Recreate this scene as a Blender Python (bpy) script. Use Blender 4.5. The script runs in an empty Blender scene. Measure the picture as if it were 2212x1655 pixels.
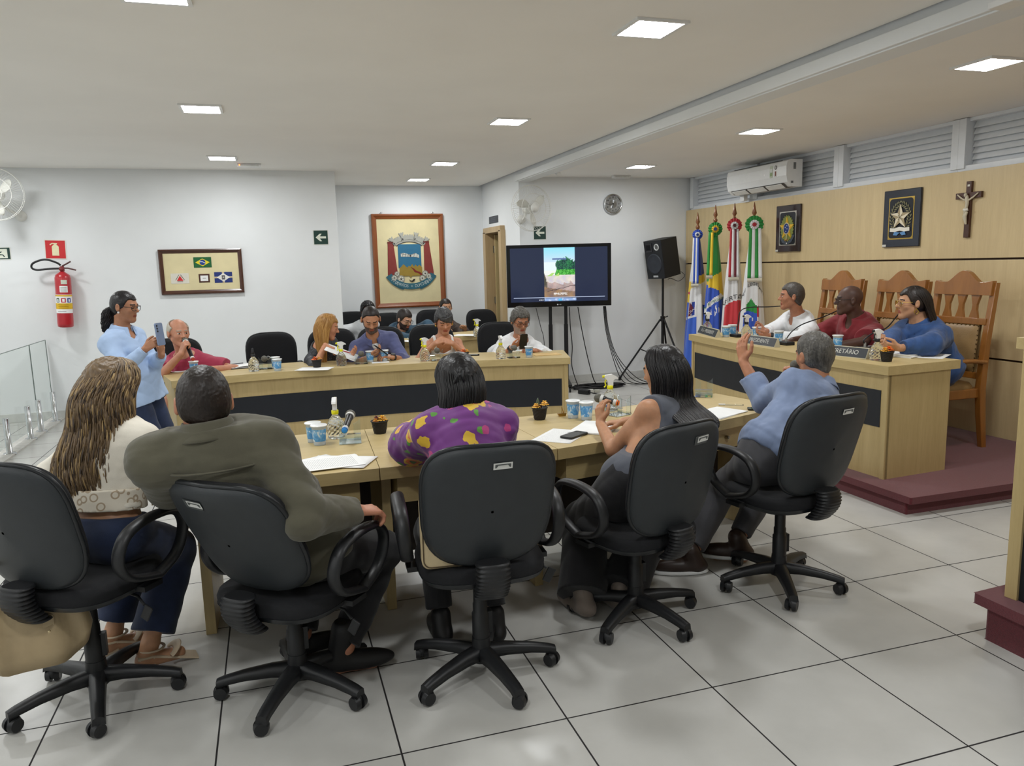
import bpy, math, random
import numpy as np
from mathutils import Vector, Matrix, Euler
random.seed(7)
PI = math.pi
SC = bpy.context.scene
COL = SC.collection

# ---------------------------------------------------------------- camera
CAMP = np.array([0.8843, -2.3738, 1.6285])
CR = np.array([0.95315316, -0.30141229, -0.02548906])
CU = np.array([0.07048537, 0.13936746, 0.98772897])
CF = np.array([0.2941613, 0.94325359, -0.15408369])
FPX = 1648.4
cam_d = bpy.data.cameras.new('camera')
cam = bpy.data.objects.new('camera', cam_d); COL.objects.link(cam)
cam_d.sensor_width = 36.0; cam_d.sensor_fit = 'HORIZONTAL'
cam_d.lens = 36.0 * FPX / 2212.0
cam_d.clip_start = 0.02
cam.matrix_world = Matrix(((CR[0], CU[0], -CF[0], CAMP[0]), (CR[1], CU[1], -CF[1], CAMP[1]),
                           (CR[2], CU[2], -CF[2], CAMP[2]), (0, 0, 0, 1)))
SC.camera = cam
# ---------------------------------------------------------------- world, exposure
w = bpy.data.worlds.new('world'); SC.world = w; w.use_nodes = True
w.node_tree.nodes['Background'].inputs[0].default_value = (0.80, 0.86, 1.0, 1)
w.node_tree.nodes['Background'].inputs[1].default_value = 0.03
SC.view_settings.view_transform = 'Standard'; SC.view_settings.look = 'None'
SC.view_settings.gamma = 1.0; SC.view_settings.use_curve_mapping = False
SC.view_settings.exposure = 0.0
LAMP = 90.0            # radiance of the ceiling panels
LAMP_COL = (0.97, 0.99, 1.0)

# measured points: a pixel of the photograph to a point on a level, a depth or a wall
def ray(x, y):
    d = CF * FPX + CR * (x - 1106) - CU * (y - 827.5); return d / FPX
def atz(x, y, z): d = ray(x, y); return Vector(CAMP + d * (z - CAMP[2]) / d[2])
def aty(x, y, v): d = ray(x, y); return Vector(CAMP + d * (v - CAMP[1]) / d[1])
def atx(x, y, v): d = ray(x, y); return Vector(CAMP + d * (v - CAMP[0]) / d[0])

# ---------------------------------------------------------------- materials
def lin(c):
    def f(v):
        v /= 255.0
        return v / 12.92 if v <= 0.04045 else ((v + 0.055) / 1.055) ** 2.4
    return (f(c[0]), f(c[1]), f(c[2]), 1.0)
MATS = {}
class NT:
    def __init__(s, name):
        s.m = bpy.data.materials.new(name); s.m.use_nodes = True
        s.t = s.m.node_tree; s.b = s.t.nodes['Principled BSDF']
    def n(s, typ, **kw):
        nd = s.t.nodes.new(typ)
        for k, v in kw.items(): setattr(nd, k, v)
        return nd
    def l(s, a, b): s.t.links.new(a, b)
    def math(s, op, a, b=None):
        nd = s.n('ShaderNodeMath', operation=op)
        for i, v in enumerate((a, b)):
            if v is None: continue
            if isinstance(v, (int, float)): nd.inputs[i].default_value = v
            else: s.l(v, nd.inputs[i])
        return nd.outputs[0]
    def pos(s, kind='Object'):
        if kind == 'World': return s.n('ShaderNodeNewGeometry').outputs['Position']
        return s.n('ShaderNodeTexCoord').outputs[kind]
    def noise(s, vec, scale, detail=3, rough=.5, mapscale=None, dist=0):
        if mapscale:
            mp = s.n('ShaderNodeMapping'); mp.inputs['Scale'].default_value = mapscale
            s.l(vec, mp.inputs[0]); vec = mp.outputs[0]
        nd = s.n('ShaderNodeTexNoise'); s.l(vec, nd.inputs['Vector'])
        nd.inputs['Scale'].default_value = scale; nd.inputs['Detail'].default_value = detail
        nd.inputs['Roughness'].default_value = rough; nd.inputs['Distortion'].default_value = dist
        return nd.outputs['Fac']
    def ramp(s, fac, stops, interp='LINEAR'):
        nd = s.n('ShaderNodeValToRGB'); s.l(fac, nd.inputs[0]); r = nd.color_ramp; r.interpolation = interp
        while len(r.elements) < len(stops): r.elements.new(0.5)
        for e, (p, c) in zip(r.elements, stops): e.position = p; e.color = c
        return nd.outputs[0]
    def mix(s, fac, a, b):
        nd = s.n('ShaderNodeMix', data_type='RGBA')
        if isinstance(fac, (int, float)): nd.inputs[0].default_value = fac
        else: s.l(fac, nd.inputs[0])
        for i, v in ((6, a), (7, b)):
            if isinstance(v, tuple): nd.inputs[i].default_value = v
            else: s.l(v, nd.inputs[i])
        return nd.outputs[2]
    def bump(s, h, strength=.2, dist=.01):
        nd = s.n('ShaderNodeBump'); nd.inputs['Strength'].default_value = strength
        nd.inputs['Distance'].default_value = dist; s.l(h, nd.inputs['Height'])
        s.l(nd.outputs[0], s.b.inputs['Normal'])
def mat(name, c, rough=.5, metal=0.0, var=.06, vscale=18, bump=0, bscale=150, sheen=0, trans=0, ior=1.45, emit=0, spec=.5, coat=0, sss=0):
    if name in MATS: return MATS[name]
    t = NT(name); b = t.b
    col = lin(c)
    if var > 0:
        nz = t.noise(t.pos(), vscale, 4)
        d = tuple(max(0, x * (1 - 2 * var)) for x in col[:3]) + (1,); e = tuple(min(1, x * (1 + 2 * var)) for x in col[:3]) + (1,)
        t.l(t.ramp(nz, [(.3, d), (.7, e)]), b.inputs['Base Color'])
    else: b.inputs['Base Color'].default_value = col
    b.inputs['Roughness'].default_value = rough; b.inputs['Metallic'].default_value = metal
    b.inputs['Specular IOR Level'].default_value = spec
    b.inputs['IOR'].default_value = ior
    if sheen: b.inputs['Sheen Weight'].default_value = sheen
    if coat: b.inputs['Coat Weight'].default_value = coat; b.inputs['Coat Roughness'].default_value = .1
    if trans: b.inputs['Transmission Weight'].default_value = trans
    if sss:
        b.inputs['Subsurface Weight'].default_value = sss; b.inputs['Subsurface Radius'].default_value = (.01, .004, .002)
        b.inputs['Subsurface Scale'].default_value = .6
    if emit: b.inputs['Emission Color'].default_value = col; b.inputs['Emission Strength'].default_value = emit
    if bump: t.bump(t.noise(t.pos(), bscale, 3), bump, .004)
    MATS[name] = t.m; return t.m
def wood(name, c0, c1, axis='z', rough=.42, scale=9, coat=0, stretch=14, world=True):
    if name in MATS: return MATS[name]
    t = NT(name); p = t.pos('World' if world else 'Object')
    ms = {'x': (1, stretch, stretch), 'y': (stretch, 1, stretch), 'z': (stretch, stretch, 1)}[axis]
    n1 = t.noise(p, scale * .12, 5, .62, ms, .35); n2 = t.noise(p, scale * .9, 6, .7, ms)
    n3 = t.noise(p, .9, 2)
    a = t.mix(.45, t.ramp(n1, [(.3, lin(c0)), (.72, lin(c1))]), t.ramp(n2, [(.25, lin(c0)), (.75, lin(c1))]))
    t.l(t.mix(t.math('MULTIPLY', n3, .35), a, lin(c1)), t.b.inputs['Base Color'])
    t.b.inputs['Roughness'].default_value = rough
    if coat: t.b.inputs['Coat Weight'].default_value = coat; t.b.inputs['Coat Roughness'].default_value = .12
    t.bump(n2, .06, .002)
    MATS[name] = t.m; return t.m

# ---------------------------------------------------------------- mesh building
class MB:
    def __init__(s): s.v = []; s.f = []; s.m = []; s.sm = []
    def add(s, v, f, mi=0, smooth=False):
        o = len(s.v); s.v += [tuple(x) for x in v]; s.f += [tuple(i + o for i in q) for q in f]
        s.m += [mi] * len(f); s.sm += [smooth] * len(f); return s
    def box(s, c, d, R=None, mi=0):
        hx, hy, hz = d[0] / 2, d[1] / 2, d[2] / 2
        v = [Vector((x * hx, y * hy, z * hz)) for x in (-1, 1) for y in (-1, 1) for z in (-1, 1)]
        if R is not None: v = [R @ q for q in v]
        v = [q + Vector(c) for q in v]
        return s.add(v, [(0, 1, 3, 2), (4, 6, 7, 5), (0, 4, 5, 1), (2, 3, 7, 6), (0, 2, 6, 4), (1, 5, 7, 3)], mi)
    def rings(s, rings, closed=True, caps=True, mi=0, smooth=True):
        n = len(rings[0]); v = [p for r in rings for p in r]; f = []
        for i in range(len(rings) - 1):
            for j in range(n if closed else n - 1):
                k = (j + 1) % n
                f.append((i * n + j, i * n + k, (i + 1) * n + k, (i + 1) * n + j))
        s.add(v, f, mi, smooth)
        if caps and closed:
            s.add(list(rings[0]), [tuple(range(n - 1, -1, -1))], mi); s.add(list(rings[-1]), [tuple(range(n))], mi)
        return s
    def tube(s, pts, r, n=8, closed=False, mi=0, flat=None):
        pts = [Vector(p) for p in pts]; N = len(pts)
        rr = list(r) if isinstance(r, (list, tuple)) else [r] * N
        out = []; up = None
        for i, p in enumerate(pts):
            if closed: t = pts[(i + 1) % N] - pts[i - 1]
            else: t = pts[min(i + 1, N - 1)] - pts[max(i - 1, 0)]
            t = t.normalized() if t.length > 1e-9 else Vector((0, 0, 1))
            if up is None: up = t.orthogonal().normalized() if flat is None else Vector(flat[2])
            up = (up - t * up.dot(t)); up = up.normalized() if up.length > 1e-6 else t.orthogonal().normalized()
            sd = t.cross(up)
            a, b = (rr[i], rr[i]) if flat is None else (flat[0] * rr[i], flat[1] * rr[i])
            out.append([p + up * (a * math.cos(2 * PI * k / n)) + sd * (b * math.sin(2 * PI * k / n)) for k in range(n)])
        if closed: out.append(out[0]); return s.rings(out, True, False, mi)
        return s.rings(out, True, True, mi)
    def cyl(s, a, b, r0, r1=None, n=16, mi=0):
        a, b = Vector(a), Vector(b); r1 = r0 if r1 is None else r1
        t = (b - a).normalized(); u = t.orthogonal().normalized(); w = t.cross(u)
        rg = lambda p, r: [p + u * r * math.cos(2 * PI * k / n) + w * r * math.sin(2 * PI * k / n) for k in range(n)]
        return s.rings([rg(a, r0), rg(b, r1)], True, True, mi)
    def lathe(s, prof, n=20, c=(0, 0, 0), R=None, mi=0, caps=True, sq=None):
        rg = []
        for r, z in prof:
            ring = []
            for k in range(n):
                a = 2 * PI * k / n; q = r if sq is None else r * sq(a)
                p = Vector((q * math.cos(a), q * math.sin(a), z))
                ring.append((R @ p if R is not None else p) + Vector(c))
            rg.append(ring)
        return s.rings(rg, True, caps, mi)
    def ell(s, c, r, R=None, n=14, m=9, mi=0):
        rg = []
        for i in range(m + 1):
            a = PI * i / m; z = -math.cos(a); q = max(math.sin(a), 1e-3)
            ring = []
            for k in range(n):
                b = 2 * PI * k / n
                p = Vector((r[0] * q * math.cos(b), r[1] * q * math.sin(b), r[2] * z))
                ring.append((R @ p if R is not None else p) + Vector(c))
            rg.append(ring)
        return s.rings(rg, True, True, mi)
    def prism(s, poly, o, ax, ay, th, mi=0, smooth=False):
        o, ax, ay = Vector(o), Vector(ax), Vector(ay); nz = ax.cross(ay).normalized() * th
        a = [o + ax * p[0] + ay * p[1] for p in poly]; b = [p + nz for p in a]; n = len(poly)
        s.add(a + b, [tuple(range(n - 1, -1, -1)), tuple(range(n, 2 * n))], mi)
        return s.add(a + b, [(i, (i + 1) % n, n + (i + 1) % n, n + i) for i in range(n)], mi, smooth)
    def sheet(s, fn, nu, nv, mi=0, smooth=True, th=0):
        v = [Vector(fn(i / nu, j / nv)) for i in range(nu + 1) for j in range(nv + 1)]
        f = [(i * (nv + 1) + j, (i + 1) * (nv + 1) + j, (i + 1) * (nv + 1) + j + 1, i * (nv + 1) + j + 1) for i in range(nu) for j in range(nv)]
        return s.add(v, f, mi, smooth)
    def build(s, name, mats, parent=None, bevel=0, seg=2, solid=0, sub=0, loc=None, rot=None):
        me = bpy.data.meshes.new(name); me.from_pydata(s.v, [], s.f)
        me.polygons.foreach_set('material_index', s.m); me.polygons.foreach_set('use_smooth', s.sm); me.update()
        if not isinstance(mats, (list, tuple)): mats = [mats]
        for q in mats: me.materials.append(q)
        o = bpy.data.objects.new(name, me); COL.objects.link(o)
        if parent is not None: o.parent = parent
        if loc is not None: o.location = loc
        if rot is not None: o.rotation_euler = rot
        if solid: md = o.modifiers.new('thickness', 'SOLIDIFY'); md.thickness = solid; md.offset = 0
        if bevel:
            md = o.modifiers.new('bevel', 'BEVEL'); md.width = bevel; md.segments = seg; md.limit_method = 'ANGLE'; md.angle_limit = .7
        if sub: md = o.modifiers.new('sub', 'SUBSURF'); md.levels = sub; md.render_levels = sub
        return o
def Rz(a): return Matrix.Rotation(a, 3, 'Z')
def Rx(a): return Matrix.Rotation(a, 3, 'X')
def Ry(a): return Matrix.Rotation(a, 3, 'Y')
def tag(o, label, cat, group=None, kind=None):
    o['label'] = label; o['category'] = cat
    if group: o['group'] = group
    if kind: o['kind'] = kind
    return o
def thing(name, label, cat, loc=(0, 0, 0), rz=0, group=None, rot=None):
    o = bpy.data.objects.new(name, None); COL.objects.link(o); o.empty_display_size = .05
    o.location = loc; o.rotation_euler = rot if rot else (0, 0, rz)
    return tag(o, label, cat, group)
def struct(o): o['kind'] = 'structure'; return o
def kids(o): return [c for c in bpy.data.objects if c.parent is o]
def copy_tree(o, loc, rz=None, label=None, group=None):
    def rec(src, par):
        c = src.copy(); COL.objects.link(c)
        if par is not None: c.parent = par
        for ch in TREE.get(src.name, []): rec(bpy.data.objects[ch], c)
        return c
    TREE = {}
    for q in bpy.data.objects:
        if q.parent is not None: TREE.setdefault(q.parent.name, []).append(q.name)
    c = rec(o, None); c.location = loc
    if rz is not None: c.rotation_euler = (0, 0, rz)
    if label: c['label'] = label
    if group: c['group'] = group
    return c
def text_mesh(mb, s, o, ax, ay, h, th=.0006, mi=0, align='CENTER', xs=1.0, bend=None, warp=None):
    """letters as solid geometry: string s at o, running along ax, height h along ay"""
    cu = bpy.data.curves.new('letters', 'FONT'); cu.body = s; cu.size = 1.0; cu.align_x = align; cu.align_y = 'CENTER'
    cu.resolution_u = 3; ob = bpy.data.objects.new('letters', cu); COL.objects.link(ob)
    bpy.context.view_layer.update()
    me = bpy.data.meshes.new_from_object(ob.evaluated_get(bpy.context.evaluated_depsgraph_get()))
    ax, ay = Vector(ax).normalized(), Vector(ay).normalized(); nz = ax.cross(ay) * th
    k = h / .72
    pts = []
    for q in me.vertices:
        x, y = q.co.x * k * xs, q.co.y * k
        if bend: x, y = bend(x, y)
        if warp: pts.append(warp(x, y)); continue
        pts.append(Vector(o) + ax * x + ay * y + nz)
    mb.add(pts, [tuple(p.vertices) for p in me.polygons], mi)
    bpy.data.objects.remove(ob); bpy.data.meshes.remove(me); bpy.data.curves.remove(cu)
def arc(c, r, a0, a1, n, u=(1, 0, 0), v=(0, 0, 1)):
    c, u, v = Vector(c), Vector(u), Vector(v)
    return [c + u * r * math.cos(a0 + (a1 - a0) * i / n) + v * r * math.sin(a0 + (a1 - a0) * i / n) for i in range(n + 1)]
def spline(pts, k=8):
    P = [Vector(p) for p in pts]; out = []
    for i in range(len(P) - 1):
        a, b, c, d = P[max(i - 1, 0)], P[i], P[i + 1], P[min(i + 2, len(P) - 1)]
        for j in range(k):
            t = j / k
            out.append(.5 * ((2 * b) + (c - a) * t + (2 * a - 5 * b + 4 * c - d) * t * t + (3 * b - a - 3 * c + d) * t ** 3))
    out.append(P[-1]); return out
def rrect(w, h, r, n=5):
    p = []
    for cx, cy, a in ((w / 2 - r, h / 2 - r, 0), (-w / 2 + r, h / 2 - r, PI / 2), (-w / 2 + r, -h / 2 + r, PI), (w / 2 - r, -h / 2 + r, 3 * PI / 2)):
        for i in range(n + 1): t = a + PI / 2 * i / n; p.append((cx + r * math.cos(t), cy + r * math.sin(t)))
    return p
# ================================================================ the room
M_WALL = mat('wall_paint', (232, 235, 236), .75, var=.012, vscale=2)
M_CEIL = mat('ceiling_paint', (244, 242, 237), .85, var=.01, vscale=1.5)
M_BASE = mat('baseboard_white', (205, 206, 202), .5, var=.02)
M_OAK = wood('oak_laminate', (168, 146, 98), (200, 178, 128), 'z')
M_OAKX = wood('oak_laminate_across', (174, 152, 102), (202, 181, 130), 'x')
M_OAKY = wood('oak_laminate_along', (174, 152, 102), (202, 181, 130), 'y')
M_PANEL = wood('wall_panel_oak', (196, 172, 128), (220, 198, 152), 'z', rough=.35)
M_BLACKLAM = mat('black_laminate', (27, 31, 38), .45, var=.03)
M_WHITE = mat('white_plastic', (232, 233, 232), .35, var=.01)
M_BLACKP = mat('black_plastic', (24, 25, 28), .45, var=.04, bump=.05)
M_CHROME = mat('polished_steel', (200, 202, 204), .16, 1.0, var=.01)
M_METBLK = mat('black_painted_metal', (16, 17, 20), .4, var=.02)
M_GLASS = mat('clear_glass', (228, 240, 236), .02, var=0, trans=1.0, ior=1.15)

t = NT('floor_tiles'); P = t.pos('World')
sp = t.n('ShaderNodeSeparateXYZ'); t.l(P, sp.inputs[0])
def groutline(s):
    a = t.math('DIVIDE', s, .6); a = t.math('ADD', a, .5); a = t.math('FRACT', a); a = t.math('SUBTRACT', a, .5); a = t.math('ABSOLUTE', a)
    return t.math('LESS_THAN', a, .0032 / .6)
g = t.math('MAXIMUM', groutline(sp.outputs[0]), groutline(sp.outputs[1]))
fl = t.noise(P, 2.2, 5, .6)
base = t.ramp(fl, [(.3, lin((186, 185, 180))), (.7, lin((199, 198, 193)))])
t.l(t.mix(g, base, lin((38, 36, 36))), t.b.inputs['Base Color'])
r1 = t.noise(P, 6, 3); rr = t.math('ADD', t.math('MULTIPLY', r1, .08), .20)
t.l(t.math('ADD', rr, t.math('MULTIPLY', g, .5)), t.b.inputs['Roughness'])
t.b.inputs['Specular IOR Level'].default_value = .35
t.bump(t.math('MULTIPLY', g, -1.0), .5, .002)
M_FLOOR = t.m

X0, X1, Y0 = -5.2, 6.5, -5.0        # far left wall, panelled wall, wall behind
YL, YN, YC = 7.4, 9.05, 7.27        # left wall, niche wall, clock wall
XN, XD = 1.735, 4.05                # niche corner, door wall
HL, HR = 2.80, 2.74                 # ceiling heights
m = MB(); m.add([(X0, Y0, 0), (X1 + .3, Y0, 0), (X1 + .3, YN + .2, 0), (X0, YN + .2, 0)], [(0, 1, 2, 3)]); struct(m.build('floor', M_FLOOR))
m = MB()
m.add([(X0, Y0, HL), (4.0, Y0, HL), (4.0, YN + .1, HL), (X0, YN + .1, HL)], [(3, 2, 1, 0)])
m.add([(4.2, Y0, HR), (X1 + .3, Y0, HR), (X1 + .3, YC + .1, HR), (4.2, YC + .1, HR)], [(3, 2, 1, 0)])
struct(m.build('ceiling', M_CEIL))
m = MB(); m.box((4.115, (Y0 + YC) / 2, (2.675 + 2.83) / 2), (.17, YC - Y0, 2.83 - 2.675)); 
m.box((4.018, (Y0 + YC) / 2, 2.72), (.03, YC - Y0, .075))
struct(m.build('beam', M_WALL, bevel=.004))
def wallbox(name, a, b, mm=M_WALL):
    m = MB(); c = [(a[i] + b[i]) / 2 for i in range(3)]; d = [abs(a[i] - b[i]) for i in range(3)]
    m.box(c, d); return struct(m.build(name, mm))
wallbox('wall_left', (X0, YL, 0), (XN, YL + .12, HL + .05))
wallbox('wall_niche_side', (XN - .12, YL + .12, 0), (XN, YN, HL + .05))
wallbox('wall_niche', (XN - .12, YN, 0), (XD + .2, YN + .12, HL + .05))
# door wall with an opening
DY0, DY1, DH = 7.98, 8.76, 2.10
wallbox('wall_door', (XD, YC, 0), (XD + .15, DY0, HL + .05))
wallbox('wall_door_side', (XD, DY1, 0), (XD + .15, YN, HL + .05))
wallbox('wall_door_lintel', (XD, DY0, DH), (XD + .15, DY1, HL + .05))
wallbox('wall_clock', (XD + .15, YC, 0), (X1 + .3, YC + .12, HR + .1))
wallbox('wall_back', (X0, Y0 - .12, 0), (X1 + .3, Y0, HL + .05))
wallbox('wall_far_left', (X0 - .12, Y0, 0), (X0, YL + .12, HL + .05))
wallbox('wall_corridor', (5.3, 7.45, 0), (5.4, YN + .12, HL + .05))
m = MB(); m.add([(XD + .15, YC + .12, 2.6), (5.4, YC + .12, 2.6), (5.4, YN + .12, 2.6), (XD + .15, YN + .12, 2.6)], [(0, 1, 2, 3)]); struct(m.build('ceiling', M_CEIL))
# door frame and a leaf standing open into the room beyond
m = MB(); fw = .075
for y in (DY0, DY1): m.box((XD + .03, y + (fw / 2 if y == DY0 else -fw / 2) - (.05 if y == DY0 else -.05), DH / 2), (.2, fw + .05, DH))
m.box((XD + .03, (DY0 + DY1) / 2, DH + .02), (.2, DY1 - DY0 + .1, .08))
d = struct(m.build('door_1', wood('door_oak', (165, 138, 98), (194, 168, 126), 'z'), bevel=.004))
m = MB(); m.box((XD + .42, DY1 - .11, DH / 2 - .02), (.72, .035, DH - .04)); m.build('door_leaf', M_OAK, d, bevel=.003)
m = MB()
for z in (.3, 1.1, 1.85): m.box((XD + .075, DY1 - .085, z), (.07, .012, .1))
m.build('hinge', M_CHROME, d)
# baseboards
def base(name, a, b):
    m = MB(); c = [(a[i] + b[i]) / 2 for i in range(2)] + [.05]; d = [max(abs(a[i] - b[i]), .016) for i in range(2)] + [.1]
    m.box(c, d); struct(m.build(name, M_BASE, bevel=.003))
base('baseboard_left', (X0, YL - .008), (XN, YL - .008)); base('baseboard_niche', (XN, YN - .008), (XD, YN - .008))
base('baseboard_clock', (XD + .1, YC - .008), (X1, YC - .008)); base('baseboard_door', (XD - .008, YC), (XD - .008, DY0 - .05))
base('baseboard_far_left', (X0 + .008, Y0), (X0 + .008, YL))
# panelled wall: three courses of oak boards with dark grooves, louvred windows above
m = MB(); m.box((X1 + .13, (Y0 + YC) / 2, 1.15), (.2, YC - Y0, 2.3)); struct(m.build('wall_right', mat('groove_brown', (70, 48, 30), .6)))
m = MB()
for z0, z1 in ((.0, .752), (.768, 1.562), (1.578, 2.30)): m.box((X1 + .01, (Y0 + YC) / 2, (z0 + z1) / 2), (.03, YC - Y0 - .02, z1 - z0))
struct(m.build('wall_right_panels', M_PANEL, bevel=.002))
m = MB(); m.box((X1 + .3, (Y0 + YC) / 2, 2.55), (.04, YC - Y0, .55)); struct(m.build('wall_right_top', mat('outer_night', (120, 124, 130), .8)))
M_ALU = mat('white_window_frame', (226, 230, 234), .28, var=.01)
edges = [7.21, 5.75, 4.30, 2.86, 1.42, -.02, -1.46, -2.9, -4.4]
for i in range(len(edges) - 1):
    ya, yb = edges[i], edges[i + 1]; ym = (ya + yb) / 2; L = ya - yb
    m = MB(); xm = X1 + .11
    m.box((xm - .01, ym, 2.325), (.12, L, .05)); m.box((xm, ym, 2.725), (.1, L, .03))
    m.box((xm - .02, ya - .035, 2.53), (.13, .07, .41)); m.box((xm - .02, yb + .035, 2.53), (.13, .07, .41))
    wn = struct(m.build('window_%d' % (i + 1), M_ALU, bevel=.003))
    m = MB()
    for k in range(7): m.box((xm + .01, ym, 2.375 + k * .052), (.008, L - .15, .07), Ry(.5))
    m.build('louvre_slats', M_ALU, wn)
# burgundy carpeted platform under the official table, and the corner of another one
M_CARPET = mat('burgundy_carpet', (98, 34, 42), .95, var=.16, vscale=220, bump=.6, bscale=500, sheen=.3)
def platform(name, pts, h, label):
    ctr = Vector((sum(p[0] for p in pts) / len(pts), sum(p[1] for p in pts) / len(pts)))
    m = MB(); m.prism([(p[0], p[1]) for p in pts], (0, 0, h - .045), (1, 0, 0), (0, 1, 0), .045)
    ins = [Vector(p) + (ctr - Vector(p)).normalized() * .05 for p in pts]
    m.prism([(p[0], p[1]) for p in ins], (0, 0, 0), (1, 0, 0), (0, 1, 0), h - .04)
    o = m.build(name, M_CARPET, bevel=.012, seg=3); struct(o); return o
PH = .125
platform('platform', [(4.60, 1.26), (6.48, 1.26), (6.48, 6.95), (6.22, 6.95), (4.86, 4.36), (4.54, 3.2)], PH, '')
platform('platform', [(3.645, -.03), (3.645, -1.2), (4.9, -2.6), (6.48, -2.6), (6.48, .14)], .20, '')

# ceiling light panels
M_LED = NT('led_panel'); M_LED.b.inputs['Base Color'].default_value = (.9, .9, .9, 1)
M_LED.b.inputs['Emission Color'].default_value = LAMP_COL + (1,); M_LED.b.inputs['Emission Strength'].default_value = LAMP; M_LED = M_LED.m
def led(x, y, H, lab):
    t = thing('ceiling_light', lab, 'ceiling light', (x, y, H), group='square ceiling light panels')
    m = MB(); s = .145; q = .125
    m.add([(-s, -s, -.012), (s, -s, -.012), (s, s, -.012), (-s, s, -.012), (-q, -q, -.012), (q, -q, -.012), (q, q, -.012), (-q, q, -.012),
           (-s, -s, 0), (s, -s, 0), (s, s, 0), (-s, s, 0)],
          [(4, 5, 1, 0), (5, 6, 2, 1), (6, 7, 3, 2), (7, 4, 0, 3), (0, 1, 9, 8), (1, 2, 10, 9), (2, 3, 11, 10), (3, 0, 8, 11)])
    m.build('trim_frame', M_WHITE, t)
    m = MB(); m.add([(-q, -q, -.010), (q, -q, -.010), (q, q, -.010), (-q, q, -.010)], [(3, 2, 1, 0)]); m.build('diffuser', M_LED, t)
for x, y, H, lab in [
    (.505, 1.33, HL, 'ceiling light panel cut by the top edge of the photo, left'), (2.825, 1.33, HL, 'largest square light panel in the main ceiling, right of centre'),
    (.505, 3.79, HL, 'square light panel in the main ceiling above the standing woman'), (2.87, 3.9, HL, 'square light panel in the main ceiling in front of the television'),
    (.51, 6.36, HL, 'square light panel near the left wall beside the small emergency lamp'), (2.91, 6.53, HL, 'square light panel just outside the niche, the nearer of the pair there'),
    (2.92, 8.2, HL, 'light panel inside the niche above the coat of arms picture'),
    (5.07, 1.33, HR, 'light panel cut by the right edge of the photo'), (5.12, 3.66, HR, 'light panel in the lower ceiling in front of the air conditioner'),
    (5.20, 6.10, HR, 'light panel in the lower ceiling near the clock wall')]:
    led(x, y, H, lab)
for x in (.505, 2.85, 5.07, -1.9, -4.2):
    for y in ([-1.1] if x > 0 else [-3.5, -1.1, 1.33, 3.79, 6.36]):
        led(x, y, HR if x > 4.2 else HL, 'square light panel in the ceiling outside the photo')
# ================================================================ desks
def path_off(pts, d):
    out = []
    for i, p in enumerate(pts):
        a = Vector(pts[max(i - 1, 0)]); b = Vector(pts[min(i + 1, len(pts) - 1)]); t = (b - a).normalized(); n = Vector((-t.y, t.x))
        out.append(Vector(p) + n * d)
    return out
def strip_wall(m, pts, z0, z1, th, mi=0):
    q = path_off(pts, th); n = len(pts)
    poly = [(p[0], p[1]) for p in pts] + [(p.x, p.y) for p in reversed(q)]
    m.prism(poly, (0, 0, z0), (1, 0, 0), (0, 1, 0), z1 - z0, mi, False)
def quad_curve(a, b, sag, n=10):
    a, b = Vector(a), Vector(b); t = (b - a); nrm = Vector((-t.y, t.x)).normalized()
    return [a + t * (i / n) + nrm * (sag * 4 * (i / n) * (1 - i / n)) for i in range(n + 1)]
def counter(name, label, front, depth, z0, top, strip, mtop, closed_ends=True, post=.06):
    t = thing(name, label, 'desk', (0, 0, 0))
    m = MB(); back = path_off(front, depth)
    poly = [(p.x, p.y) for p in front] + [(p.x, p.y) for p in reversed(back)]
    m.prism(poly, (0, 0, top - .06), (1, 0, 0), (0, 1, 0), .06); m.build('worktop', mtop, t, bevel=.003)
    fp = path_off(front, .035)
    d0, d1 = (fp[1] - fp[0]).normalized(), (fp[-1] - fp[-2]).normalized()
    fp[0] = fp[0] + d0 * .02; fp[-1] = fp[-1] - d1 * .02
    m = MB(); strip_wall(m, fp, z0, top - .06, .02); m.build('front_panel', M_OAK, t)
    sp_ = path_off(fp, -.004); sp_[0] = sp_[0] + d0 * post; sp_[-1] = sp_[-1] - d1 * post
    m = MB(); strip_wall(m, sp_, strip[0], strip[1], .006); m.build('dark_band', M_BLACKLAM, t)
    for e, dd in ((0, d0), (-1, -d1)):
        n = Vector((-dd.y, dd.x)) * (1 if e == 0 else -1)
        c = fp[e] + dd * .0 ; a = c + n * (-.012); b = c + n * (depth - .1)
        poly = [(a.x, a.y), ((a + dd * .035).x, (a + dd * .035).y), ((b + dd * .035).x, (b + dd * .035).y), (b.x, b.y)]
        if e == -1: poly = poly[::-1]
        m = MB(); m.prism(poly, (0, 0, z0), (1, 0, 0), (0, 1, 0), top - .06 - z0); m.build('end_panel', M_OAK, t, bevel=.002)
    return t
AT = .76
# the far desk opens towards the room; its long side is the middle of the picture
fa = [Vector(p) for p in spline([(.07, 4.30, 0), (.50, 4.40, 0), (1.0, 4.455, 0), (1.68, 4.46, 0), (2.2, 4.43, 0), (2.7, 4.36, 0), (3.49, 4.15, 0)], 4)]
fa = [Vector((p.x, p.y)) for p in fa]
counter('curved_council_desk', 'long curved oak desk with a black band in the middle of the room', fa, .64, 0, AT, (.305, .562), M_OAKX)
fc = quad_curve((1.95, 6.45), (3.60, 6.98), .02, 6)
counter('rear_desk', 'second row oak desk in the niche behind the curved desk', fc, .55, 0, AT, (.35, .40), M_OAKX)
PT = .90
fp_ = quad_curve((4.80, 4.28), (4.72, 1.62), -.07, 12)
counter('official_desk', 'tall oak desk with a black band on the burgundy platform at the right', fp_, .66, PH, PT, (.475, .727), M_OAKY)

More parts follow.
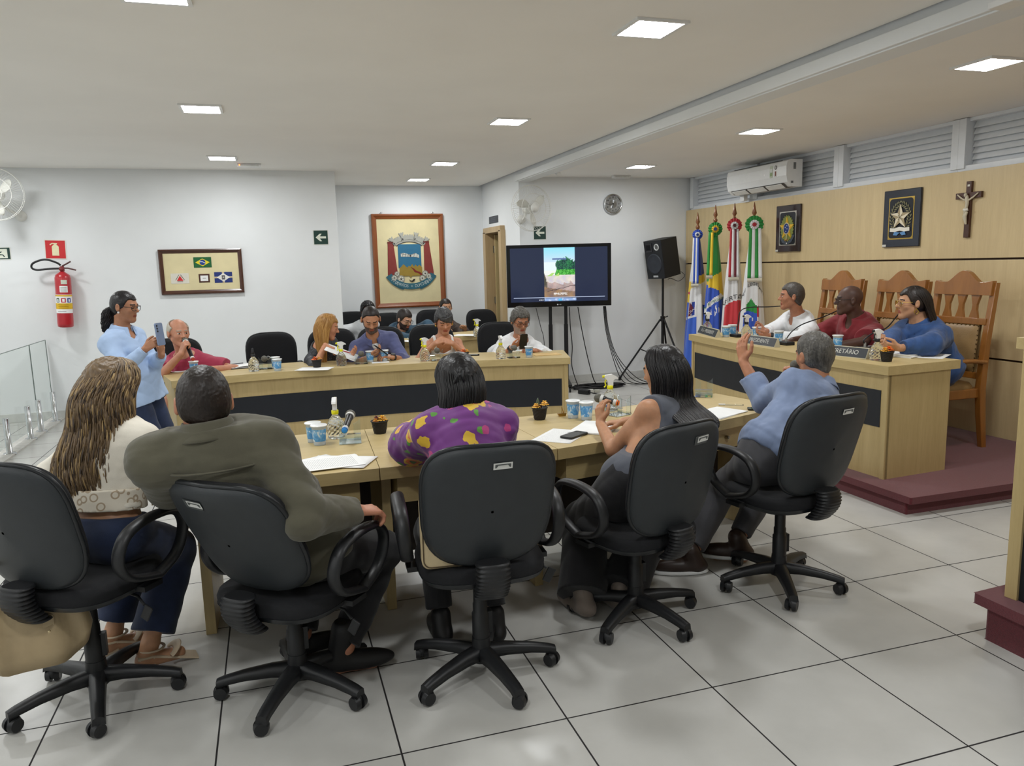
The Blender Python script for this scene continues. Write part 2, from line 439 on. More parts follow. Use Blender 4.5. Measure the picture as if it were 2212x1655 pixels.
# front row: a run of tables with drawers
BT = .745
t = thing('front_row_desk', 'long jointed oak desk with drawers in front of the five swivel chairs', 'desk')
front = [(.36, .945), (1.295, .955), (2.15, .975), (2.95, 1.13), (3.78, 1.42)]
backp = [(.46, 1.84), (1.33, 1.82), (2.10, 1.79), (2.80, 1.80), (3.66, 1.99)]
M_LOCK = mat('lock_metal', (150, 145, 135), .25, 1.0)
for i in range(4):
    a, b, c, d = front[i], front[i + 1], backp[i + 1], backp[i]
    g = .0015; ax = (Vector(b) - Vector(a)).normalized()
    poly = [Vector(a) + ax * g, Vector(b) - ax * g, Vector(c) - ax * g, Vector(d) + ax * g]
    m = MB(); m.prism([(p.x, p.y) for p in poly], (0, 0, BT - .055), (1, 0, 0), (0, 1, 0), .055); m.build('tabletop', M_OAKX, t, bevel=.003)
    n = Vector((-ax.y, ax.x)); L = (Vector(b) - Vector(a)).length
    # drawer under each top
    ctr = (Vector(a) + Vector(b)) / 2 + n * .17; R = Rz(math.atan2(ax.y, ax.x))
    m = MB(); m.box((ctr.x, ctr.y, BT - .055 - .07), (L - .17, .22, .13), R); dr = m.build('drawer', M_OAKX, t, bevel=.002)
    kp = ctr + ax * (L * .28 if i < 3 else -.05) - n * .115
    m = MB(); m.cyl((kp.x, kp.y, BT - .12), (kp.x - n.x * .02, kp.y - n.y * .02, BT - .12), .011); m.cyl((kp.x - n.x * .012, kp.y - n.y * .012, BT - .12), (kp.x - n.x * .024, kp.y - n.y * .024, BT - .12), .007); m.build('lock', M_LOCK, dr)
    # privacy panel towards the room
    q0, q1 = Vector(d) - n * .22, Vector(c) - n * .22
    m = MB(); strip_wall(m, [q0, q1], .10, BT - .056, .018); m.build('privacy_panel', mat('dark_back_board', (58, 50, 44), .6), t)
def table_leg(p, ang):
    R = Rz(ang); m = MB(); y0 = .16
    m.box(Vector((p[0], p[1], (BT - .056) / 2)) + R @ Vector((0, y0 + .23, 0)), (.045, .46, BT - .056), R); m.build('leg', M_OAK, t, bevel=.002)
for p, a in (((.52, .99), -.02), ((1.34, .95), .0), ((2.10, .96), .05), ((2.90, 1.11), .25), ((3.66, 1.40), .33)): table_leg(p, a)

# tall lectern at the right edge
t = thing('lectern', 'tall oak lectern with a dark front on a burgundy step, cut by the right edge', 'lectern')
m = MB(); m.prism([(3.74, -.06), (3.64, -.78), (4.2, -.86), (4.3, -.14)], (0, 0, 1.24), (1, 0, 0), (0, 1, 0), .045); m.build('worktop', M_OAKX, t, bevel=.003)
for p in ((3.755, -.125), (3.68, -.70)):
    m = MB(); m.box((p[0], p[1], .72), (.05, .05, 1.04), Rz(.14)); m.build('corner_post', M_OAK, t, bevel=.002)
m = MB(); m.box((3.725, -.41, .72), (.02, .54, 1.04), Rz(-.125)); m.build('front_panel', M_BLACKLAM, t)
for p, q in (((3.755, -.125), (4.27, -.19)), ((3.68, -.70), (4.17, -.77))):
    m = MB(); strip_wall(m, [Vector((p[0] + .03, p[1])), Vector(q)], .2, 1.24, .02); m.build('side_panel', M_OAK, t)
# ================================================================ black swivel chairs
M_SHELL = mat('chair_shell', (45, 49, 52), .5, var=.03, bump=.12, bscale=400)
M_SHELLE = mat('chair_edge', (28, 31, 34), .34, var=.02)
M_FAB = mat('chair_fabric', (20, 21, 24), .9, var=.08, vscale=90, bump=.3, bscale=600)
M_NYLON = mat('chair_nylon', (30, 31, 33), .42, var=.03, bump=.06)
M_TAGW = mat('tag_white', (225, 226, 222), .4, var=.01)
M_TAGG = mat('tag_grey', (80, 84, 84), .4, var=.02)
def back_outline(w, h, n=40):
    # wide at the shoulders, narrower below
    pts = []
    for i in range(n):
        a = 2 * PI * i / n; ca, sa = math.cos(a), math.sin(a); e = .58
        x = math.copysign(abs(ca) ** e, ca); y = math.copysign(abs(sa) ** e, sa)
        pts.append((x * w / 2 * (1.0 - .07 * (1 - y) / 2), y * h / 2))
    return pts
def swivel_chair(label, loc, heading, star, tagside=1, tagx=.06, black_tape=True, tilt=.27, dz=0, group='black swivel chairs of the front row', lever=True):
    t = thing('swivel_chair', label, 'chair', (loc[0], loc[1], 0), 0, group)
    hz = heading
    # five-star base with castors
    m = MB()
    for k in range(5):
        a = star + 2 * PI * k / 5; d = Vector((math.cos(a), math.sin(a), 0)); s = Vector((-d.y, d.x, 0))
        rg = []
        for u, z, w, h in ((.02, .125, .034, .05), (.10, .122, .030, .042), (.2, .108, .026, .034), (.275, .092, .024, .03), (.305, .082, .023, .034)):
            c = d * u; rg.append([c + s * w + Vector((0, 0, z - h)), c + s * (w * .8) + Vector((0, 0, z - .006)), c + Vector((0, 0, z)), c - s * (w * .8) + Vector((0, 0, z - .006)), c - s * w + Vector((0, 0, z - h))])
        m.rings(rg, True, True, 0, True)
    m.cyl((0, 0, .06), (0, 0, .16), .042, .036, 20)
    m.build('star_base', M_NYLON, t)
    for k in range(5):
        a = star + 2 * PI * k / 5; d = Vector((math.cos(a), math.sin(a), 0)); s = Vector((-d.y, d.x, 0))
        ca = a + random.uniform(-1.2, 1.2); q = Vector((math.cos(ca), math.sin(ca), 0)); r = Vector((-q.y, q.x, 0))
        c = d * .28; m = MB(); w0 = c + q * .012 + Vector((0, 0, .029))
        for sg in (-1, 1): m.cyl(w0 + r * sg * .007, w0 + r * sg * .026, .029, .024, 18)
        m.cyl(c + Vector((0, 0, .04)), c + Vector((0, 0, .075)), .011, n=10)
        m.ell(w0 + Vector((0, 0, .008)) - q * .004, (.024, .024, .026)); m.build('castor', M_NYLON, t)
    m = MB(); m.lathe([(.034, .12), (.034, .26), (.029, .265), (.029, .30), (.026, .305), (.026, .44)], 20); m.box((.036, 0, .22), (.02, .03, .09)); m.build('gas_column', M_NYLON, t)
    # everything above swivels together
    def P(mb, name, mats, **k): return mb.build(name, mats, t, rot=(0, 0, hz), loc=(0, 0, dz), **k)
    m = MB(); out = []
    for z, s in ((.425, .90), (.432, .96), (.445, .985), (.452, 1.0)):
        out.append([Vector((math.copysign(abs(math.cos(a)) ** .6, math.cos(a)) * .245 * s, math.copysign(abs(math.sin(a)) ** .6, math.sin(a)) * .225 * s, z)) for a in [2 * PI * i / 36 for i in range(36)]])
    m.rings(out); seat_under = P(m, 'seat_shell', M_SHELLE)
    m = MB(); out = []
    for z, s in ((.452, .99), (.475, 1.0), (.495, .97), (.505, .90), (.508, .7), (.506, .3)):
        out.append([Vector((math.copysign(abs(math.cos(a)) ** .6, math.cos(a)) * .245 * s, math.copysign(abs(math.sin(a)) ** .6, math.sin(a)) * .225 * s, z)) for a in [2 * PI * i / 36 for i in range(36)]])
    m.rings(out); P(m, 'seat', M_FAB)
    m = MB(); m.box((0, -.02, .415), (.14, .24, .03)); P(m, 'seat_mechanism', M_NYLON, bevel=.006)
    # backrest: plastic shell behind, fabric pad in front, leaning back a little
    BZ, BH, BW, BY = .753, .505, .495, -.272
    Rt = Rx(tilt)
    def bp(x, y, dep):
        bow = .05 * (x / (BW / 2)) ** 2
        return Vector((0, BY, BZ)) + Rt @ Vector((x, dep + bow, y))
    o = back_outline(BW, BH)
    m = MB(); rg = []
    for s, dep in ((.02, -.030), (.5, -.029), (.8, -.027), (.93, -.022), (.985, -.012), (1.0, .002), (1.0, .012)):
        rg.append([bp(x * s, y * s, dep) for x, y in o])
    m.rings(rg, True, False); bk = P(m, 'backrest', M_SHELL)
    m = MB(); m.tube([bp(x * 1.0, y * 1.0, .004) for x, y in o], .009, 8, True); m2 = m.build('edge_trim', M_SHELLE, bk)
    m = MB(); rg = []
    for s, dep in ((1.0, .012), (.99, .03), (.94, .045), (.8, .052), (.4, .056), (.02, .058)): rg.append([bp(x * s * .985, y * s * .985, dep) for x, y in o])
    m.rings(rg, True, False); m.build('back_pad', M_FAB, bk)
    # inventory plate
    m = MB(); px = tagx; py = BH / 2 - .065
    fr = lambda x, y, e: bp(px + x, py + y, -.0305 - e)
    m.add([fr(-.034, -.012, 0), fr(.034, -.012, 0), fr(.034, .014, 0), fr(-.034, .014, 0)], [(0, 1, 2, 3)], 0)
    m.add([fr(-.028, -.005, .001), fr(-.024, -.005, .001), fr(-.017, .005, .001), fr(.017, .005, .001), fr(.024, -.005, .001), fr(.028, -.005, .001), fr(.028, .009, .001), fr(-.028, .009, .001)], [(0, 1, 2, 7), (2, 3, 6, 7), (3, 4, 5, 6)], 1)
    if black_tape: m.add([fr(-.05 * tagside, -.022, -.0006), fr(.03 * tagside, -.022, -.0006), fr(.03 * tagside, .018, -.0006), fr(-.05 * tagside, .018, -.0006)], [(0, 1, 2, 3)], 1)
    m.build('inventory_plate', [M_TAGW, M_TAGG], bk)
    # ribbed bellows between seat and back
    m = MB(); rg = []
    for i in range(40):
        u = i / 39; z = .40 + u * .15; y = -.222 - .05 * math.sin(u * PI * .8) - .02 * u; r = .056 + (.0, .007, .008, -.004)[i % 4]
        rg.append([Vector((math.copysign(abs(math.cos(a)) ** .7, math.cos(a)) * r, y + math.copysign(abs(math.sin(a)) ** .7, math.sin(a)) * (.03 + r * .12), z)) for a in [2 * PI * k / 20 for k in range(20)]])
    m.rings(rg); P(m, 'bellows_bracket', M_NYLON)
    # closed-loop armrests
    for sx in (-1, 1):
        pts = spline([(sx * .275, .07, .475), (sx * .285, -.07, .52), (sx * .295, -.125, .60), (sx * .30, -.085, .685), (sx * .30, .03, .715), (sx * .295, .155, .70), (sx * .29, .205, .63), (sx * .28, .17, .53), (sx * .275, .07, .475)], 6)[:-1]
        m = MB(); m.tube(pts, 1.0, 10, True, flat=(.026, .0145, (1, 0, 0))); m.box((sx * .255, .04, .445), (.05, .09, .02)); P(m, 'armrest', M_NYLON)
    if lever:
        m = MB(); m.tube([(.12, .02, .42), (.24, .0, .415), (.275, -.01, .39)], .006, 6); m.box((.285, -.012, .36), (.035, .008, .06), Ry(.5)); P(m, 'height_lever', M_NYLON, bevel=.003)
    return t
CHAIRS = {}
for k, lab, loc, hd, st, kw in [
    (1, 'black swivel chair of the woman with long curly hair, cut by the left edge', (.141, .748), -35, 65, dict(tilt=0.28, dz=0.029, tagx=-.02)),
    (2, 'black swivel chair turned right under the man in the olive jacket', (.886, .529), -41, 27, dict(tilt=0.49, dz=-0.04, tagx=-.05)),
    (3, 'black swivel chair of the woman in the purple floral blouse', (1.594, .407), -3.8, 66, dict(tilt=0.32, dz=0.027, tagx=.03, black_tape=False)),
    (4, 'black swivel chair of the woman in the grey sleeveless top', (2.39, .632), 16.7, 2, dict(tilt=0.22, dz=-0.034, tagx=.06)),
    (5, 'black swivel chair of the man in the blue shirt who raises his arm', (3.22, .704), 10, 30, dict(tilt=0.29, dz=0.017, tagx=.02, black_tape=False))]:
    CHAIRS[k] = swivel_chair(lab, loc, math.radians(hd), math.radians(st), **kw)
# chairs of the far rows
for lab, loc, hd in [('empty black swivel chair behind the curved desk, beside the blonde woman', (.88, 5.42), 185),
                     ('empty black swivel chair in the niche beside the door', (3.75, 7.75), 195),
                     ('black swivel chair behind the woman with short grey hair', (2.50, 5.42), 180),
                     ('black swivel chair in the niche under the woman in the brown jacket', (3.12, 8.2), 190),
                     ('black swivel chair under the old man in the crimson shirt', (-.02, 5.25), 180), ('black swivel chair under the blonde woman', (1.42, 5.5), 170),
                     ('black swivel chair under the man in the slate blue shirt', (1.96, 5.42), 180),
                     ('black swivel chair under the man in the white shirt with glasses', (3.22, 5.30), 180), ('black swivel chair under the man in the teal jacket', (2.40, 7.9), 180),
                     ('black swivel chair under the person half hidden at the niche corner', (1.98, 8.55), 180)]:
    swivel_chair(lab, loc, math.radians(hd), random.random(), tilt=.15, group='black swivel chairs behind the far desks')

# carved wooden armchairs with leather
M_CARV = wood('carved_honey_wood', (120, 72, 24), (160, 104, 44), 'z', rough=.25, scale=6, coat=.4, world=False)
M_LEATH = mat('tan_leather', (146, 116, 74), .42, var=.08, vscale=9, bump=.25, bscale=90)
M_STUD = mat('brass_stud', (120, 98, 60), .3, 1.0)
def carved_chair(label, loc, rz):
    t = thing('carved_armchair', label, 'chair', loc, rz, 'carved wooden armchairs behind the official desk')
    W = .5
    for sx in (-1, 1):
        m = MB(); m.tube(spline([(sx * .24, .235, 0), (sx * .25, .24, .25), (sx * .255, .23, .46)], 4), [.024] * 9, 8, flat=(1.1, 1, (1, 0, 0))); m.build('front_leg', M_CARV, t)
        m = MB(); rg = []
        for y, z, w, d in ((-.30, 0, .022, .022), (-.265, .25, .025, .028), (-.245, .46, .026, .03), (-.265, .8, .025, .026), (-.33, 1.27, .023, .02)):
            rg.append([Vector((sx * .255 + a * w, y + b * d, z)) for a, b in ((-1, -1), (1, -1), (1, 1), (-1, 1))])
        m.rings(rg, True, True, 0, False); m.build('back_post', M_CARV, t, bevel=.006)
        m = MB(); m.tube(spline([(sx * .265, -.26, .67), (sx * .285, -.05, .69), (sx * .285, .16, .675), (sx * .275, .235, .64)], 5), .022, 10, flat=(.8, 1.25, (0, 0, 1))); m.tube(spline([(sx * .27, .20, .65), (sx * .265, .16, .56), (sx * .255, .19, .46)], 4), .02, 8); m.build('armrest', M_CARV, t)
    m = MB(); m.box((0, -.01, .43), (.52, .50, .075)); m.build('seat_frame', M_CARV, t, bevel=.008)
    m = MB(); o = [(math.copysign(abs(math.cos(a)) ** .45, math.cos(a)) * .255, math.copysign(abs(math.sin(a)) ** .45, math.sin(a)) * .24) for a in [2 * PI * i / 32 for i in range(32)]]
    m.rings([[Vector((x * s, y * s, z)) for x, y in o] for s, z in ((1, .465), (1.0, .485), (.93, .51), (.6, .525), (.02, .528))]); m.build('seat_cushion', M_LEATH, t)
    def bk(x, z, d=0): return Vector((x, -.245 - .06 * ((z - .46) / .8) ** 1.3 + d - .0, z))
    # crest rail with a rounded hump
    top = [(-.262, 1.22), (-.262, 1.27)] + [(-.26 + .02 * i, 1.285 + .0 * i) for i in range(1)] + [(x, 1.28 + (.075 * math.cos(x / .15 * PI / 2) ** 1.4 if abs(x) < .15 else 0) + .008 * math.cos(abs(x) / .05)) for x in [(-.24 + .48 * i / 24) for i in range(25)]] + [(.25, 1.285), (.262, 1.27), (.262, 1.22)]
    m = MB(); n = len(top); f = [bk(x, z, .022) for x, z in top] + [bk(x, 1.175, .022) for x, z in top[::-1]]; b = [bk(x, z, -.022) for x, z in top] + [bk(x, 1.175, -.022) for x, z in top[::-1]]
    N = len(f); m.add(f + b, [tuple(range(N)), tuple(range(2 * N - 1, N - 1, -1))] + [(i, N + i, N + (i + 1) % N, (i + 1) % N) for i in range(N)]); m.build('crest_rail', M_CARV, t, bevel=.006)
    for cx in (-.125, 0, .125):
        m = MB(); pr = [(1.18, .042), (1.15, .034), (1.10, .020), (1.06, .022), (1.02, .034), (.995, .040)]
        m.rings([[bk(cx - w, z, .012), bk(cx + w, z, .012), bk(cx + w, z, -.012), bk(cx - w, z, -.012)] for z, w in pr], True, True, 0, False); m.build('baluster', M_CARV, t, bevel=.003)
    for z in (.975, .56):
        m = MB(); m.rings([[bk(-.25, z - .025, .02), bk(-.25, z + .025, .02), bk(-.25, z + .025, -.02), bk(-.25, z - .025, -.02)], [bk(.25, z - .025, .02), bk(.25, z + .025, .02), bk(.25, z + .025, -.02), bk(.25, z - .025, -.02)]], True, True, 0, False)
        m.build('back_rail', M_CARV, t, bevel=.004)
    m = MB(); m.sheet(lambda u, v: bk(-.195 + .39 * u, .585 + .365 * v, .012 + .035 * (16 * u * (1 - u) * v * (1 - v)) ** .35), 14, 14); m.sheet(lambda u, v: bk(.195 - .39 * u, .585 + .365 * v, -.012 - .02 * (16 * u * (1 - u) * v * (1 - v)) ** .35), 10, 10)
    lp = m.build('leather_panel', M_LEATH, t)
    m = MB()
    for i in range(11):
        for x in (-.193, .193): m.ell(bk(x, .59 + .0355 * i, .02), (.006, .005, .006), None, 6, 4)
    for i in range(11): m.ell(bk(-.19 + .038 * i, .945, .02), (.006, .005, .006), None, 6, 4)
    m.tube([bk(-.193, .59, .016), bk(-.193, .945, .016), bk(.193, .945, .016), bk(.193, .59, .016)], .002, 5)
    m.build('stud_row', M_STUD, lp)
    return t
for lab, y in [('carved wooden armchair left of centre, behind the man in the dark red polo', 3.68), ('carved wooden armchair in the middle, between the red polo man and the woman in denim', 2.95), ('carved wooden armchair nearest the right edge, with its leather back and side in full view', 2.33)]:
    carved_chair(lab, (5.80, y, PH), PI / 2)
# ================================================================ things on the walls, ceiling and floor
def P_(c, **k): return mat('c_%d_%d_%d' % c + ''.join(str(v) for v in k.values()), c, **k)
M_PAPER = mat('white_paper', (238, 239, 238), .7, var=.01)
def wall_rect(px, y):      # four photo corners of a rectangle on a wall facing -y: left, right, bottom, top
    q = [aty(a, b, y) for a, b in px]
    return min(q[0].x, q[2].x) * .5 + max(q[0].x, q[2].x) * .5, (q[1].x + q[3].x) / 2, (q[2].z + q[3].z) / 2, (q[0].z + q[1].z) / 2
def frame_mb(x0, x1, z0, z1, y, wdt, dep):
    m = MB()
    prof = [(0, 0), (0, dep), (wdt * .3, dep * 1.15), (wdt * .6, dep * .8), (wdt, dep * .55), (wdt, 0)]
    rg = []
    for cx, cz, sx, sz in ((x0, z0, 1, 1), (x1, z0, -1, 1), (x1, z1, -1, -1), (x0, z1, 1, -1), (x0, z0, 1, 1)):
        rg.append([Vector((cx + sx * a, y - b, cz + sz * a)) for a, b in prof])
    return m.rings(rg, True, False, 0, False)
M_WALNUT = wood('dark_walnut', (58, 32, 22), (84, 48, 32), 'x', rough=.3, coat=.2)
M_CEDAR = wood('cedar_frame', (118, 62, 28), (150, 84, 42), 'z', rough=.3, coat=.3)
M_CREAM = mat('cream_board', (222, 210, 166), .75, var=.03, vscale=5)
def star_pts(R, r, n=5, a0=PI / 2): return [((R if i % 2 == 0 else r) * math.cos(a0 + PI * i / n), (R if i % 2 == 0 else r) * math.sin(a0 + PI * i / n)) for i in range(2 * n)]
class Pl:      # flat shapes laid on a plane: o origin, ax right, ay up, nrm towards the viewer
    def __init__(s, o, ax, ay): s.o, s.ax, s.ay = Vector(o), Vector(ax), Vector(ay); s.n = s.ax.cross(s.ay); s.mb = MB(); s.mats = []
    def mi(s, c):
        m = c if not isinstance(c, tuple) else P_(c, var=.02)
        if m not in s.mats: s.mats.append(m)
        return s.mats.index(m)
    def poly(s, pts, c, d=0.001, th=.0012):
        s.mb.prism(pts, s.o + s.n * d, s.ax, s.ay, th, s.mi(c)); return s
    def rect(s, x0, y0, x1, y1, c, d=.001): return s.poly([(x0, y0), (x1, y0), (x1, y1), (x0, y1)], c, d)
    def disc(s, x, y, r, c, d=.001, ry=None): return s.poly([(x + r * math.cos(2 * PI * i / 28), y + (ry or r) * math.sin(2 * PI * i / 28)) for i in range(28)], c, d)
    def band(s, pts, wd, c, d=.001):
        q = path_off([Vector(p) for p in pts], wd / 2); r = path_off([Vector(p) for p in pts], -wd / 2)
        return s.poly([(p.x, p.y) for p in r] + [(p.x, p.y) for p in reversed(q)], c, d)
    def text(s, t, x, y, h, c, d=.003, bend=None, xs=1): text_mesh(s.mb, t, s.o + s.ax * x + s.ay * y + s.n * d, s.ax, s.ay, h, .0, s.mi(c), xs=xs, bend=bend); return s
    def build(s, name, parent): return s.mb.build(name, s.mats, parent)

# --- framed flags on the left wall
x0, x1, z0, z1 = -.315, .595, 1.375, 1.895
t = thing('framed_flags', 'walnut framed cream board with four small flags and emblems on the left wall', 'picture')
frame_mb(x0, x1, z0, z1, YL, .045, .035).build('frame', M_WALNUT, t)
m = MB(); m.box(((x0 + x1) / 2, YL - .008, (z0 + z1) / 2), (x1 - x0 - .06, .012, z1 - z0 - .06)); m.build('mount_board', M_CREAM, t)
cx, cz = (x0 + x1) / 2, (z0 + z1) / 2
p = Pl((cx + .015, YL - .0145, cz + .105), (1, 0, 0), (0, 0, 1)); p.rect(-.098, -.06, .098, .06, (28, 96, 52)); p.poly([(-.08, 0), (0, -.045), (.08, 0), (0, .045)], (226, 206, 40), .0022); p.disc(0, 0, .032, (24, 58, 140), .0034); p.band([(-.031, .008), (0, .008), (.030, -.010)], .007, (220, 226, 230), .0046); p.build('flag_card', t)
p = Pl((cx - .245, YL - .0145, cz - .075), (1, 0, 0), (0, 0, 1)); p.rect(-.098, -.06, .098, .06, (222, 218, 204)); p.poly([(-.036, -.028), (.036, -.028), (0, .032)], (206, 44, 50), .0022)
for a, b in (((-.048, -.02), (-.008, .044)), ((.008, .044), (.048, -.02)), ((-.03, -.038), (.03, -.038))): p.band([a, b], .006, (96, 84, 80), .0022)
p.build('flag_card', t)
p = Pl((cx + .02, YL - .0145, cz - .08), (1, 0, 0), (0, 0, 1)); p.rect(-.06, -.05, .06, .05, M_WALNUT); p.rect(-.042, -.032, .042, .032, M_PAPER, .0022); p.rect(-.018, -.004, .018, .004, (170, 166, 158), .0034); p.build('small_plate', t)
p = Pl((cx + .232, YL - .0145, cz - .075), (1, 0, 0), (0, 0, 1)); p.rect(-.1, -.062, .1, .062, (34, 52, 118)); p.rect(-.1, -.009, .1, .009, (226, 216, 190), .0022); p.rect(-.012, -.062, .012, .062, (226, 216, 190), .0022); p.rect(-.1, -.003, .1, .003, (150, 110, 50), .0028); p.rect(-.004, -.062, .004, .062, (150, 110, 50), .0028); p.poly([(-.072, 0), (0, -.05), (.072, 0), (0, .05)], (232, 230, 224), .0034); p.rect(-.018, -.026, .018, .024, (92, 88, 92), .0046); p.disc(0, 0, .009, (190, 186, 180), .0058); p.build('flag_card', t)

# --- coat of arms in the niche
x0, x1, z0, z1 = 2.362, 3.42, 1.03, 2.395
t = thing('coat_of_arms_picture', 'large cedar framed coat of arms with two red chimneys in the niche', 'picture')
frame_mb(x0, x1, z0, z1, YN, .07, .05).build('frame', M_CEDAR, t)
m = MB(); m.box(((x0 + x1) / 2, YN - .01, (z0 + z1) / 2), (x1 - x0 - .1, .014, z1 - z0 - .1)); m.build('backing_board', M_CREAM, t)
m = MB()
for hx in (x0 + .15, x1 - .15): m.tube(arc((hx, YN - .02, z1 + .012), .014, 0, PI, 8), .004, 6); m.cyl((hx, YN - .02, z1), (hx, YN - .001, z1 + .02), .004)
m.build('hanging_hook', M_CHROME, t)
S = (x1 - x0) / 1080.0                 # the picture was measured 1080 units wide
p = Pl((x0, YN - .018, z1), (1, 0, 0), (0, 0, 1))
def U(pts): return [((a - 160) * S, -(b - 150) * S * .985) for a, b in pts]
BL, GO, RE, TE, GR, DK, LT = (44, 108, 142), (152, 126, 48), (132, 52, 46), (46, 100, 116), (168, 168, 158), (48, 44, 46), (214, 212, 196)
p.poly(U([(535, 960), (885, 960), (885, 605), (535, 605)][::1]), BL, .001, .006)
p.poly(U([(545, 1085), (690, 1085), (715, 1115), (735, 1085), (893, 1085), (890, 955), (850, 920), (822, 948), (793, 915), (768, 945), (742, 905), (712, 945), (690, 930), (665, 960), (610, 905), (550, 965)]), GO, .006, .005)
p.poly(U([(880, 1078), (892, 1060), (850, 1025), (800, 1010), (765, 975), (720, 950), (750, 985), (775, 1030), (830, 1045), (868, 1078)]), (122, 30, 30), .011, .003)
p.poly(U([(368, 1060), (415, 1110), (515, 1010), (468, 570), (388, 570)]), RE, .001, .008); p.poly(U([(382, 585), (470, 585), (470, 562), (382, 562)]), (112, 38, 34), .008, .004)
p.poly(U([(925, 1010), (1020, 1110), (1070, 1040), (1012, 570), (932, 570)]), RE, .001, .008); p.poly(U([(926, 585), (1016, 585), (1016, 562), (926, 562)]), (112, 38, 34), .008, .004)
for xx in (405, 425, 445): p.band(U([(xx, 556), (xx + 6, 520), (xx - 2, 500)]), .004, LT)
for xx in (950, 970, 990): p.band(U([(xx, 556), (xx + 8, 520), (xx - 6, 495)]), .004, LT)
# mural crown
def arcU(cx, cy, r, a0, a1, n=10): return [(cx + r * math.cos(math.radians(a0 + (a1 - a0) * i / n)), cy - r * math.sin(math.radians(a0 + (a1 - a0) * i / n))) for i in range(n + 1)]
p.poly(U(arcU(708, 900, 330, 126, 54)[::1] + [(x, y) for x, y in arcU(708, 900, 430, 54, 126)])[::-1], GR, .001, .006)
p.band(U(arcU(708, 900, 334, 126, 54)), .008, DK, .007); p.band(U(arcU(708, 900, 365, 124, 56)), .004, DK, .007)
for a in (126, 104, 76, 54):
    c0, s0 = math.cos(math.radians(a)), math.sin(math.radians(a)); b = (708 + 415 * c0, 900 - 415 * s0); u = (c0, -s0); v = (s0, c0)
    def L(q, w): return (b[0] + u[0] * q + v[0] * w, b[1] + u[1] * q + v[1] * w)
    p.poly(U([L(-60, 22), L(30, 18), L(30, 30), L(75, 38), L(60, 12), L(75, 0), L(60, -12), L(75, -38), L(30, -30), L(30, -18), L(-60, -22)]), GR, .006, .006); p.band(U([L(-55, -20), L(30, -18)]), .004, DK, .013)
    p.poly(U([L(-50, 8), L(-20, 8), L(-20, -8), L(-50, -8)]), DK, .0125, .001)
for a in (115, 90, 65):
    for k in (-7, -2.5, 2.5, 7):
        c0, s0 = math.cos(math.radians(a + k)), math.sin(math.radians(a + k)); p.poly(U([(708 + 425 * c0 - 12 * s0, 900 - 425 * s0 - 12 * c0), (708 + 445 * c0 - 12 * s0, 900 - 445 * s0 - 12 * c0), (708 + 445 * c0 + 12 * s0, 900 - 445 * s0 + 12 * c0), (708 + 425 * c0 + 12 * s0, 900 - 425 * s0 + 12 * c0)][::-1]), GR, .004, .004)
# biplane
p.poly(U([(575, 790), (730, 795), (800, 800), (850, 815), (852, 770), (800, 740), (720, 765), (620, 732), (575, 745)]), (206, 206, 196), .008, .004)
for a, b, c in ((600, 785, 735), (640, 788, 742), (680, 790, 752), (770, 795, 752), (815, 800, 752)): p.band(U([(a, b), (a + 12, c)]), .005, DK, .0125)
p.band(U([(580, 748), (720, 770), (800, 745)]), .004, DK, .0125); p.disc((720 - 160) * S, -(770 - 150) * S, .012, DK, .0125)
# wheels
def gear(cx, cy, r):
    c = ((cx - 160) * S, -(cy - 150) * S * .985); r *= S
    p.poly([(c[0] + (r if i % 2 else r * 1.13) * math.cos(2 * PI * i / 40), c[1] + (r if i % 2 else r * 1.13) * math.sin(2 * PI * i / 40)) for i in range(40)], (150, 150, 142), .009, .005)
    p.disc(c[0], c[1], r * .78, LT, .0142); p.disc(c[0], c[1], r * .2, (150, 150, 142), .0155)
    for k in range(3): a = PI * k / 3 + .3; p.band([(c[0] - r * .8 * math.cos(a), c[1] - r * .8 * math.sin(a)), (c[0] + r * .8 * math.cos(a), c[1] + r * .8 * math.sin(a))], r * .16, (150, 150, 142), .0155)
for g in ((562, 1130, 52), (462, 1110, 42), (505, 1050, 36), (890, 1125, 42), (985, 1095, 38), (935, 1055, 42)): gear(*g)
# horn
p.poly(U([(685, 1138), (700, 1165), (730, 1180), (762, 1165), (782, 1132), (752, 1133), (745, 1150), (725, 1160), (705, 1155)]), (30, 24, 26), .006, .004)
# ribbon with the words
def rb(a0, a1, r0, r1, d): p.poly(U(arcU(722, 640, r1, a0, a1, 14) + arcU(722, 640, r0, a1, a0, 14)), TE, d, .004)
rb(-152, -106, 565, 675, .002) if False else None
def arcband(a0, a1, cy, r0, r1, d, c=TE): p.poly(U([(722 + r1 * math.cos(math.radians(a)), cy + r1 * math.sin(math.radians(a))) for a in [a0 + (a1 - a0) * i / 14 for i in range(15)]] + [(722 + r0 * math.cos(math.radians(a)), cy + r0 * math.sin(math.radians(a))) for a in [a1 + (a0 - a1) * i / 14 for i in range(15)]]), c, d, .004)
arcband(107, 150, 870, 345, 445, .009); arcband(30, 73, 870, 345, 445, .009)
arcband(57, 123, 790, 410, 500, .013)
p.poly(U([(368, 1060), (368, 1115), (420, 1110)]), (70, 92, 112), .006, .003); p.poly(U([(1070, 1040), (1020, 1105), (1072, 1090)]), (70, 92, 112), .006, .003)
def curved(tx, cy, r, amid, step, h):
    for i, ch in enumerate(tx):
        if ch == ' ': continue
        a = math.radians(amid - (i - (len(tx) - 1) / 2) * step); q = U([(722 + r * math.cos(a), cy + r * math.sin(a))])[0]
        ax = Vector((math.sin(a), 0, math.cos(a))); ay = Vector((-math.cos(a), 0, math.sin(a)))
        text_mesh(p.mb, ch, p.o + p.ax * q[0] + p.ay * q[1] + p.n * .0178, ax, ay, h, 0, p.mi((188, 200, 198)), xs=.85)
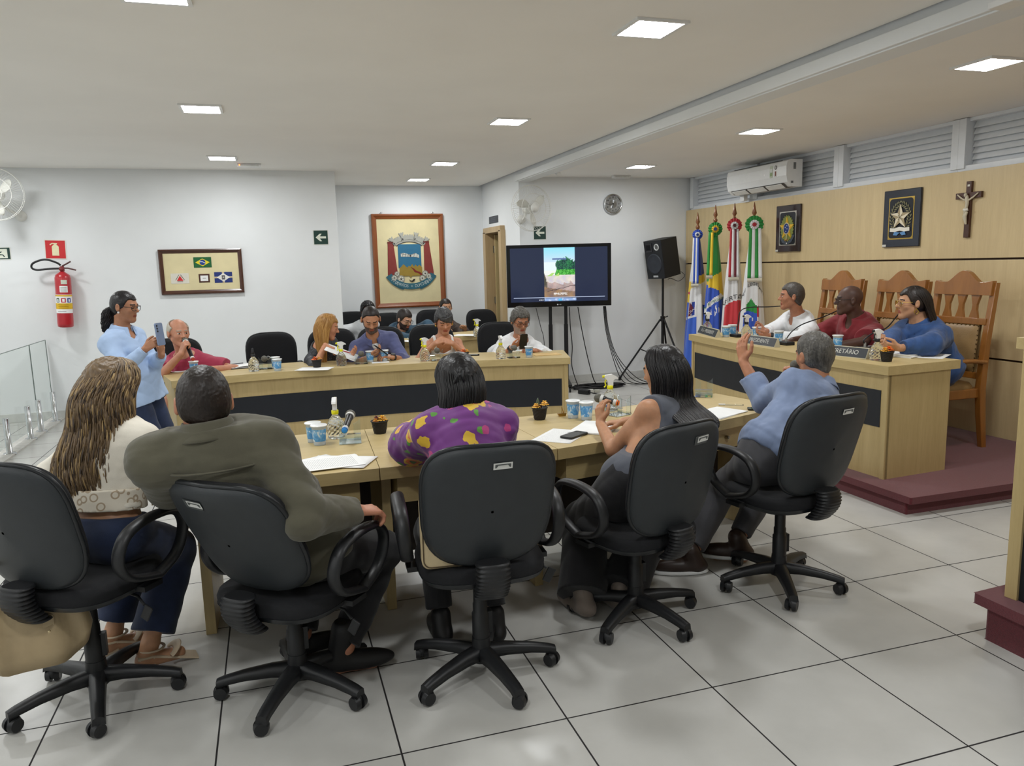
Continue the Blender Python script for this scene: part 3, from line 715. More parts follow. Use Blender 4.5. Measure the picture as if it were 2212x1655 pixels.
curved('SANTOS = DUMONT', 790, 455, 90, 4.1, .045); curved('1709', 870, 395, 130, 5.2, .05); curved('1848', 870, 395, 49, 5.2, .05)
p.build('coat_of_arms', t)

# --- safety signs
def sign(name, label, cx, cz, y, w, h, draw, rot=0):
    t = thing(name, label, 'sign', (cx, y, cz), rot=(0, rot, 0))
    m = MB(); m.prism(rrect(w + .016, h + .016, .008), (0, 0, 0), (1, 0, 0), (0, 0, 1), .002); m.build('plate', mat('sign_white', (228, 230, 222), .5, var=.01), t)
    p = Pl((0, -.002, 0), (1, 0, 0), (0, 0, 1)); draw(p); p.build('pictogram', t)
GREEN = (30, 62, 54); PALE = (226, 230, 214)
def arrow(p):
    p.rect(-.083, -.083, .083, .083, GREEN, .0004); k = .062
    p.poly([(-k, 0), (-.012, -.045), (.012, -.045), (-.012, -.013), (k, -.013), (k, .013), (-.012, .013), (.012, .045), (-.012, .045)], PALE, .0018)
q = aty(693, 513, YL); sign('exit_sign', 'green square sign with a white left arrow near the niche corner', q.x, q.z, YL - .001, .166, .166, arrow)
q = aty(1166, 503, YC); sign('exit_sign', 'green square sign with a white left arrow above the television', q.x, q.z, YC - .001, .166, .166, arrow)
def runner(p):
    p.rect(-.14, -.062, .14, .062, GREEN, .0004); p.rect(-.02, -.05, .115, .05, PALE, .0018)
    p.disc(.022, .03, .010, GREEN, .003)
    for s_ in ([(.024, .02), (.042, -.012)], [(.042, -.012), (.07, -.014), (.085, -.036)], [(.042, -.012), (.03, -.03), (.022, -.046)], [(.028, .012), (.006, .006), (.0, -.012)], [(.03, .014), (.052, .012), (.06, .022)]): p.band(s_, .011, GREEN, .003)
q = aty(-3, 548, YL); sign('exit_sign', 'green and white running man sign cut by the left edge', q.x - .03, q.z, YL - .001, .28, .124, runner)
def ext(p):
    p.rect(-.098, -.098, .098, .098, (204, 44, 48), .0004); p.poly([(-.034, -.068), (.034, -.068), (.034, .03), (.02, .048), (-.02, .048), (-.034, .03)], (234, 226, 186), .0018)
    p.rect(-.014, .048, .014, .06, (234, 226, 186), .0018); p.band([(.02, .064), (-.03, .066), (-.052, .05)], .012, (234, 226, 186), .0018)
q = aty(120, 539, YL); sign('extinguisher_sign', 'red square sign with a pale extinguisher picture above the fire extinguisher', q.x, q.z, YL - .001, .2, .2, ext, .035)
# --- door plaque
t = thing('door_plaque', 'small dark plaque with faint lettering above the door', 'plaque', (XD - .002, 8.46, 2.27), rot=(0, 0, 0))
m = MB(); m.box((0, 0, 0), (.008, .46, .10)); m.build('plate', mat('plaque_black', (34, 38, 46), .35, var=.03), t)
m = MB()
for k, z in enumerate((.025, .0, -.026)): m.box((-.0045, .02 * k, z), (.001, .26 + .03 * k, .008))
m.build('lettering', P_((92, 98, 108)), t)

# --- wall fans
M_FANW = mat('fan_white', (224, 224, 218), .4, var=.01)
def fan(label, c, yawdeg, R, wallp):
    t = thing('wall_fan', label, 'fan', c, math.radians(yawdeg), 'white wall fans')
    m = MB()
    for r, y in ((R, 0), (R * .985, -.035), (R * .62, -.075), (R * .3, -.085)): m.tube([(r * math.cos(2 * PI * i / 48), y, r * math.sin(2 * PI * i / 48)) for i in range(48)], .0032, 6, True)
    for i in range(60):
        a = 2 * PI * i / 60; pts = [(r * math.cos(a + s), y, r * math.sin(a + s)) for r, y, s in ((R * .16, -.085, .35), (R * .4, -.084, .22), (R * .7, -.07, .1), (R * .95, -.042, .02), (R, 0, 0), (R * .9, .05, 0), (R * .5, .08, 0), (R * .2, .085, 0))]
        m.tube(pts, .0013, 4)
    m.build('wire_guard', M_FANW, t)
    m = MB(); m.lathe([(.002, .02), (R * .2, .018), (R * .2, .005), (.002, 0)], 24, (0, -.085, 0), Rx(PI / 2)); m.build('hub_badge', M_FANW, t)
    for k in range(3):
        a = 2 * PI * k / 3 + .5
        def bl(u, v):
            r = R * (.14 + .68 * u); w = .42 * math.sin(PI * min(u * .8 + .2, 1)) ** .6; th = a + (v - .5) * 2 * w * (.7 + .4 * (1 - u)) + .25 * u
            return Vector((r * math.cos(th), -.01 + .035 * (v - .5) - .01 * u, r * math.sin(th)))
        m = MB(); m.sheet(bl, 12, 8); m.build('blade', mat('fan_blade', (222, 222, 214), .35, var=.01), t, solid=.003)
    m = MB(); m.lathe([(.03, .0), (.06, .01), (.065, .07), (.05, .12), (.02, .14)], 20, (0, .02, 0), Rx(-PI / 2)); m.build('motor', M_FANW, t)
    iv = t.matrix_basis.inverted() if False else Matrix.Translation(Vector(c)) @ Matrix.Rotation(math.radians(yawdeg), 4, 'Z')
    lw = iv.inverted() @ Vector(wallp)
    m = MB(); m.tube(spline([(0, .12, -.02), (0, .16, -.10), lw + Vector((0, -.05, 0)), lw], 5), .016, 8); m.lathe([(.06, 0), (.055, .03), (.02, .04)], 16, lw, Rx(PI / 2)); m.build('bracket', M_FANW, t)
q = aty(-10, 420, 7.05); fan('white wall fan cut by the left edge of the photo', q, 0, .27, (q.x + .12, YL, q.z - .2))
q = aty(1147, 450, 6.95); fan('white wall fan on the corner above the television', q, 12, .285, (q.x - .03, YC, q.z - .12))

# --- clock
q = aty(1322, 441, YC)
t = thing('wall_clock', 'round steel wall clock on the white wall above the speaker', 'clock', (q.x, YC, q.z))
m = MB(); m.lathe([(.02, 0), (.13, 0), (.135, .02), (.132, .045), (.118, .05), (.113, .035), (.11, .028)], 40, (0, 0, 0), Rx(PI / 2)); m.build('rim', M_CHROME, t)
m = MB(); m.lathe([(.001, .029), (.113, .027)], 40, (0, 0, 0), Rx(PI / 2)); 
dial = NT('brushed_dial'); dial.b.inputs['Base Color'].default_value = lin((176, 178, 180)); dial.b.inputs['Metallic'].default_value = 1; dial.b.inputs['Roughness'].default_value = .3; dial.b.inputs['Anisotropic'].default_value = .9
tg = dial.n('ShaderNodeTangent', direction_type='RADIAL', axis='Y'); dial.l(tg.outputs[0], dial.b.inputs['Tangent']); m.build('dial', dial.m, t)
p = Pl((0, -.031, 0), (1, 0, 0), (0, 0, 1))
for h in range(1, 13): a = PI / 2 - h * PI / 6; p.text(str(h), .088 * math.cos(a), .088 * math.sin(a), .021, (58, 60, 62), .001)
p.build('numerals', t)
for L_, a, wd in ((.05, -1.72, .009), (.075, PI + .12, .006)):
    p = Pl((0, -.034, 0), (1, 0, 0), (0, 0, 1)); p.band([(-.012 * math.cos(a), -.012 * math.sin(a)), (L_ * math.cos(a), L_ * math.sin(a))], wd, (40, 42, 44)); p.build('hand', t)

# --- fire extinguisher
M_RED = mat('extinguisher_red', (178, 34, 44), .3, var=.02, coat=.3)
q = aty(138, 640, 7.29)
t = thing('fire_extinguisher', 'red fire extinguisher with yellow and white labels on the left wall', 'fire extinguisher', (q.x, 7.29, q.z), rot=(0, .045, 0))
m = MB(); m.lathe([(.06, -.345), (.078, -.335), (.08, -.30), (.08, .20), (.07, .235), (.035, .262), (.022, .27), (.022, .285)], 28); m.build('cylinder', M_RED, t)
def wrap(m, a0, a1, z0, z1, r, mi): m.rings([[Vector((r * math.sin(a), -r * math.cos(a), z)) for a in [a0 + (a1 - a0) * i / 16 for i in range(17)]] for z in (z0, z1)], False, False, mi)
m = MB(); wrap(m, -1.5, 1.5, -.185, .02, .0812, 0); wrap(m, -1.5, 1.5, -.14, -.075, .0818, 1); wrap(m, -1.5, 1.5, .0, .015, .0818, 1)
wrap(m, -.85, -.40, -.068, -.018, .0818, 2); wrap(m, -.15, .42, -.068, -.018, .0818, 3); wrap(m, .6, 1.1, -.068, -.018, .0818, 4); wrap(m, -.7, -.5, -.062, -.03, .0822, 0); wrap(m, .0, .28, -.058, -.028, .0822, 0); wrap(m, .75, .95, -.058, -.03, .0822, 0)
for k in range(3): wrap(m, -.6, .7, -.132 + k * .018, -.126 + k * .018, .0822, 5)
wrap(m, -.7, .4, -.17, -.165, .0818, 6)
m.build('instruction_label', [M_PAPER, P_((222, 180, 30)), P_((60, 78, 66)), P_((186, 40, 58)), P_((56, 62, 150)), P_((170, 130, 20)), P_((120, 120, 120))], t)
m = MB(); wrap(m, -.25, .75, .045, .115, .0812, 0); wrap(m, -.05, .7, .135, .18, .0812, 1)
for k in range(4): wrap(m, -.15, .6, .055 + k * .013, .06 + k * .013, .0816, 2)
m.build('inspection_tag', [M_PAPER, P_((206, 212, 196)), P_((150, 152, 150))], t)
m = MB(); m.cyl((0, 0, .28), (0, 0, .33), .026, .02); m.ell((0, -.02, .30), (.03, .02, .026)); m.build('valve', mat('valve_red', (120, 40, 44), .4), t)
m = MB(); m.tube([(.0, 0, .33), (.05, -.005, .36), (.09, -.01, .385)], .008, 6, flat=(1, .6, (0, 0, 1))); m.tube([(0, 0, .31), (.06, -.005, .31), (.14, -.015, .29)], .008, 6, flat=(1, .6, (0, 0, 1))); m.build('squeeze_handle', mat('handle_dark', (84, 50, 48), .4), t)
m = MB(); m.tube(spline([(-.01, -.01, .34), (-.05, -.02, .37), (-.16, -.02, .40), (-.27, -.02, .36), (-.29, -.02, .31), (-.24, -.02, .285), (-.12, -.02, .30), (-.02, -.02, .305)], 6), .011, 8); m.build('hose', M_BLACKP, t)

# --- ceiling bits
def ceil_lamp(lab, x, y, H, led_on):
    t = thing('emergency_lamp', lab, 'emergency light', (x, y, H)); m = MB(); m.box((0, 0, -.018), (.25, .07, .036)); m.build('housing', M_WHITE, t, bevel=.006)
    m = MB(); m.box((0, -.036, -.02), (.2, .002, .018)); m.build('lens', P_((214, 216, 212)), t)
    if led_on: m = MB(); m.ell((-.10, -.037, -.018), (.006, .004, .006)); m.build('charge_light', mat('amber_light', (255, 120, 40), .4, emit=6), t)
q = atz(538, 354, HL); ceil_lamp('small emergency lamp with an orange light on the main ceiling near the left wall', q.x, q.y, HL, True)
q = atz(1342, 379, HR); ceil_lamp('small emergency lamp on the lower ceiling near the clock wall', q.x, q.y, HR, False)
q = atz(1203, 366, HR); t = thing('ceiling_sensor', 'small white sensor under the lower ceiling beside the beam', 'sensor', (q.x, q.y, HR))
m = MB(); m.cyl((0, 0, 0), (0, 0, -.03), .02); m.box((0, -.02, -.045), (.05, .09, .04), Rx(.3)); m.build('sensor_body', M_WHITE, t, bevel=.006)
q = atz(2180, 6, 2.66); t = thing('junction_box', 'white junction box under the beam at the top right corner', 'box', (q.x, q.y, 2.675)); m = MB(); m.box((0, 0, -.014), (.10, .12, .028)); m.build('cover', M_WHITE, t, bevel=.004)

# --- air conditioner
t = thing('air_conditioner', 'white split air conditioner below the lower ceiling at the panelled wall', 'air conditioner', (6.48, 0, 0))
prof = [(0, 2.38), (-.13, 2.385), (-.185, 2.43), (-.205, 2.50), (-.205, 2.60), (-.19, 2.655), (-.15, 2.67), (0, 2.67)]
m = MB(); m.rings([[Vector((a, y, z)) for a, z in prof] for y in (5.93, 4.80)], True, True, 0, False); m.build('casing', M_WHITE, t, bevel=.008)
m = MB(); m.rings([[Vector((a, y, z)) for a, z in ((-.19, 2.425), (-.14, 2.382), (-.06, 2.38), (-.06, 2.40), (-.12, 2.41))] for y in (5.86, 4.87)], True, True, 0, False); m.build('air_outlet', mat('outlet_grey', (96, 92, 88), .6), t)
for ya, yb in ((5.83, 5.56), (5.52, 5.22), (5.18, 4.90)): m = MB(); m.box((-.165, (ya + yb) / 2, 2.395), (.07, ya - yb, .006), Ry(.6)); m.build('louvre', M_WHITE, t)
m = MB(); m.box((-.17, 5.37, 2.667), (.012, .9, .006)); m.build('intake_grille', P_((70, 70, 70)), t)
p = Pl((-.2055, 5.06, 2.56), (0, -1, 0), (0, 0, 1)); p.poly(rrect(.055, .13, .015), (198, 206, 186), .0005); p.rect(-.02, -.045, .02, -.01, (150, 170, 120), .002); p.rect(-.02, .0, .02, .035, (228, 230, 226), .002); p.disc(.075, .04, .022, (66, 60, 56), .0005); p.disc(.075, .04, .015, (186, 184, 180), .002); p.poly([(.062, -.06), (.075, -.045), (.088, -.06), (.086, .0), (.064, .0)], (128, 70, 54), .0005); p.disc(-.12, -.02, .012, (250, 250, 250), .0005); p.build('energy_sticker', t)
m = MB(); m.box((-.1, 4.799, 2.60), (.03, .004, .07)); m.box((-.13, 4.799, 2.43), (.03, .004, .022)); m.build('side_vent', P_((120, 122, 122)), t)
m = MB(); m.box((-.03, 5.83, 2.345), (.05, .08, .07)); m.build('pipe_cover', M_WHITE, t)

# --- plaques and the crucifix on the panelled wall (local: x runs along -y)
M_GOLD = mat('gold_metal', (196, 164, 84), .35, .9, var=.04); M_SILV = mat('silver_rim', (196, 192, 182), .35, .8, var=.03)
def plaque(lab, y, z, w, h, base, rim, draw):
    t = thing('plaque', lab, 'plaque', (6.495, y, z), group='dark emblem plaques on the panelled wall')
    m = MB(); m.box((-.012, 0, 0), (.024, w, h)); m.build('board', base, t, bevel=.006)
    p = Pl((-.024, 0, 0), (0, -1, 0), (0, 0, 1)); W, H_ = w * .69, h * .73
    p.rect(-W / 2, -H_ / 2, W / 2, H_ / 2, rim, .0); p.poly(rrect(W - .022, H_ - .022, .03), (22, 26, 34), .0016); p.build('rim_plate', t)
    p = Pl((-.028, 0, 0), (0, -1, 0), (0, 0, 1)); draw(p); p.build('emblem', t)
    p = Pl((-.0242, 0, 0), (0, -1, 0), (0, 0, 1)); p.rect(-w / 2 + .004, -h / 2 + .006, -w / 2 + .05, -h / 2 + .026, (206, 204, 196)); p.build('name_tag', t)
def emb1(p):
    p.poly([((.118 if i % 2 else .1) * math.cos(2 * PI * i / 48), (.15 if i % 2 else .132) * math.sin(2 * PI * i / 48)) for i in range(48)], (134, 142, 70), .001, .004)
    p.band([(-.115, -.075), (-.07, -.14), (0, -.165), (.07, -.14), (.115, -.075)], .035, (74, 82, 96), .003)
    p.poly(star_pts(.13, .055), (224, 178, 44), .005, .004); p.poly(star_pts(.095, .036), (176, 92, 30), .009, .001)
    for i in range(5): a = PI / 2 + 2 * PI * i / 5; p.band([(0, 0), (.12 * math.cos(a), .12 * math.sin(a))], .012, (232, 192, 60), .010)
    p.disc(0, 0, .056, (206, 196, 160), .012, .066); p.disc(0, 0, .044, (32, 58, 130), .014, .054)
    for a, b in ((.012, .03), (-.016, .012), (.016, -.004), (-.004, -.032)): p.poly([(x + a, y + b) for x, y in star_pts(.009, .004)], (230, 232, 230), .0158)
    p.rect(-.006, -.12, .006, -.066, (226, 214, 170), .010); p.band([(-.025, -.115), (.025, -.13)], .006, (226, 190, 80), .010); p.band([(-.025, -.135), (.025, -.12)], .006, (170, 60, 50), .010); p.poly([(x, y - .165) for x, y in star_pts(.013, .006)], (230, 230, 226), .005)
def emb2(p):
    for s in (-1, 1):
        for i in range(11):
            a = math.radians(-60 + i * 13.5); c = (s * .105 * math.cos(a), .01 + .125 * math.sin(a))
            for d in (-.5, .9): b = a + PI / 2 + d; p.poly([(c[0], c[1]), (c[0] + s * .03 * math.cos(b - .25), c[1] + .03 * math.sin(b - .25)), (c[0] + s * .042 * math.cos(b), c[1] + .042 * math.sin(b)), (c[0] + s * .03 * math.cos(b + .25), c[1] + .03 * math.sin(b + .25))][::s], (128, 124, 92), .001, .003)
    st = star_pts(.118, .05); 
    for i in range(10): p.poly([(0, 0.01), (st[i][0], st[i][1] + .01), (st[(i + 1) % 10][0], st[(i + 1) % 10][1] + .01)], (226, 216, 190) if i % 2 else (168, 152, 118), .006, .004)
    p.band([(-.022, .03), (.02, -.012)], .006, (120, 112, 90), .0105); p.band([(.022, .03), (-.02, -.012)], .006, (120, 112, 90), .0105)
    p.band([(-.115, -.10), (-.06, -.105), (0, -.095), (.06, -.105), (.115, -.10)][::1], .034, (232, 228, 214), .006)
    for s in (-1, 1): p.poly([(s * .0, -.13), (s * .06, -.118), (s * .075, -.15), (s * .03, -.155)][::s], (92, 140, 188), .004, .003)
MB1 = mat('plaque_mahogany', (44, 28, 30), .2, var=.03, coat=.6); MB2 = mat('plaque_navy', (22, 28, 44), .2, var=.03, coat=.6)
plaque('dark wood plaque with a yellow and blue star emblem, left of the three', 5.01, 1.943, .42, .515, MB1, M_SILV, emb1)
plaque('navy plaque with a cream star and laurel wreath emblem, near the crucifix', 3.385, 1.953, .43, .52, MB2, M_GOLD, emb2)
plaque('dark plaque cut by the right edge of the photo', 1.80, 1.955, .43, .52, MB1, M_SILV, lambda p: p.poly(star_pts(.1, .045), (170, 160, 120), .002))
t = thing('crucifix', 'dark wooden crucifix with a pale figure on the panelled wall', 'crucifix', (6.495, 2.68, 1.98))
m = MB(); m.box((-.012, 0, 0), (.024, .05, .46)); m.box((-.0125, 0, .115), (.025, .245, .05)); m.build('cross', M_WALNUT, t, bevel=.003)
m = MB()
m.tube(spline([(-.035, 0, -.085), (-.043, .004, -.02), (-.037, -.006, .04), (-.036, 0, .09), (-.034, 0, .115)], 4), [.008, .009, .01, .011, .012, .013, .013, .012, .013, .014, .015, .016, .016, .014, .012, .009, .007][:17], 8)
m.tube([(-.036, 0, -.02), (-.05, .008, -.055), (-.034, .0, -.12)], [.011, .010, .006], 8); m.tube([(-.036, -.006, -.02), (-.05, -.008, -.055), (-.034, -.004, -.12)], [.011, .010, .006], 8)
for s in (-1, 1): m.tube([(-.034, s * .016, .075), (-.034, s * .055, .095), (-.03, s * .10, .128)], [.008, .007, .005], 8)
m.ell((-.042, .01, .118), (.014, .013, .018)); m.build('corpus_figure', mat('ivory_figure', (206, 196, 172), .5, var=.04), t)
m = MB(); m.tube([(-.036, .018, .0), (-.047, 0, -.005), (-.036, -.018, .0)], .013, 8); m.build('loincloth', P_((226, 222, 210)), t)
m = MB(); m.box((-.025, 0, .195), (.003, .022, .016)); m.build('title_plate', P_((220, 216, 204)), t)

# --- television on a stand
TV0, TV1 = aty(1093, 533, 7.02), aty(1320, 522, 6.62)
tc = (TV0 + TV1) / 2; ang = math.atan2(TV1.y - TV0.y, TV1.x - TV0.x); TW = (Vector((TV1.x - TV0.x, TV1.y - TV0.y))).length; TH = .79
tz = (TV0.z + TV1.z) / 2 - TH / 2
t = thing('television', 'large black flat television showing a video, on a wheeled floor stand', 'television', (tc.x, tc.y, 0), ang)
m = MB(); m.box((0, .03, tz), (TW, .06, TH)); m.build('bezel', mat('gloss_black', (10, 11, 14), .12, var=0), t, bevel=.006)
scr = NT('tv_picture'); at = scr.n('ShaderNodeAttribute', attribute_name='picture'); scr.l(at.outputs['Color'], scr.b.inputs['Emission Color']); scr.b.inputs['Emission Strength'].default_value = 1.0; scr.b.inputs['Base Color'].default_value = (.01, .01, .012, 1); scr.b.inputs['Roughness'].default_value = .12
m = MB(); sw, sh = TW * .93, TH * .865; N1, N2 = 186, 100
m.sheet(lambda u, v: Vector(((u - .5) * sw, -.0012, tz + .012 + (v - .5) * sh)), N1, N2, 0, False); o = m.build('screen', scr.m, t)
ca = o.data.color_attributes.new('picture', 'FLOAT_COLOR', 'POINT'); buf = np.zeros((len(o.data.vertices), 4), 'f'); rs = np.random.RandomState(3)
def nz(x, y, s): return math.sin(x * s * 1.7 + math.sin(y * s * 2.3) * 1.5) * math.sin(y * s * 2.1 + 1.3 * math.sin(x * s * 1.1))
k = 0
for i in range(N1 + 1):
    for j in range(N2 + 1):
        u, v = i / N1, j / N2; c = (30, 40, 66)
        if .345 < u < .665 and v > .07:
            x = (u - .345) / .32; y = (v - .07) / .93; n = nz(x, y, 9); f = nz(x, y, 31)
            if y > .72: c = (150 + 60 * (1 - (y - .72) / .28), 232, 250)
            elif y > .54: c = (236, 250, 252) if x < .45 + .05 * n else (212, 238, 248)
            elif y > .46: c = (246, 250, 244)
            else: c = (226 + 14 * n, 218 + 12 * n, 214 + 10 * f)
            if x > .40 + .06 * n and .46 < y < .80 - .25 * abs(x - .72) + .03 * f: c = (34 + 24 * f, 96 + 46 * f + 20 * n, 70 + 20 * f) if y > .56 else (70 + 50 * f, 170 + 50 * f, 60 + 40 * f)
            if .28 < x < .72 and .76 < y < .79: c = (96, 120, 170)
            if .12 < x < .5 and .44 < y < .50 and n > -.4: c = (180, 224, 120)
            if y < .30 + .04 * n: c = (186 + 22 * n + 10 * f, 164 + 16 * n, 160 + 14 * n) if x > .1 else (110, 100, 88)
            if y < .12 + .1 * (1 - x): c = (150 + 20 * n, 122 + 14 * n, 100 + 10 * f)
            if abs(y - .12 - .13 * x - .01 * n) < .007 and x > .1: c = (66, 50, 58)
            if x < .08 and .25 < y < .52 - x * 2: c = (84, 80, 66)
            if (.08 < y < .105 or .055 < y < .075) and .3 < x < .74 and f > -.5: c = (244, 240, 236)
        if .345 < u < .675 and .012 < v < .062: c = (150, 178, 226) if nz(u * 3, v, 20) > -.2 else (196, 214, 246)
        if .49 < u < .53 and .015 < v < .06: c = (96, 196, 246)
        if .03 < u < .97 and .072 < v < .084: c = (206, 220, 250)
        if .285 < u < .335 and .025 < v < .043 and (i % 3): c = (214, 220, 232)
        buf[k] = lin(tuple(min(max(q, 0), 255) for q in c)); k += 1
ca.data.foreach_set('color', buf.ravel())
p = Pl((0, -.001, tz - TH / 2 + .028), (1, 0, 0), (0, 0, 1)); p.disc(-.022, 0, .009, (206, 206, 206), .001); p.text('LG', .012, 0, .014, (206, 206, 206), .001); p.build('maker_mark', t)
for sx in (-.115, .085):
    m = MB(); m.box((sx, .075, (tz - TH * .3 + .52) / 2 + .06), (.042, .03, tz - .3)); m.box((sx, .08, .45), (.052, .036, .78)); m.build('upright', M_METBLK, t, bevel=.003)
m = MB(); m.box((-.01, .075, tz - .1), (.5, .02, .1)); m.build('mount_plate', M_METBLK, t)
for sx in (-.13, .10):
    m = MB(); m.box((sx, -.03, .085), (.05, .56, .035)); m.build('foot', M_METBLK, t, bevel=.004)
    for sy in (-.28, .22): m = MB(); m.cyl((sx - .012, sy, .035), (sx + .012, sy, .035), .034); m.box((sx, sy, .06), (.03, .02, .03)); m.build('castor', M_BLACKP, t)

# --- loudspeaker on a tripod
sx_, sy_ = 5.985, 6.98
t = thing('speaker_stand', 'black tripod stand with spread legs under the loudspeaker', 'stand', (sx_, sy_, 0))
m = MB(); m.cyl((0, 0, .12), (0, 0, .84), .02); m.cyl((0, 0, .8), (0, 0, 1.42), .016); m.build('pole', M_METBLK, t)
m = MB(); m.cyl((0, 0, .80), (0, 0, .87), .032); m.cyl((.02, 0, .85), (.07, -.02, .87), .008); m.build('collar', M_METBLK, t)
fl_ = atz(1338, 818, .02); ld = Vector((fl_.x - sx_, fl_.y - sy_)); a0 = math.atan2(ld.y, ld.x); LL = .52
for k in range(3):
    a = a0 + 2 * PI * k / 3; L1 = ld.length if k == 0 else LL
    if k == 2: L1 = .27
    d = Vector((math.cos(a), math.sin(a), 0)); m = MB(); m.tube([d * .03 + Vector((0, 0, .83)), d * L1 + Vector((0, 0, .02))], .013, 8); m.cyl(d * (L1 - .012) + Vector((0, 0, .04)), d * L1 + Vector((0, 0, .0)), .02); m.tube([d * (L1 * .5) + Vector((0, 0, .42)), Vector((0, 0, .3))], .008, 6); m.build('leg', M_METBLK, t)
t = thing('loudspeaker', 'black loudspeaker tilted down on a tripod by the clock wall', 'speaker', (sx_, sy_, 1.66), rot=(.16, -.02, math.radians(-74)))
M_SPK = mat('speaker_black', (24, 26, 30), .55, var=.03, bump=.2, bscale=300)
m = MB(); rg = [[Vector((x, y, z)) for x, y in ((-.165, -.17), (.165, -.17), (.13, .17), (-.13, .17))] for z in (-.255, .255)]; m.rings(rg, True, True, 0, False); m.build('cabinet', M_SPK, t, bevel=.012)
m = MB(); m.lathe([(.002, .012), (.05, .010), (.115, .006), (.125, .012), (.135, .004), (.137, 0)], 32, (0, -.17, -.055), Rx(PI / 2)); m.build('woofer', mat('cone_grey', (44, 48, 56), .6), t)
m = MB(); m.lathe([(.03, .0), (.034, .008), (.042, .009), (.046, 0)], 24, (.075, -.17, .165), Rx(PI / 2)); m.build('port_ring', P_((176, 178, 176)), t)
m = MB(); m.rings([[Vector((-.075 + a * .065, -.17 - d, .165 + b * .06)) for a, b in ((-1, -1), (1, -1), (1, 1), (-1, 1))] for a_, d in ((1, 0), (1, .008))] + [[Vector((-.075 + a * .03, -.166, .165 + b * .025)) for a, b in ((-1, -1), (1, -1), (1, 1), (-1, 1))]], True, True, 0, False); m.build('horn', mat('horn_black', (30, 30, 34), .35), t)
p = Pl((0, -.171, -.222), (1, 0, 0), (0, 0, 1)); p.rect(-.045, -.012, .045, .012, (188, 190, 192)); p.build('badge', t)
m = MB(); m.tube(spline([(.15, .15, -.22), (.2, .16, -.28), (.14, .1, -.34), (.06, .04, -.29), (.02, .02, -.3)], 6), .004, 6); m.build('cable', M_BLACKP, t)

# --- cables
M_CABLE = mat('cable_black', (20, 20, 22), .5, var=0)
def cable(lab, pts, r=.006, k=8): m = MB(); m.tube(spline(pts, k), r, 6); tag(m.build('cable', M_CABLE), lab, 'cable', 'black cables below the television')
def lt(x, y, z): v = Rz(ang) @ Vector((x, y, 0)); return Vector((tc.x + v.x, tc.y + v.y, z))
cable('black cable hanging straight beside the right upright of the television stand', [lt(.13, .06, 1.06), lt(.14, .05, .8), lt(.16, .04, .55), lt(.15, .02, .3), lt(.22, -.05, .05), lt(.26, -.1, .012)])
cable('black cable slanting from the middle of the television to the floor', [lt(.24, .05, 1.06), lt(.29, .05, .75), lt(.36, .05, .4), lt(.44, .08, .1), lt(.5, .1, .012), lt(.42, -.1, .012)])
for i in range(4): cable('black cable in the bundle under the right end of the television', [lt(.57 + .01 * i, .06, 1.06), lt(.60 + .012 * i, .06, .75), lt(.68 + .02 * i, .06, .42), lt(.80 + .06 * i, .1, .1 + .01 * i), lt(.95 + .09 * i, .2, .013), lt(1.25 + .06 * i, .22 - .02 * i, .013)], .005)
cable('thin black cable behind the left upright of the television stand', [lt(-.3, .09, 1.06), lt(-.24, .12, .8), lt(-.2, .15, .6), lt(-.2, .15, .012)], .004)
cx_, cy_ = atz(1295, 838, 0).x, atz(1295, 838, 0).y
for i in range(9):
    ph = random.uniform(0, 6); pts = []
    for j in range(14):
        a = ph + j * .95; pts.append((cx_ + (.17 + .10 * math.sin(j * 1.3 + i)) * math.cos(a) * 1.5, cy_ + (.11 + .05 * math.cos(j * .9 + i * 2)) * math.sin(a) + .02, .008 + .006 * (i % 5) + .01 * abs(math.sin(j + i))))
    m = MB(); m.tube(spline(pts, 6), .006, 6); tag(m.build('coiled_cable', M_CABLE), 'black coiled cable in the heap on the floor below the television', 'cable', 'coiled cables in the floor heap')
q = atz(1262, 848, .02); t = thing('power_adapter', 'black power adapter block at the near end of the cable heap', 'power adapter', (q.x, q.y, 0), .5)
m = MB(); m.box((0, 0, .03), (.07, .16, .06)); m.build('block', M_BLACKP, t, bevel=.012); m = MB(); m.tube(spline([(0, -.08, .03), (.02, -.14, .02), (.05, -.19, .012), (.02, -.21, .012)], 5), .008, 6); m.build('lead', M_CABLE, t)
q = atz(1282, 845, .02); t = thing('plug_connector', 'pair of pale plastic plug connectors on the cable heap', 'plug', (q.x, q.y, 0), -.15)
m = MB(); m.box((-.04, 0, .022), (.075, .05, .042)); m.build('socket_half', P_((204, 204, 196)), t, bevel=.005); m = MB(); m.box((.045, 0, .02), (.07, .04, .036)); m.build('plug_half', P_((176, 176, 166)), t, bevel=.005)

# --- glass balustrade at the left
t = thing('glass_balustrade', 'clear glass balustrade panel with short steel posts at the left', 'balustrade')
gx = -1.56; zt = (atx(120, 728, gx).z + atx(62, 745, gx).z) / 2
M_GL2 = NT('balustrade_glass'); M_GL2.b.inputs['Base Color'].default_value = lin((248, 252, 250)); M_GL2.b.inputs['Transmission Weight'].default_value = 1; M_GL2.b.inputs['Roughness'].default_value = .01; M_GL2.b.inputs['IOR'].default_value = 1.08; M_GL2 = M_GL2.m
M_GEDGE = mat('glass_edge', (96, 112, 106), .2, var=0)
gy = [7.36, atx(62, 745, gx).y, 5.35, 4.3, 3.2]
for i in range(4):
    a, b = gy[i] - .004, gy[i + 1] + .004
    m = MB(); m.box((gx, (a + b) / 2, (.06 + zt) / 2), (.010, a - b, zt - .06)); pn = m.build('glass_panel', M_GL2, t)
    m = MB()
    m.box((gx, (a + b) / 2, zt), (.011, a - b, .006)); m.box((gx, a, (zt + .06) / 2), (.011, .006, zt - .06)); m.box((gx, b, (zt + .06) / 2), (.011, .006, zt - .06))
    m.build('polished_edge', M_GEDGE, pn)
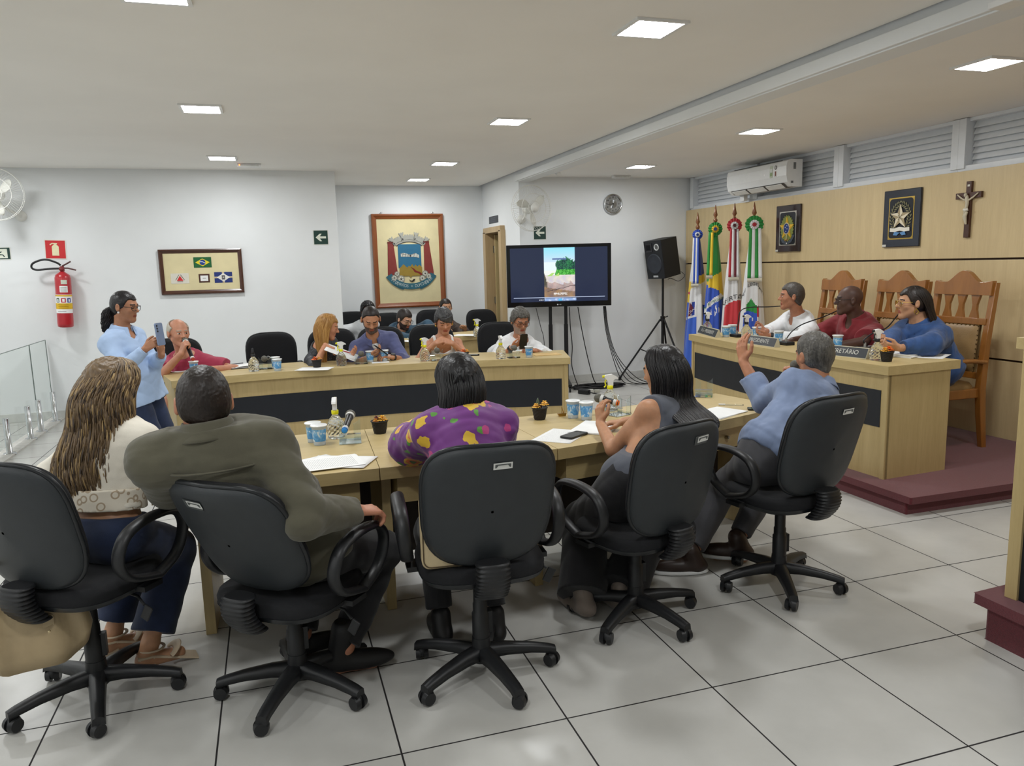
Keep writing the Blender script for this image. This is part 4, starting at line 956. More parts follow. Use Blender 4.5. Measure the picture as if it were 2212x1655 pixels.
for y in (5.60, 6.27, 6.65, 7.22, 4.9, 4.0):
    m = MB(); m.lathe([(.058, 0), (.058, .01), (.05, .02), (.026, .022), (.026, .34), (.024, .345), (.001, .346)], 20, (-1.515, y, 0)); m.build('post', M_CHROME, t)
m = MB(); m.box((-1.545, 5.3, .008), (.16, 4.2, .016)); struct(m.build('trim_1', P_((206, 204, 198))))
# ================================================================ flags behind the official desk
M_POLEW = wood('flagpole_wood', (104, 60, 30), (140, 86, 46), 'z', rough=.3, coat=.3)
FC = {k: mat('flag_' + k, c, .55, var=.03, vscale=4, sheen=.3, bump=.1, bscale=500) for k, c in dict(white=(226, 226, 226), blue=(42, 82, 186), navy=(34, 62, 150), yellow=(226, 190, 40), green=(36, 140, 56), red=(186, 40, 52), lred=(206, 52, 60), cream=(222, 216, 196), maroon=(110, 34, 48), skyblue=(60, 104, 206), silver=(200, 202, 206)).items()}
FCN = list(FC)
def flag(lab, x, y, tip, top, bot, face, paint, ribbon, rose, letters=(), spread=1.0, r1=.15):
    t = thing('ceremonial_flag', lab, 'flag', (x, y, PH), 0, 'flags on poles behind the official desk')
    tip -= PH; top -= PH; bot -= PH
    m = MB(); m.cyl((0, 0, .04), (0, 0, tip - .14), .014, n=12); m.build('pole', M_POLEW, t)
    m = MB(); m.lathe([(.014, tip - .15), (.026, tip - .135), (.027, tip - .115), (.014, tip - .10), (.013, tip - .085), (.028, tip - .06), (.018, tip - .02), (.004, tip + .06), (.001, tip + .065)], 14); m.build('spear_finial', M_POLEW, t)
    m = MB(); m.lathe([(.12, 0), (.12, .03), (.05, .05), (.02, .12)], 20); m.build('foot', M_POLEW, t)
    H = top - bot
    def surf(u, v, off=0):     # u across the front, v downwards
        th = face + (u - .5) * 3.9 * spread; r = .022 + (r1 - .02) * v ** .75 * (1 + .0 * u)
        fold = 1 + .16 * min(1, v * 3) * math.sin(u * 21 + 1.5 * math.sin(v * 2.5)) * (1 - .3 * v) + .07 * math.sin(u * 40 + v * 3) * min(1, v * 2)
        r = r * fold + off
        return Vector((r * math.cos(th), r * math.sin(th), top - H * v - .03 * math.sin(u * 9) * v))
    NU, NV = 64, 130; m = MB(); v = [surf(i / NU, j / NV) for i in range(NU + 1) for j in range(NV + 1)]
    f = []; mi = []
    for i in range(NU):
        for j in range(NV):
            f.append((i * (NV + 1) + j, i * (NV + 1) + j + 1, (i + 1) * (NV + 1) + j + 1, (i + 1) * (NV + 1) + j)); mi.append(FCN.index(paint((i + .5) / NU, min(1, (j + .5) / NV * 1.36))))
    m.add(v, f, 0, True); m.m = mi; cl = m.build('flag_cloth', [FC[k] for k in FCN], t)
    for tx, u0, v0, hgt, col, slope, upscale in letters:
        mm = MB(); arc_ = lambda vv: 3.9 * spread * (.022 + (r1 - .02) * vv ** .75)
        text_mesh(mm, tx, (0, 0, 0), (1, 0, 0), (0, 1, 0), hgt, 0, warp=lambda a, b: surf(u0 + a / arc_(v0 / 1.36), v0 / 1.36 - (b + slope(a)) / H, .006))
        mm.build('lettering', P_(col), cl)
    # rosette and ribbons
    fd = Vector((math.cos(face), math.sin(face), 0)); sd = Vector((-fd.y, fd.x, 0)); rc = Vector((0, 0, top + .01)) + fd * .055
    m = MB(); rr = rose[0]
    def ros(r, n, d, k, mi):
        rg = []
        for q, dd in ((.12, d), (.55, d + .006), (1, d - .004)): rg.append([rc + fd * (dd + .012 * q * math.cos(n * 2 * PI * i / (n * 6))) + sd * (r * q * (1 + .05 * math.cos(n * 2 * PI * i / (n * 6))) * math.cos(2 * PI * i / (n * 6))) + Vector((0, 0, r * q * math.sin(2 * PI * i / (n * 6)))) for i in range(n * 6)])
        m.rings(rg, True, True, mi)
    ros(rr, 15, 0, 0, 0); ros(rr * .52, 11, .022, 0, 1); ros(rr * .24, 9, .038, 0, 2)
    m.build('rosette', [FC[rose[1]], FC[rose[2]], FC[rose[3]]], t)
    for k, (off, wd, ln, cols) in enumerate(ribbon):
        m = MB(); nw = len(cols)
        for q, cc in enumerate(cols):
            a0 = off - wd / 2 + wd * q / nw; a1 = off - wd / 2 + wd * (q + 1) / nw
            fnc = lambda u, v, a0=a0, a1=a1: rc + fd * (.012 + .075 * v * r1 / .15 + .006 * math.sin(v * 7 + k)) + sd * ((a0 + (a1 - a0) * u) * (1 + .25 * v)) + Vector((0, 0, -.04 - (ln - .04) * v))
            m.sheet(fnc, 2, 14, FCN.index(cc))
        m.build('ribbon', [FC[z] for z in FCN], t, solid=.002)
        m = MB(); z0 = rc + Vector((0, 0, -ln)) + fd * (.012 + .075 * r1 / .15)
        m.sheet(lambda u, v: z0 + sd * ((off - wd / 2 + wd * u) * 1.25) + fd * .003 * math.sin(u * 60) + Vector((0, 0, .012 - .055 * v)), 20, 2); m.build('fringe', FC['cream'], t, solid=.002)
FA = math.radians(238)
def pa1(u, v):
    if v < .36 + .10 * (1 - u): return 'navy' if u > .12 or v < .1 else 'white'
    if v < .40 + .13 * (1 - u) + .03: return 'yellow'
    if u < .13: return 'yellow' if v < .52 or (.58 < v < .66) else ('red' if v < .58 else 'blue')
    if .24 < u < .44 and .66 < v < .80: return 'maroon' if abs(u - .30) + abs(v - .73) < .10 else ('navy' if u > .36 else 'silver')
    if v > .82 and u < .5: return 'skyblue'
    return 'white' if u < .72 else ('white' if v < .68 else 'blue')
def pa2(u, v):
    if v < .44 - .12 * (u - .5): return 'green'
    if v < .555 + .12 * (u - .35): return 'yellow'
    if abs(v - (.70 - .20 * (u - .45))) < .028: return 'white'
    if v > .60 and any((u - a) ** 2 + (.6 * (v - b)) ** 2 < .00022 for a, b in ((.55, .76), (.57, .79), (.53, .82), (.40, .80), (.62, .78))): return 'white'
    return 'blue'
def pa3(u, v):
    if v > .73 - .09 * (u - .1) and .08 < u < .80: return 'lred'
    return 'white'
def pa4(u, v):
    if .34 < u < .60 and .65 < v < .80 and (v - .65) > abs(u - .44) * .45: return 'green' if v < .775 - .5 * (.5 - u) * .3 else 'blue'
    if .60 < u < .72 and .68 < v < .82 and (v - .69) > .3 * (.72 - u): return 'red'
    if .30 < u < .60 and .76 < v < .93:
        return 'white' if any((u - a) ** 2 + (.7 * (v - b)) ** 2 < .0002 for a, b in ((.36, .80), (.40, .86), (.50, .84))) else 'blue'
    return 'white'
flag('flag nearest the clock wall, blue above white with a dark emblem and a blue rosette', 6.2, 6.46, 2.16, 1.93, .17, FA, pa1, [(-.02, .075, .62, ['white', 'blue', 'white', 'blue'])], (.065, 'blue', 'white', 'navy'), [('DUMONT 1889', .40, .74, .035, (226, 228, 232), lambda a: .7 * a, 1)], r1=.17)
flag('green and yellow flag with a blue disc and a green rosette', 6.2, 6.05, 2.22, 1.98, .25, FA, pa2, [(-.05, .06, .56, ['green', 'yellow'])], (.085, 'green', 'yellow', 'navy'), [('ORDEM E PROGRESSO', .46, .70, .03, (40, 120, 60), lambda a: .42 * a, 1)])
flag('white flag with a red triangle and a dark red rosette', 6.2, 5.64, 2.21, 2.0, .25, FA, pa3, [(.0, .10, .60, ['red', 'white', 'maroon', 'white'])], (.085, 'red', 'white', 'maroon'), [('LIBERTAS', .42, .665, .055, (40, 40, 44), lambda a: .30 * a, 1)])
flag('white flag nearest the seated officials, with a large green rosette', 6.2, 5.25, 2.19, 1.99, .25, FA, pa4, [(.01, .13, .60, ['green', 'white', 'green', 'white'])], (.10, 'green', 'white', 'red'), [('PODER LEGISLATIVO', .50, .60, .036, (44, 44, 48), lambda a: .10 - 4 * a * a if abs(a) < .2 else 0, 1)], r1=.16)

# ================================================================ small things on the desks
M_CUP = mat('cup_plastic', (214, 226, 236), .25, var=0, trans=.35, ior=1.2)
M_FOIL = mat('foil_lid', (236, 238, 238), .3, .2, var=.02, bump=.3, bscale=60)
M_CUPB = NT('cup_print'); nz_ = M_CUPB.noise(M_CUPB.pos(), 42, 2, .5, (1, 1, .6), 1.2)
M_CUPB.l(M_CUPB.ramp(nz_, [(.40, lin((74, 146, 208))), (.52, lin((110, 174, 224))), (.60, lin((206, 222, 234)))]), M_CUPB.b.inputs['Base Color']); M_CUPB.b.inputs['Roughness'].default_value = .35; M_CUPB = M_CUPB.m
M_CLEAR = mat('clear_plastic', (240, 244, 244), .06, var=0, trans=.96, ior=1.28, bump=.0)
M_ACRYL = mat('acrylic', (238, 246, 246), .03, var=0, trans=.97, ior=1.25)
M_YEL = mat('lemon_plastic', (226, 220, 20), .4, var=0)
CUPG = 'sealed plastic water cups with blue print'
_cup = None
def cup(lab, p, rz=0):
    global _cup
    if _cup is not None: return copy_tree(_cup, p, rz, lab)
    t = _cup = thing('water_cup', lab, 'cup', p, rz, CUPG)
    m = MB(); m.lathe([(.001, .0), (.029, 0), (.030, .004), (.0305, .02), (.037, .094), (.041, .097), (.041, .101)], 28); m.build('cup_body', M_CUP, t)
    m = MB(); m.lathe([(.0312, .022), (.0362, .084)], 28, caps=False); m.build('printed_sleeve', M_CUPB, t)
    m = MB(); m.lathe([(.0425, .0995), (.043, .103), (.040, .105), (.001, .1035)], 28); m.build('foil_lid', M_FOIL, t)
    return t
_bot = {}
def bottle(lab, p, rz, kind='yellow'):
    if kind in _bot: return copy_tree(_bot[kind], p, rz, lab)
    t = _bot[kind] = thing('spray_bottle', lab, 'spray bottle', p, rz, 'clear spray bottles of sanitizer')
    prof = [(.001, .003), (.038, .0), (.044, .006), (.045, .03), (.046, .06), (.041, .085), (.030, .105), (.017, .122), (.015, .135)]
    m = MB(); n = 24; rg = []
    for j in range(21):
        u = j / 20 * (len(prof) - 1); i = min(int(u), len(prof) - 2); w_ = u - i; r = prof[i][0] * (1 - w_) + prof[i + 1][0] * w_; z = prof[i][1] * (1 - w_) + prof[i + 1][1] * w_
        rg.append([Vector((r * (1 + (.035 if (k + j) % 2 else -.01) * (.02 < z < .11)) * math.cos(2 * PI * k / n), r * (1 + (.035 if (k + j) % 2 else -.01) * (.02 < z < .11)) * math.sin(2 * PI * k / n), z)) for k in range(n)])
    m.rings(rg, True, True, 0, False); m.build('bottle', M_CLEAR, t)
    cap = M_YEL if kind == 'yellow' else M_BLACKP; head = M_WHITE
    m = MB(); m.lathe([(.017, .128), (.0185, .132), (.0185, .148), (.014, .152)], 18); m.build('collar', cap, t)
    if kind == 'pump':
        m = MB(); m.lathe([(.012, .15), (.016, .152), (.013, .17), (.007, .20), (.005, .203)], 16); m.build('pump_cap', M_BLACKP, t)
        return t
    m = MB(); pr = [(-.018, .15), (.012, .15), (.014, .175), (.030, .196), (.036, .206), (.028, .214), (-.012, .218), (-.045, .20), (-.05, .188), (-.03, .19), (-.018, .18)]
    m.prism([(a, b) for a, b in pr], (0, .011, 0), (1, 0, 0), (0, 0, 1), .022); m.build('spray_head', head, t, bevel=.003)
    m = MB(); m.tube(spline([(.022, 0, .188), (.030, 0, .17), (.026, 0, .152), (.036, 0, .14)], 4), .006, 6, flat=(1, .7, (0, 1, 0))); m.build('trigger', cap, t)
    m = MB(); m.cyl((.03, 0, .207), (.046, 0, .204), .008, n=10); m.build('nozzle', cap, t)
    return t
def holder(lab, p, rz):
    t = thing('microphone_holder', lab, 'microphone holder', p, rz, 'clear acrylic microphone holders')
    m = MB(); w_ = .055
    m.rings([[Vector((-w_, y, z)), Vector((w_, y, z)), Vector((w_, y + .003, z + .003)), Vector((-w_, y + .003, z + .003))] for y, z in ((-.06, .001), (.045, .001), (.05, .004), (.05, .012))], True, True, 0, False)
    m.rings([[Vector((-w_, y, z)), Vector((w_, y, z)), Vector((w_, y - .003, z + .001)), Vector((-w_, y - .003, z + .001))] for y, z in ((-.056, .002), (-.03, .045), (-.008, .048))], True, True, 0, False)
    m.build('base_sheet', M_ACRYL, t)
    for s in (-1, 1): m = MB(); m.prism([(-.0, .0), (.036, .0), (.036, .11), (.024, .095), (.010, .085), (0, .083)] if s > 0 else [(-.036, 0), (0, 0), (0, .083), (-.010, .085), (-.024, .095), (-.036, .11)], (s * .019, .05, .004), (1, 0, 0), (0, 0, 1), .003); m.build('prong', M_ACRYL, t)
    return t
M_GRILLE = mat('mic_grille', (108, 106, 98), .45, .6, var=.12, vscale=260, bump=.8, bscale=700)
def mic(lab, a, b, endc, group='handheld microphones'):
    """a = tail, b = centre of the grille"""
    a, b = Vector(a), Vector(b); L = (b - a).length; q = (b - a).to_track_quat('Z', 'Y').to_euler()
    t = thing('microphone', lab, 'microphone', a, rot=q, group=group)
    m = MB(); m.lathe([(.001, 0), (.0155, 0), (.016, .004), (.0165, .07), (.0175, L - .05), (.021, L - .024)], 20); m.build('body', mat('mic_black', (22, 22, 25), .3, var=0), t)
    m = MB(); m.lathe([(.0164, .012), (.0168, .014), (.0170, .028), (.0166, .03)], 20); m.lathe([(.0226, L - .03), (.024, L - .02), (.0236, L - .012)], 20); m.build('collar_ring', P_((206, 206, 202)), t)
    m = MB(); m.lathe([(.001, -.004), (.0135, -.003), (.016, .004), (.0163, .010)], 20); m.build('end_cap', P_(endc), t)
    m = MB(); m.ell((0, 0, L), (.027, .027, .027), None, 20, 12); m.build('grille', M_GRILLE, t)
    return t
M_BASK = mat('black_basket', (30, 27, 26), .6, var=.1)
def flowers(lab, p, cols, rz=0, leaf=None):
    t = thing('flower_pot', lab, 'flower pot', p, rz, 'small black baskets of artificial flowers')
    m = MB(); rg = []
    for j in range(15):
        z = .068 * j / 14; r = .030 + .012 * (j / 14) ** .8
        rg.append([Vector((r * (1 + (.05 if (k // 2 + j // 2) % 2 else -.03)) * math.cos(2 * PI * k / 36), r * (1 + (.05 if (k // 2 + j // 2) % 2 else -.03)) * math.sin(2 * PI * k / 36), z)) for k in range(36)])
    m.rings(rg); m.tube([(.044 * math.cos(2 * PI * i / 24), .044 * math.sin(2 * PI * i / 24), .068) for i in range(24)], .004, 6, True); m.build('basket', M_BASK, t)
    m = MB()
    for k in range(9): a = k * .7; m.tube([(0, 0, .05), (.012 * math.cos(a), .012 * math.sin(a), .08), (.024 * math.cos(a), .024 * math.sin(a), .088)], [.003, .004, .002], 5)
    m.build('twigs', P_((92, 46, 30)), t)
    for (x, y, z, r, c) in cols:
        m = MB()
        for ring, (n, sc, up) in enumerate(((9, 1, .15), (8, .72, .5), (6, .42, .8))):
            for k in range(n):
                a = 2 * PI * k / n + ring * .3; d = Vector((math.cos(a), math.sin(a), 0)); s = Vector((-d.y, d.x, 0))
                m.sheet(lambda u, v: Vector((x, y, z)) + d * (r * sc * u) + s * ((v - .5) * r * .75 * sc * math.sin(PI * (.15 + .75 * u))) + Vector((0, 0, r * (up * u * .9 + .10 * math.sin(v * 12 + k) * u - .25 * u * u + .1 * ring))), 4, 4)
        m.build('flower', P_(c), t)
    if leaf:
        m = MB(); m.sheet(lambda u, v: Vector((leaf[0] + .004 * math.sin(v * 6), leaf[1], .068)) + Vector(((v - .5) * .022 * math.sin(PI * (.1 + .85 * u)), .004 * (v - .5) ** 2, .055 * u)), 6, 4); m.build('leaf', P_((92, 108, 92)), t, solid=.001)
    return t
def printed(name='printed_paper', rows=34, dens=.5):
    if name in MATS: return MATS[name]
    t = NT(name); sp = t.n('ShaderNodeSeparateXYZ'); t.l(t.pos('Object'), sp.inputs[0])
    row = t.math('FRACT', t.math('MULTIPLY', sp.outputs[1], 130.0)); a = t.math('LESS_THAN', row, .42)
    nzv = t.noise(t.pos('Object'), 1.0, 1, .5, (620, 130, 1)); bq = t.math('LESS_THAN', nzv, .53)
    ix = t.math('LESS_THAN', t.math('ABSOLUTE', sp.outputs[0]), .088); iy = t.math('LESS_THAN', t.math('ABSOLUTE', sp.outputs[1]), .125)
    f = t.math('MULTIPLY', t.math('MULTIPLY', a, bq), t.math('MULTIPLY', ix, iy))
    t.l(t.mix(t.math('MULTIPLY', f, dens), lin((240, 241, 240)), lin((70, 72, 76))), t.b.inputs['Base Color']); t.b.inputs['Roughness'].default_value = .7
    MATS[name] = t.m; return t.m
def sheet_of_paper(lab, p, rz, size=(.21, .297), z=0, text=True, group='loose papers on the desks', curl=.0, name='paper_sheet', cat='paper'):
    m = MB(); w_, h_ = size
    m.sheet(lambda u, v: Vector(((u - .5) * w_, (v - .5) * h_, .0012 + curl * (u - .5) ** 2 * 4)), 8, 8)
    o = m.build(name, printed() if text else M_PAPER, None, solid=.0016, loc=(p[0], p[1], p[2] + z), rot=(0, 0, rz)); return tag(o, lab, cat, group)
def paper_stack(lab, p, rz, n, th, text=True):
    t = thing('paper_stack', lab, 'papers', p, rz)
    for i in range(n):
        m = MB(); a = random.uniform(-.05, .05) if i < n - 1 else 0; R = Rz(a)
        m.box((random.uniform(-.006, .006), random.uniform(-.006, .006), th * (i + .5)), (.21, .297, th * .9), R); m.build('sheaf', printed() if (text and i == n - 1) else M_PAPER, t)
    return t
def phone(lab, p, rz, lit=None, rot=None, size=(.075, .158)):
    t = thing('smartphone', lab, 'phone', p, rz, rot=rot)
    m = MB(); m.prism(rrect(size[0], size[1], .012), (0, 0, 0), (1, 0, 0), (0, 1, 0), .0085); m.build('case', mat('phone_black', (18, 19, 22), .3, var=0), t, bevel=.002)
    m = MB(); m.prism(rrect(size[0] - .006, size[1] - .006, .010), (0, 0, .0085), (1, 0, 0), (0, 1, 0), .0006); m.build('screen', mat('phone_glass', (12, 13, 15), .08, var=0) if lit is None else mat('phone_lit', lit, .1, var=0, emit=1), t)
    return t
def pen(lab, p, rz, c=(30, 50, 120), body=None, z=.005, rot=None):
    t = thing('pen', lab, 'pen', (p[0], p[1], p[2] + z), rot=rot or (0, PI / 2, rz))
    m = MB(); m.cyl((0, 0, -.07), (0, 0, .03), .004, n=8); m.build('barrel', body or M_CLEAR if body is None else body, t); m = MB(); m.cyl((0, 0, .03), (0, 0, .07), .0048, n=8); m.build('cap', P_(c), t)
    m = MB(); m.cyl((0, 0, -.078), (0, 0, -.07), .001, .004, n=8); m.build('tip', P_((40, 40, 44)), t); return t
B = lambda x, y: atz(x, y, BT); A = lambda x, y: atz(x, y, AT); O = lambda x, y: atz(x, y, PT)
# front row desk
cup('water cup at the left of the front desk, the farther of its pair', B(678, 955), .4); cup('water cup at the left of the front desk, the nearer of its pair', B(691, 961), 1.7)
cup('water cup on the front desk beside the gold clip', B(1238, 903), 2.2); cup('water cup on the front desk, right of the one beside the gold clip', B(1267, 907), 3.9)
bottle('clear spray bottle with a yellow collar standing between cups and microphone on the front desk', B(727, 946), 1.4)
bottle('clear spray bottle with a yellow trigger behind the orange ended microphone', B(1318, 886), PI - .2)
h1 = B(757, 955); holder('clear holder under the blue ended microphone on the front desk', h1, -.1)
mic('black microphone with a blue end resting in a holder on the front desk', Vector(h1) + Vector((-.035, -.10, .083)), Vector(h1) + Vector((.016, .09, .125)), (44, 140, 220))
h2 = B(1335, 896); holder('clear holder under the orange ended microphone on the front desk', h2, -1.25)
mic('black microphone with an orange end in a holder on the front desk', aty(1336, 871, h2.y - .05), aty(1293, 860, h2.y + .03), (236, 116, 34))
h3 = B(1520, 856); holder('empty clear holder near the far right end of the front desk', h3, -.6)
flowers('small basket of yellow and dark red flowers left of the purple blouse woman', B(821, 936), [(.014, -.01, .078, .03, (236, 178, 60)), (-.022, -.012, .07, .02, (232, 160, 56)), (-.014, .012, .085, .014, (120, 50, 44))])
flowers('small basket of yellow flowers with a grey green leaf on the front desk', B(1166, 906), [(-.024, -.01, .078, .026, (238, 186, 78)), (.028, -.006, .088, .027, (238, 186, 74)), (.0, .012, .075, .016, (120, 74, 50))], leaf=(-.006, .01))
m = MB(); q = B(1214, 899); t = thing('binder_clip', 'tiny gold binder clip with raised arms on the front desk', 'clip', q)
m.prism([(-.028, .018), (-.018, 0), (.02, 0), (.026, .018)], (0, .01, 0), (1, 0, 0), (0, 0, 1), .02); m.build('clip_body', mat('brass_clip', (176, 134, 62), .3, .9, var=0), t); m = MB(); m.tube([(0, 0, .016), (.0, .004, .055), (.012, .004, .018)], .003, 5); m.build('arm', MATS['brass_clip'], t)
for i, (dx, dy, a) in enumerate(((-.075, .02, .5), (-.03, .005, .15), (.055, .0, -.45))): sheet_of_paper(['white sheet showing at the left under the printed stack', 'white sheet just under the printed stack', 'white sheet sticking out at the right of the printed stack'][i], Vector(B(708, 1002)) + Vector((dx, dy, 0)), a + PI / 2, z=.0018 * i, text=False)
paper_stack('stack of printed papers near the olive jacket man on the front desk', Vector(B(708, 1004)) + Vector((0, 0, .0055)), .10 + PI / 2, 3, .0012)
sheet_of_paper('printed sheet under the black phone on the front desk', B(1212, 942), -.75)
paper_stack('white notepad stack beside the arm of the grey top woman', B(1288, 926), -.7, 3, .003, False)
phone('black phone lying on a printed sheet on the front desk', Vector(B(1240, 943)) + Vector((0, 0, .004)), -.98)
paper_stack('white paper sheaf at the right of the long black hair on the front desk', B(1550, 893), -1.15, 2, .003, False)
pen('clear ballpoint pen near the right end of the front desk', B(1578, 876), 2.55, (226, 228, 230)); phone('black phone at the right end of the front desk in front of the blue shirt', B(1645, 885), 1.05)
# curved desk
sheet_of_paper('crumpled white face mask lying at the left end of the curved desk', A(388, 803), .3, (.16, .10), text=False, curl=.01, group=None, name='face_mask', cat='face mask')
t = thing('eyeglasses', 'folded clear eyeglasses in front of the old man in crimson', 'glasses', A(405, 796), .3)
m = MB(); m.tube(spline([(-.07, 0, .045), (-.06, -.01, .02), (-.02, -.01, .012), (0, -.01, .02), (.02, -.01, .012), (.06, -.01, .02), (.07, 0, .045)], 5), .0025, 6); m.build('front_rim', M_ACRYL, t)
for s in (-1, 1): m = MB(); m.tube([(s * .07, 0, .045), (s * .06, .05, .02), (s * .05, .11, .004)], .0022, 6); m.build('temple', P_((56, 50, 52)), t)
cup('water cup at the left end of the curved desk before the old man', A(420, 806)); cup('water cup beside the black capped bottle, the farther of two', A(596, 796), 1); cup('water cup beside the black capped bottle, the nearer of two', A(600, 801), 2)
cup('water cup in front of the slate blue shirt man, left one', A(800, 782), 1.2); cup('water cup in front of the slate blue shirt man, right one', A(831, 780), 2.9); cup('water cup in front of the man in the white shirt and glasses', A(1143, 772), .3)
t = thing('open_notebook', 'thick open notebook with a pen lying in it on the curved desk', 'notebook', A(505, 795), .12)
m = MB(); m.box((0, 0, .004), (.32, .23, .008)); m.build('cover', P_((50, 46, 44)), t, bevel=.003)
m = MB(); m.sheet(lambda u, v: Vector(((u - .5) * .30, (v - .5) * .215, .010 + .014 * abs(math.sin((u - .5) * PI)) ** .6)), 16, 2); m.sheet(lambda u, v: Vector(((u - .5) * .30, (v - .5) * .215, .009)), 2, 2); m.build('pages', M_PAPER, t, solid=.002)
m = MB(); m.tube([(-.04, .05, .03), (.09, .08, .03)], .004, 6); m.build('ribbon_pen', P_((60, 62, 70)), t)
bottle('clear bottle with a black pump cap on the curved desk', A(549, 802), 0, 'pump')
bottle('clear spray bottle with a yellow head before the blonde woman', A(738, 790), PI + .4); bottle('clear spray bottle with a yellow head before the woman with short grey hair', A(918, 780), PI + .5); bottle('clear spray bottle with a yellow head left of the white shirt man with glasses', A(1082, 775), PI / 2)
for k, (x, y, lab, hl) in enumerate(((574, 797, 'microphone in a holder beside the pump bottle', 'clear holder beside the pump bottle'), (780, 786, 'microphone in a holder before the slate blue shirt man', 'clear holder before the slate blue shirt man'), (943, 779, 'microphone in a holder before the short grey haired woman', 'clear holder before the short grey haired woman'), (1108, 773, 'microphone in a holder left of the white shirt man', 'clear holder left of the white shirt man'))):
    p_ = A(x, y); holder(hl, p_, PI); mic(lab, Vector(p_) + Vector((.03, .13, .085)), Vector(p_) + Vector((-.005, -.07, .10)), (60, 60, 64))
flowers('small basket of orange and yellow flowers before the blonde woman', A(685, 794), [(-.016, -.012, .078, .03, (240, 120, 60)), (.020, -.008, .078, .026, (242, 186, 96))]); flowers('basket of orange and dark flowers half hidden behind the purple blouse woman', A(1003, 777), [(-.012, -.008, .078, .03, (240, 120, 50)), (.024, -.006, .078, .026, (240, 170, 60)), (.004, .01, .08, .02, (60, 26, 24))])
sheet_of_paper('bluish sheet of paper under the orange flowers on the curved desk', A(680, 797), 1.2, text=False); sheet_of_paper('white slip of paper between the cups of the slate blue shirt man', A(822, 783), 1.5, (.10, .16), text=False); sheet_of_paper('white sheet under the hands of the white shirt man with glasses', A(1110, 757), 1.6, text=False)
phone('black phone lying behind the dark flower basket on the curved desk', A(1018, 768), 1.2)
t = thing('folded_bag', 'folded brown cloth bag before the blonde woman', 'bag', A(728, 776), .3); m = MB()
for k in range(3): m.tube(spline([(-.12, .03 * k - .03, .012 + .012 * k), (-.04, .02 * k - .03, .026 + .014 * k), (.06, .03 * k - .03, .02 + .016 * k), (.14, .03 * k - .03, .014 + .008 * k)], 5), .02, 8, flat=(.55, 2.0, (0, 0, 1)))
m.build('cloth_folds', P_((112, 92, 68), rough=.9), t)
t = thing('envelope', 'tan paper envelope with a pen on it at the right end of the curved desk', 'envelope', A(1180, 766), -.08); m = MB(); m.box((0, 0, .003), (.26, .18, .005)); m.prism([(-.13, .09), (.13, .09), (0, -.01)], (0, 0, .0056), (1, 0, 0), (0, 1, 0), .0005); m.build('envelope_body', P_((206, 176, 122), rough=.8), t)
pen('blue pen lying on the tan envelope', Vector(A(1166, 761)) + Vector((0, 0, .006)), PI - .2, (40, 60, 130))
# rear desk
sheet_of_paper('white papers under the hands of the teal jacket man', atz(893, 737, AT), .4); sheet_of_paper('white sheet on the rear desk left of the yellow trigger bottle', atz(1006, 724, AT), 1.0, text=False)
bottle('clear spray bottle with a yellow trigger alone on the rear desk', atz(1031, 727, AT), PI)
t = thing('key_bunch', 'shiny keys on the papers of the rear desk', 'keys', atz(884, 734, AT), 0); m = MB(); m.tube([(.02 * math.cos(i * .5), .02 * math.sin(i * .5), .006 + .02 * (i % 2)) for i in range(12)], .003, 5, True); m.tube([(0, 0, .004), (.05, .02, .006)], .004, 5); m.build('key_ring', M_CHROME, t)
# official desk
M_NPB = mat('nameplate_black', (40, 44, 50), .35, var=.03); M_NPE = mat('nameplate_edge', (190, 184, 160), .4, var=.03)
def nameplate(lab, a, b, txt):
    a, b = Vector(a), Vector(b); d = (b - a); L = d.length; c = (a + b) / 2
    t = thing('name_plate', lab, 'name plate', (c.x, c.y, PT), math.atan2(d.y, d.x), 'black name plates on the official desk')
    m = MB(); m.rings([[Vector((x, -.0, .0)), Vector((x, .06, .0)), Vector((x, .045, .075)), Vector((x, .035, .075))] for x in (-L / 2, L / 2)], True, True, 0, False); m.build('wedge', M_NPE, t)
    ay = Vector((0, .035, .075)).normalized(); p = Pl(Vector((0, 0, 0)) + ay * .0415, (1, 0, 0), ay); p.rect(-L / 2 + .004, -.036, L / 2 - .004, .036, M_NPB, .0005); p.text(txt, 0, 0, .034, (206, 206, 200), .0025); p.build('lettered_face', t)
nameplate('black name plate reading VICE-PRESIDENTE at the far end of the official desk', O(1506, 719), O(1544, 730), 'VICE-PRESIDENTE')
nameplate('black name plate reading PRESIDENTE in the middle of the official desk', O(1602, 741), O(1672, 751), 'PRESIDENTE')
nameplate('black name plate reading SECRETÁRIO behind the grey head in front', O(1765, 765), O(1870, 776), 'SECRETÁRIO')
cup('water cup behind the vice president name plate, left one', O(1568, 728), .5); cup('water cup behind the vice president name plate, right one', O(1582, 725), 1.5); cup('water cup before the hands of the white shirt official', O(1634, 731), 2.5); cup('water cup behind the president name plate', O(1682, 741), 3.5); cup('water cup before the dark red polo man beside the grey head', O(1809, 752), .8)
bottle('clear spray bottle with a black trigger behind the vice president name plate', O(1528, 722), PI + .3, 'black'); bottle('clear spray bottle with a black trigger held by the white shirt official', O(1612, 731), PI + .2, 'black'); bottle('clear spray bottle with a black trigger before the woman in denim', O(1893, 778), PI + .1, 'black')
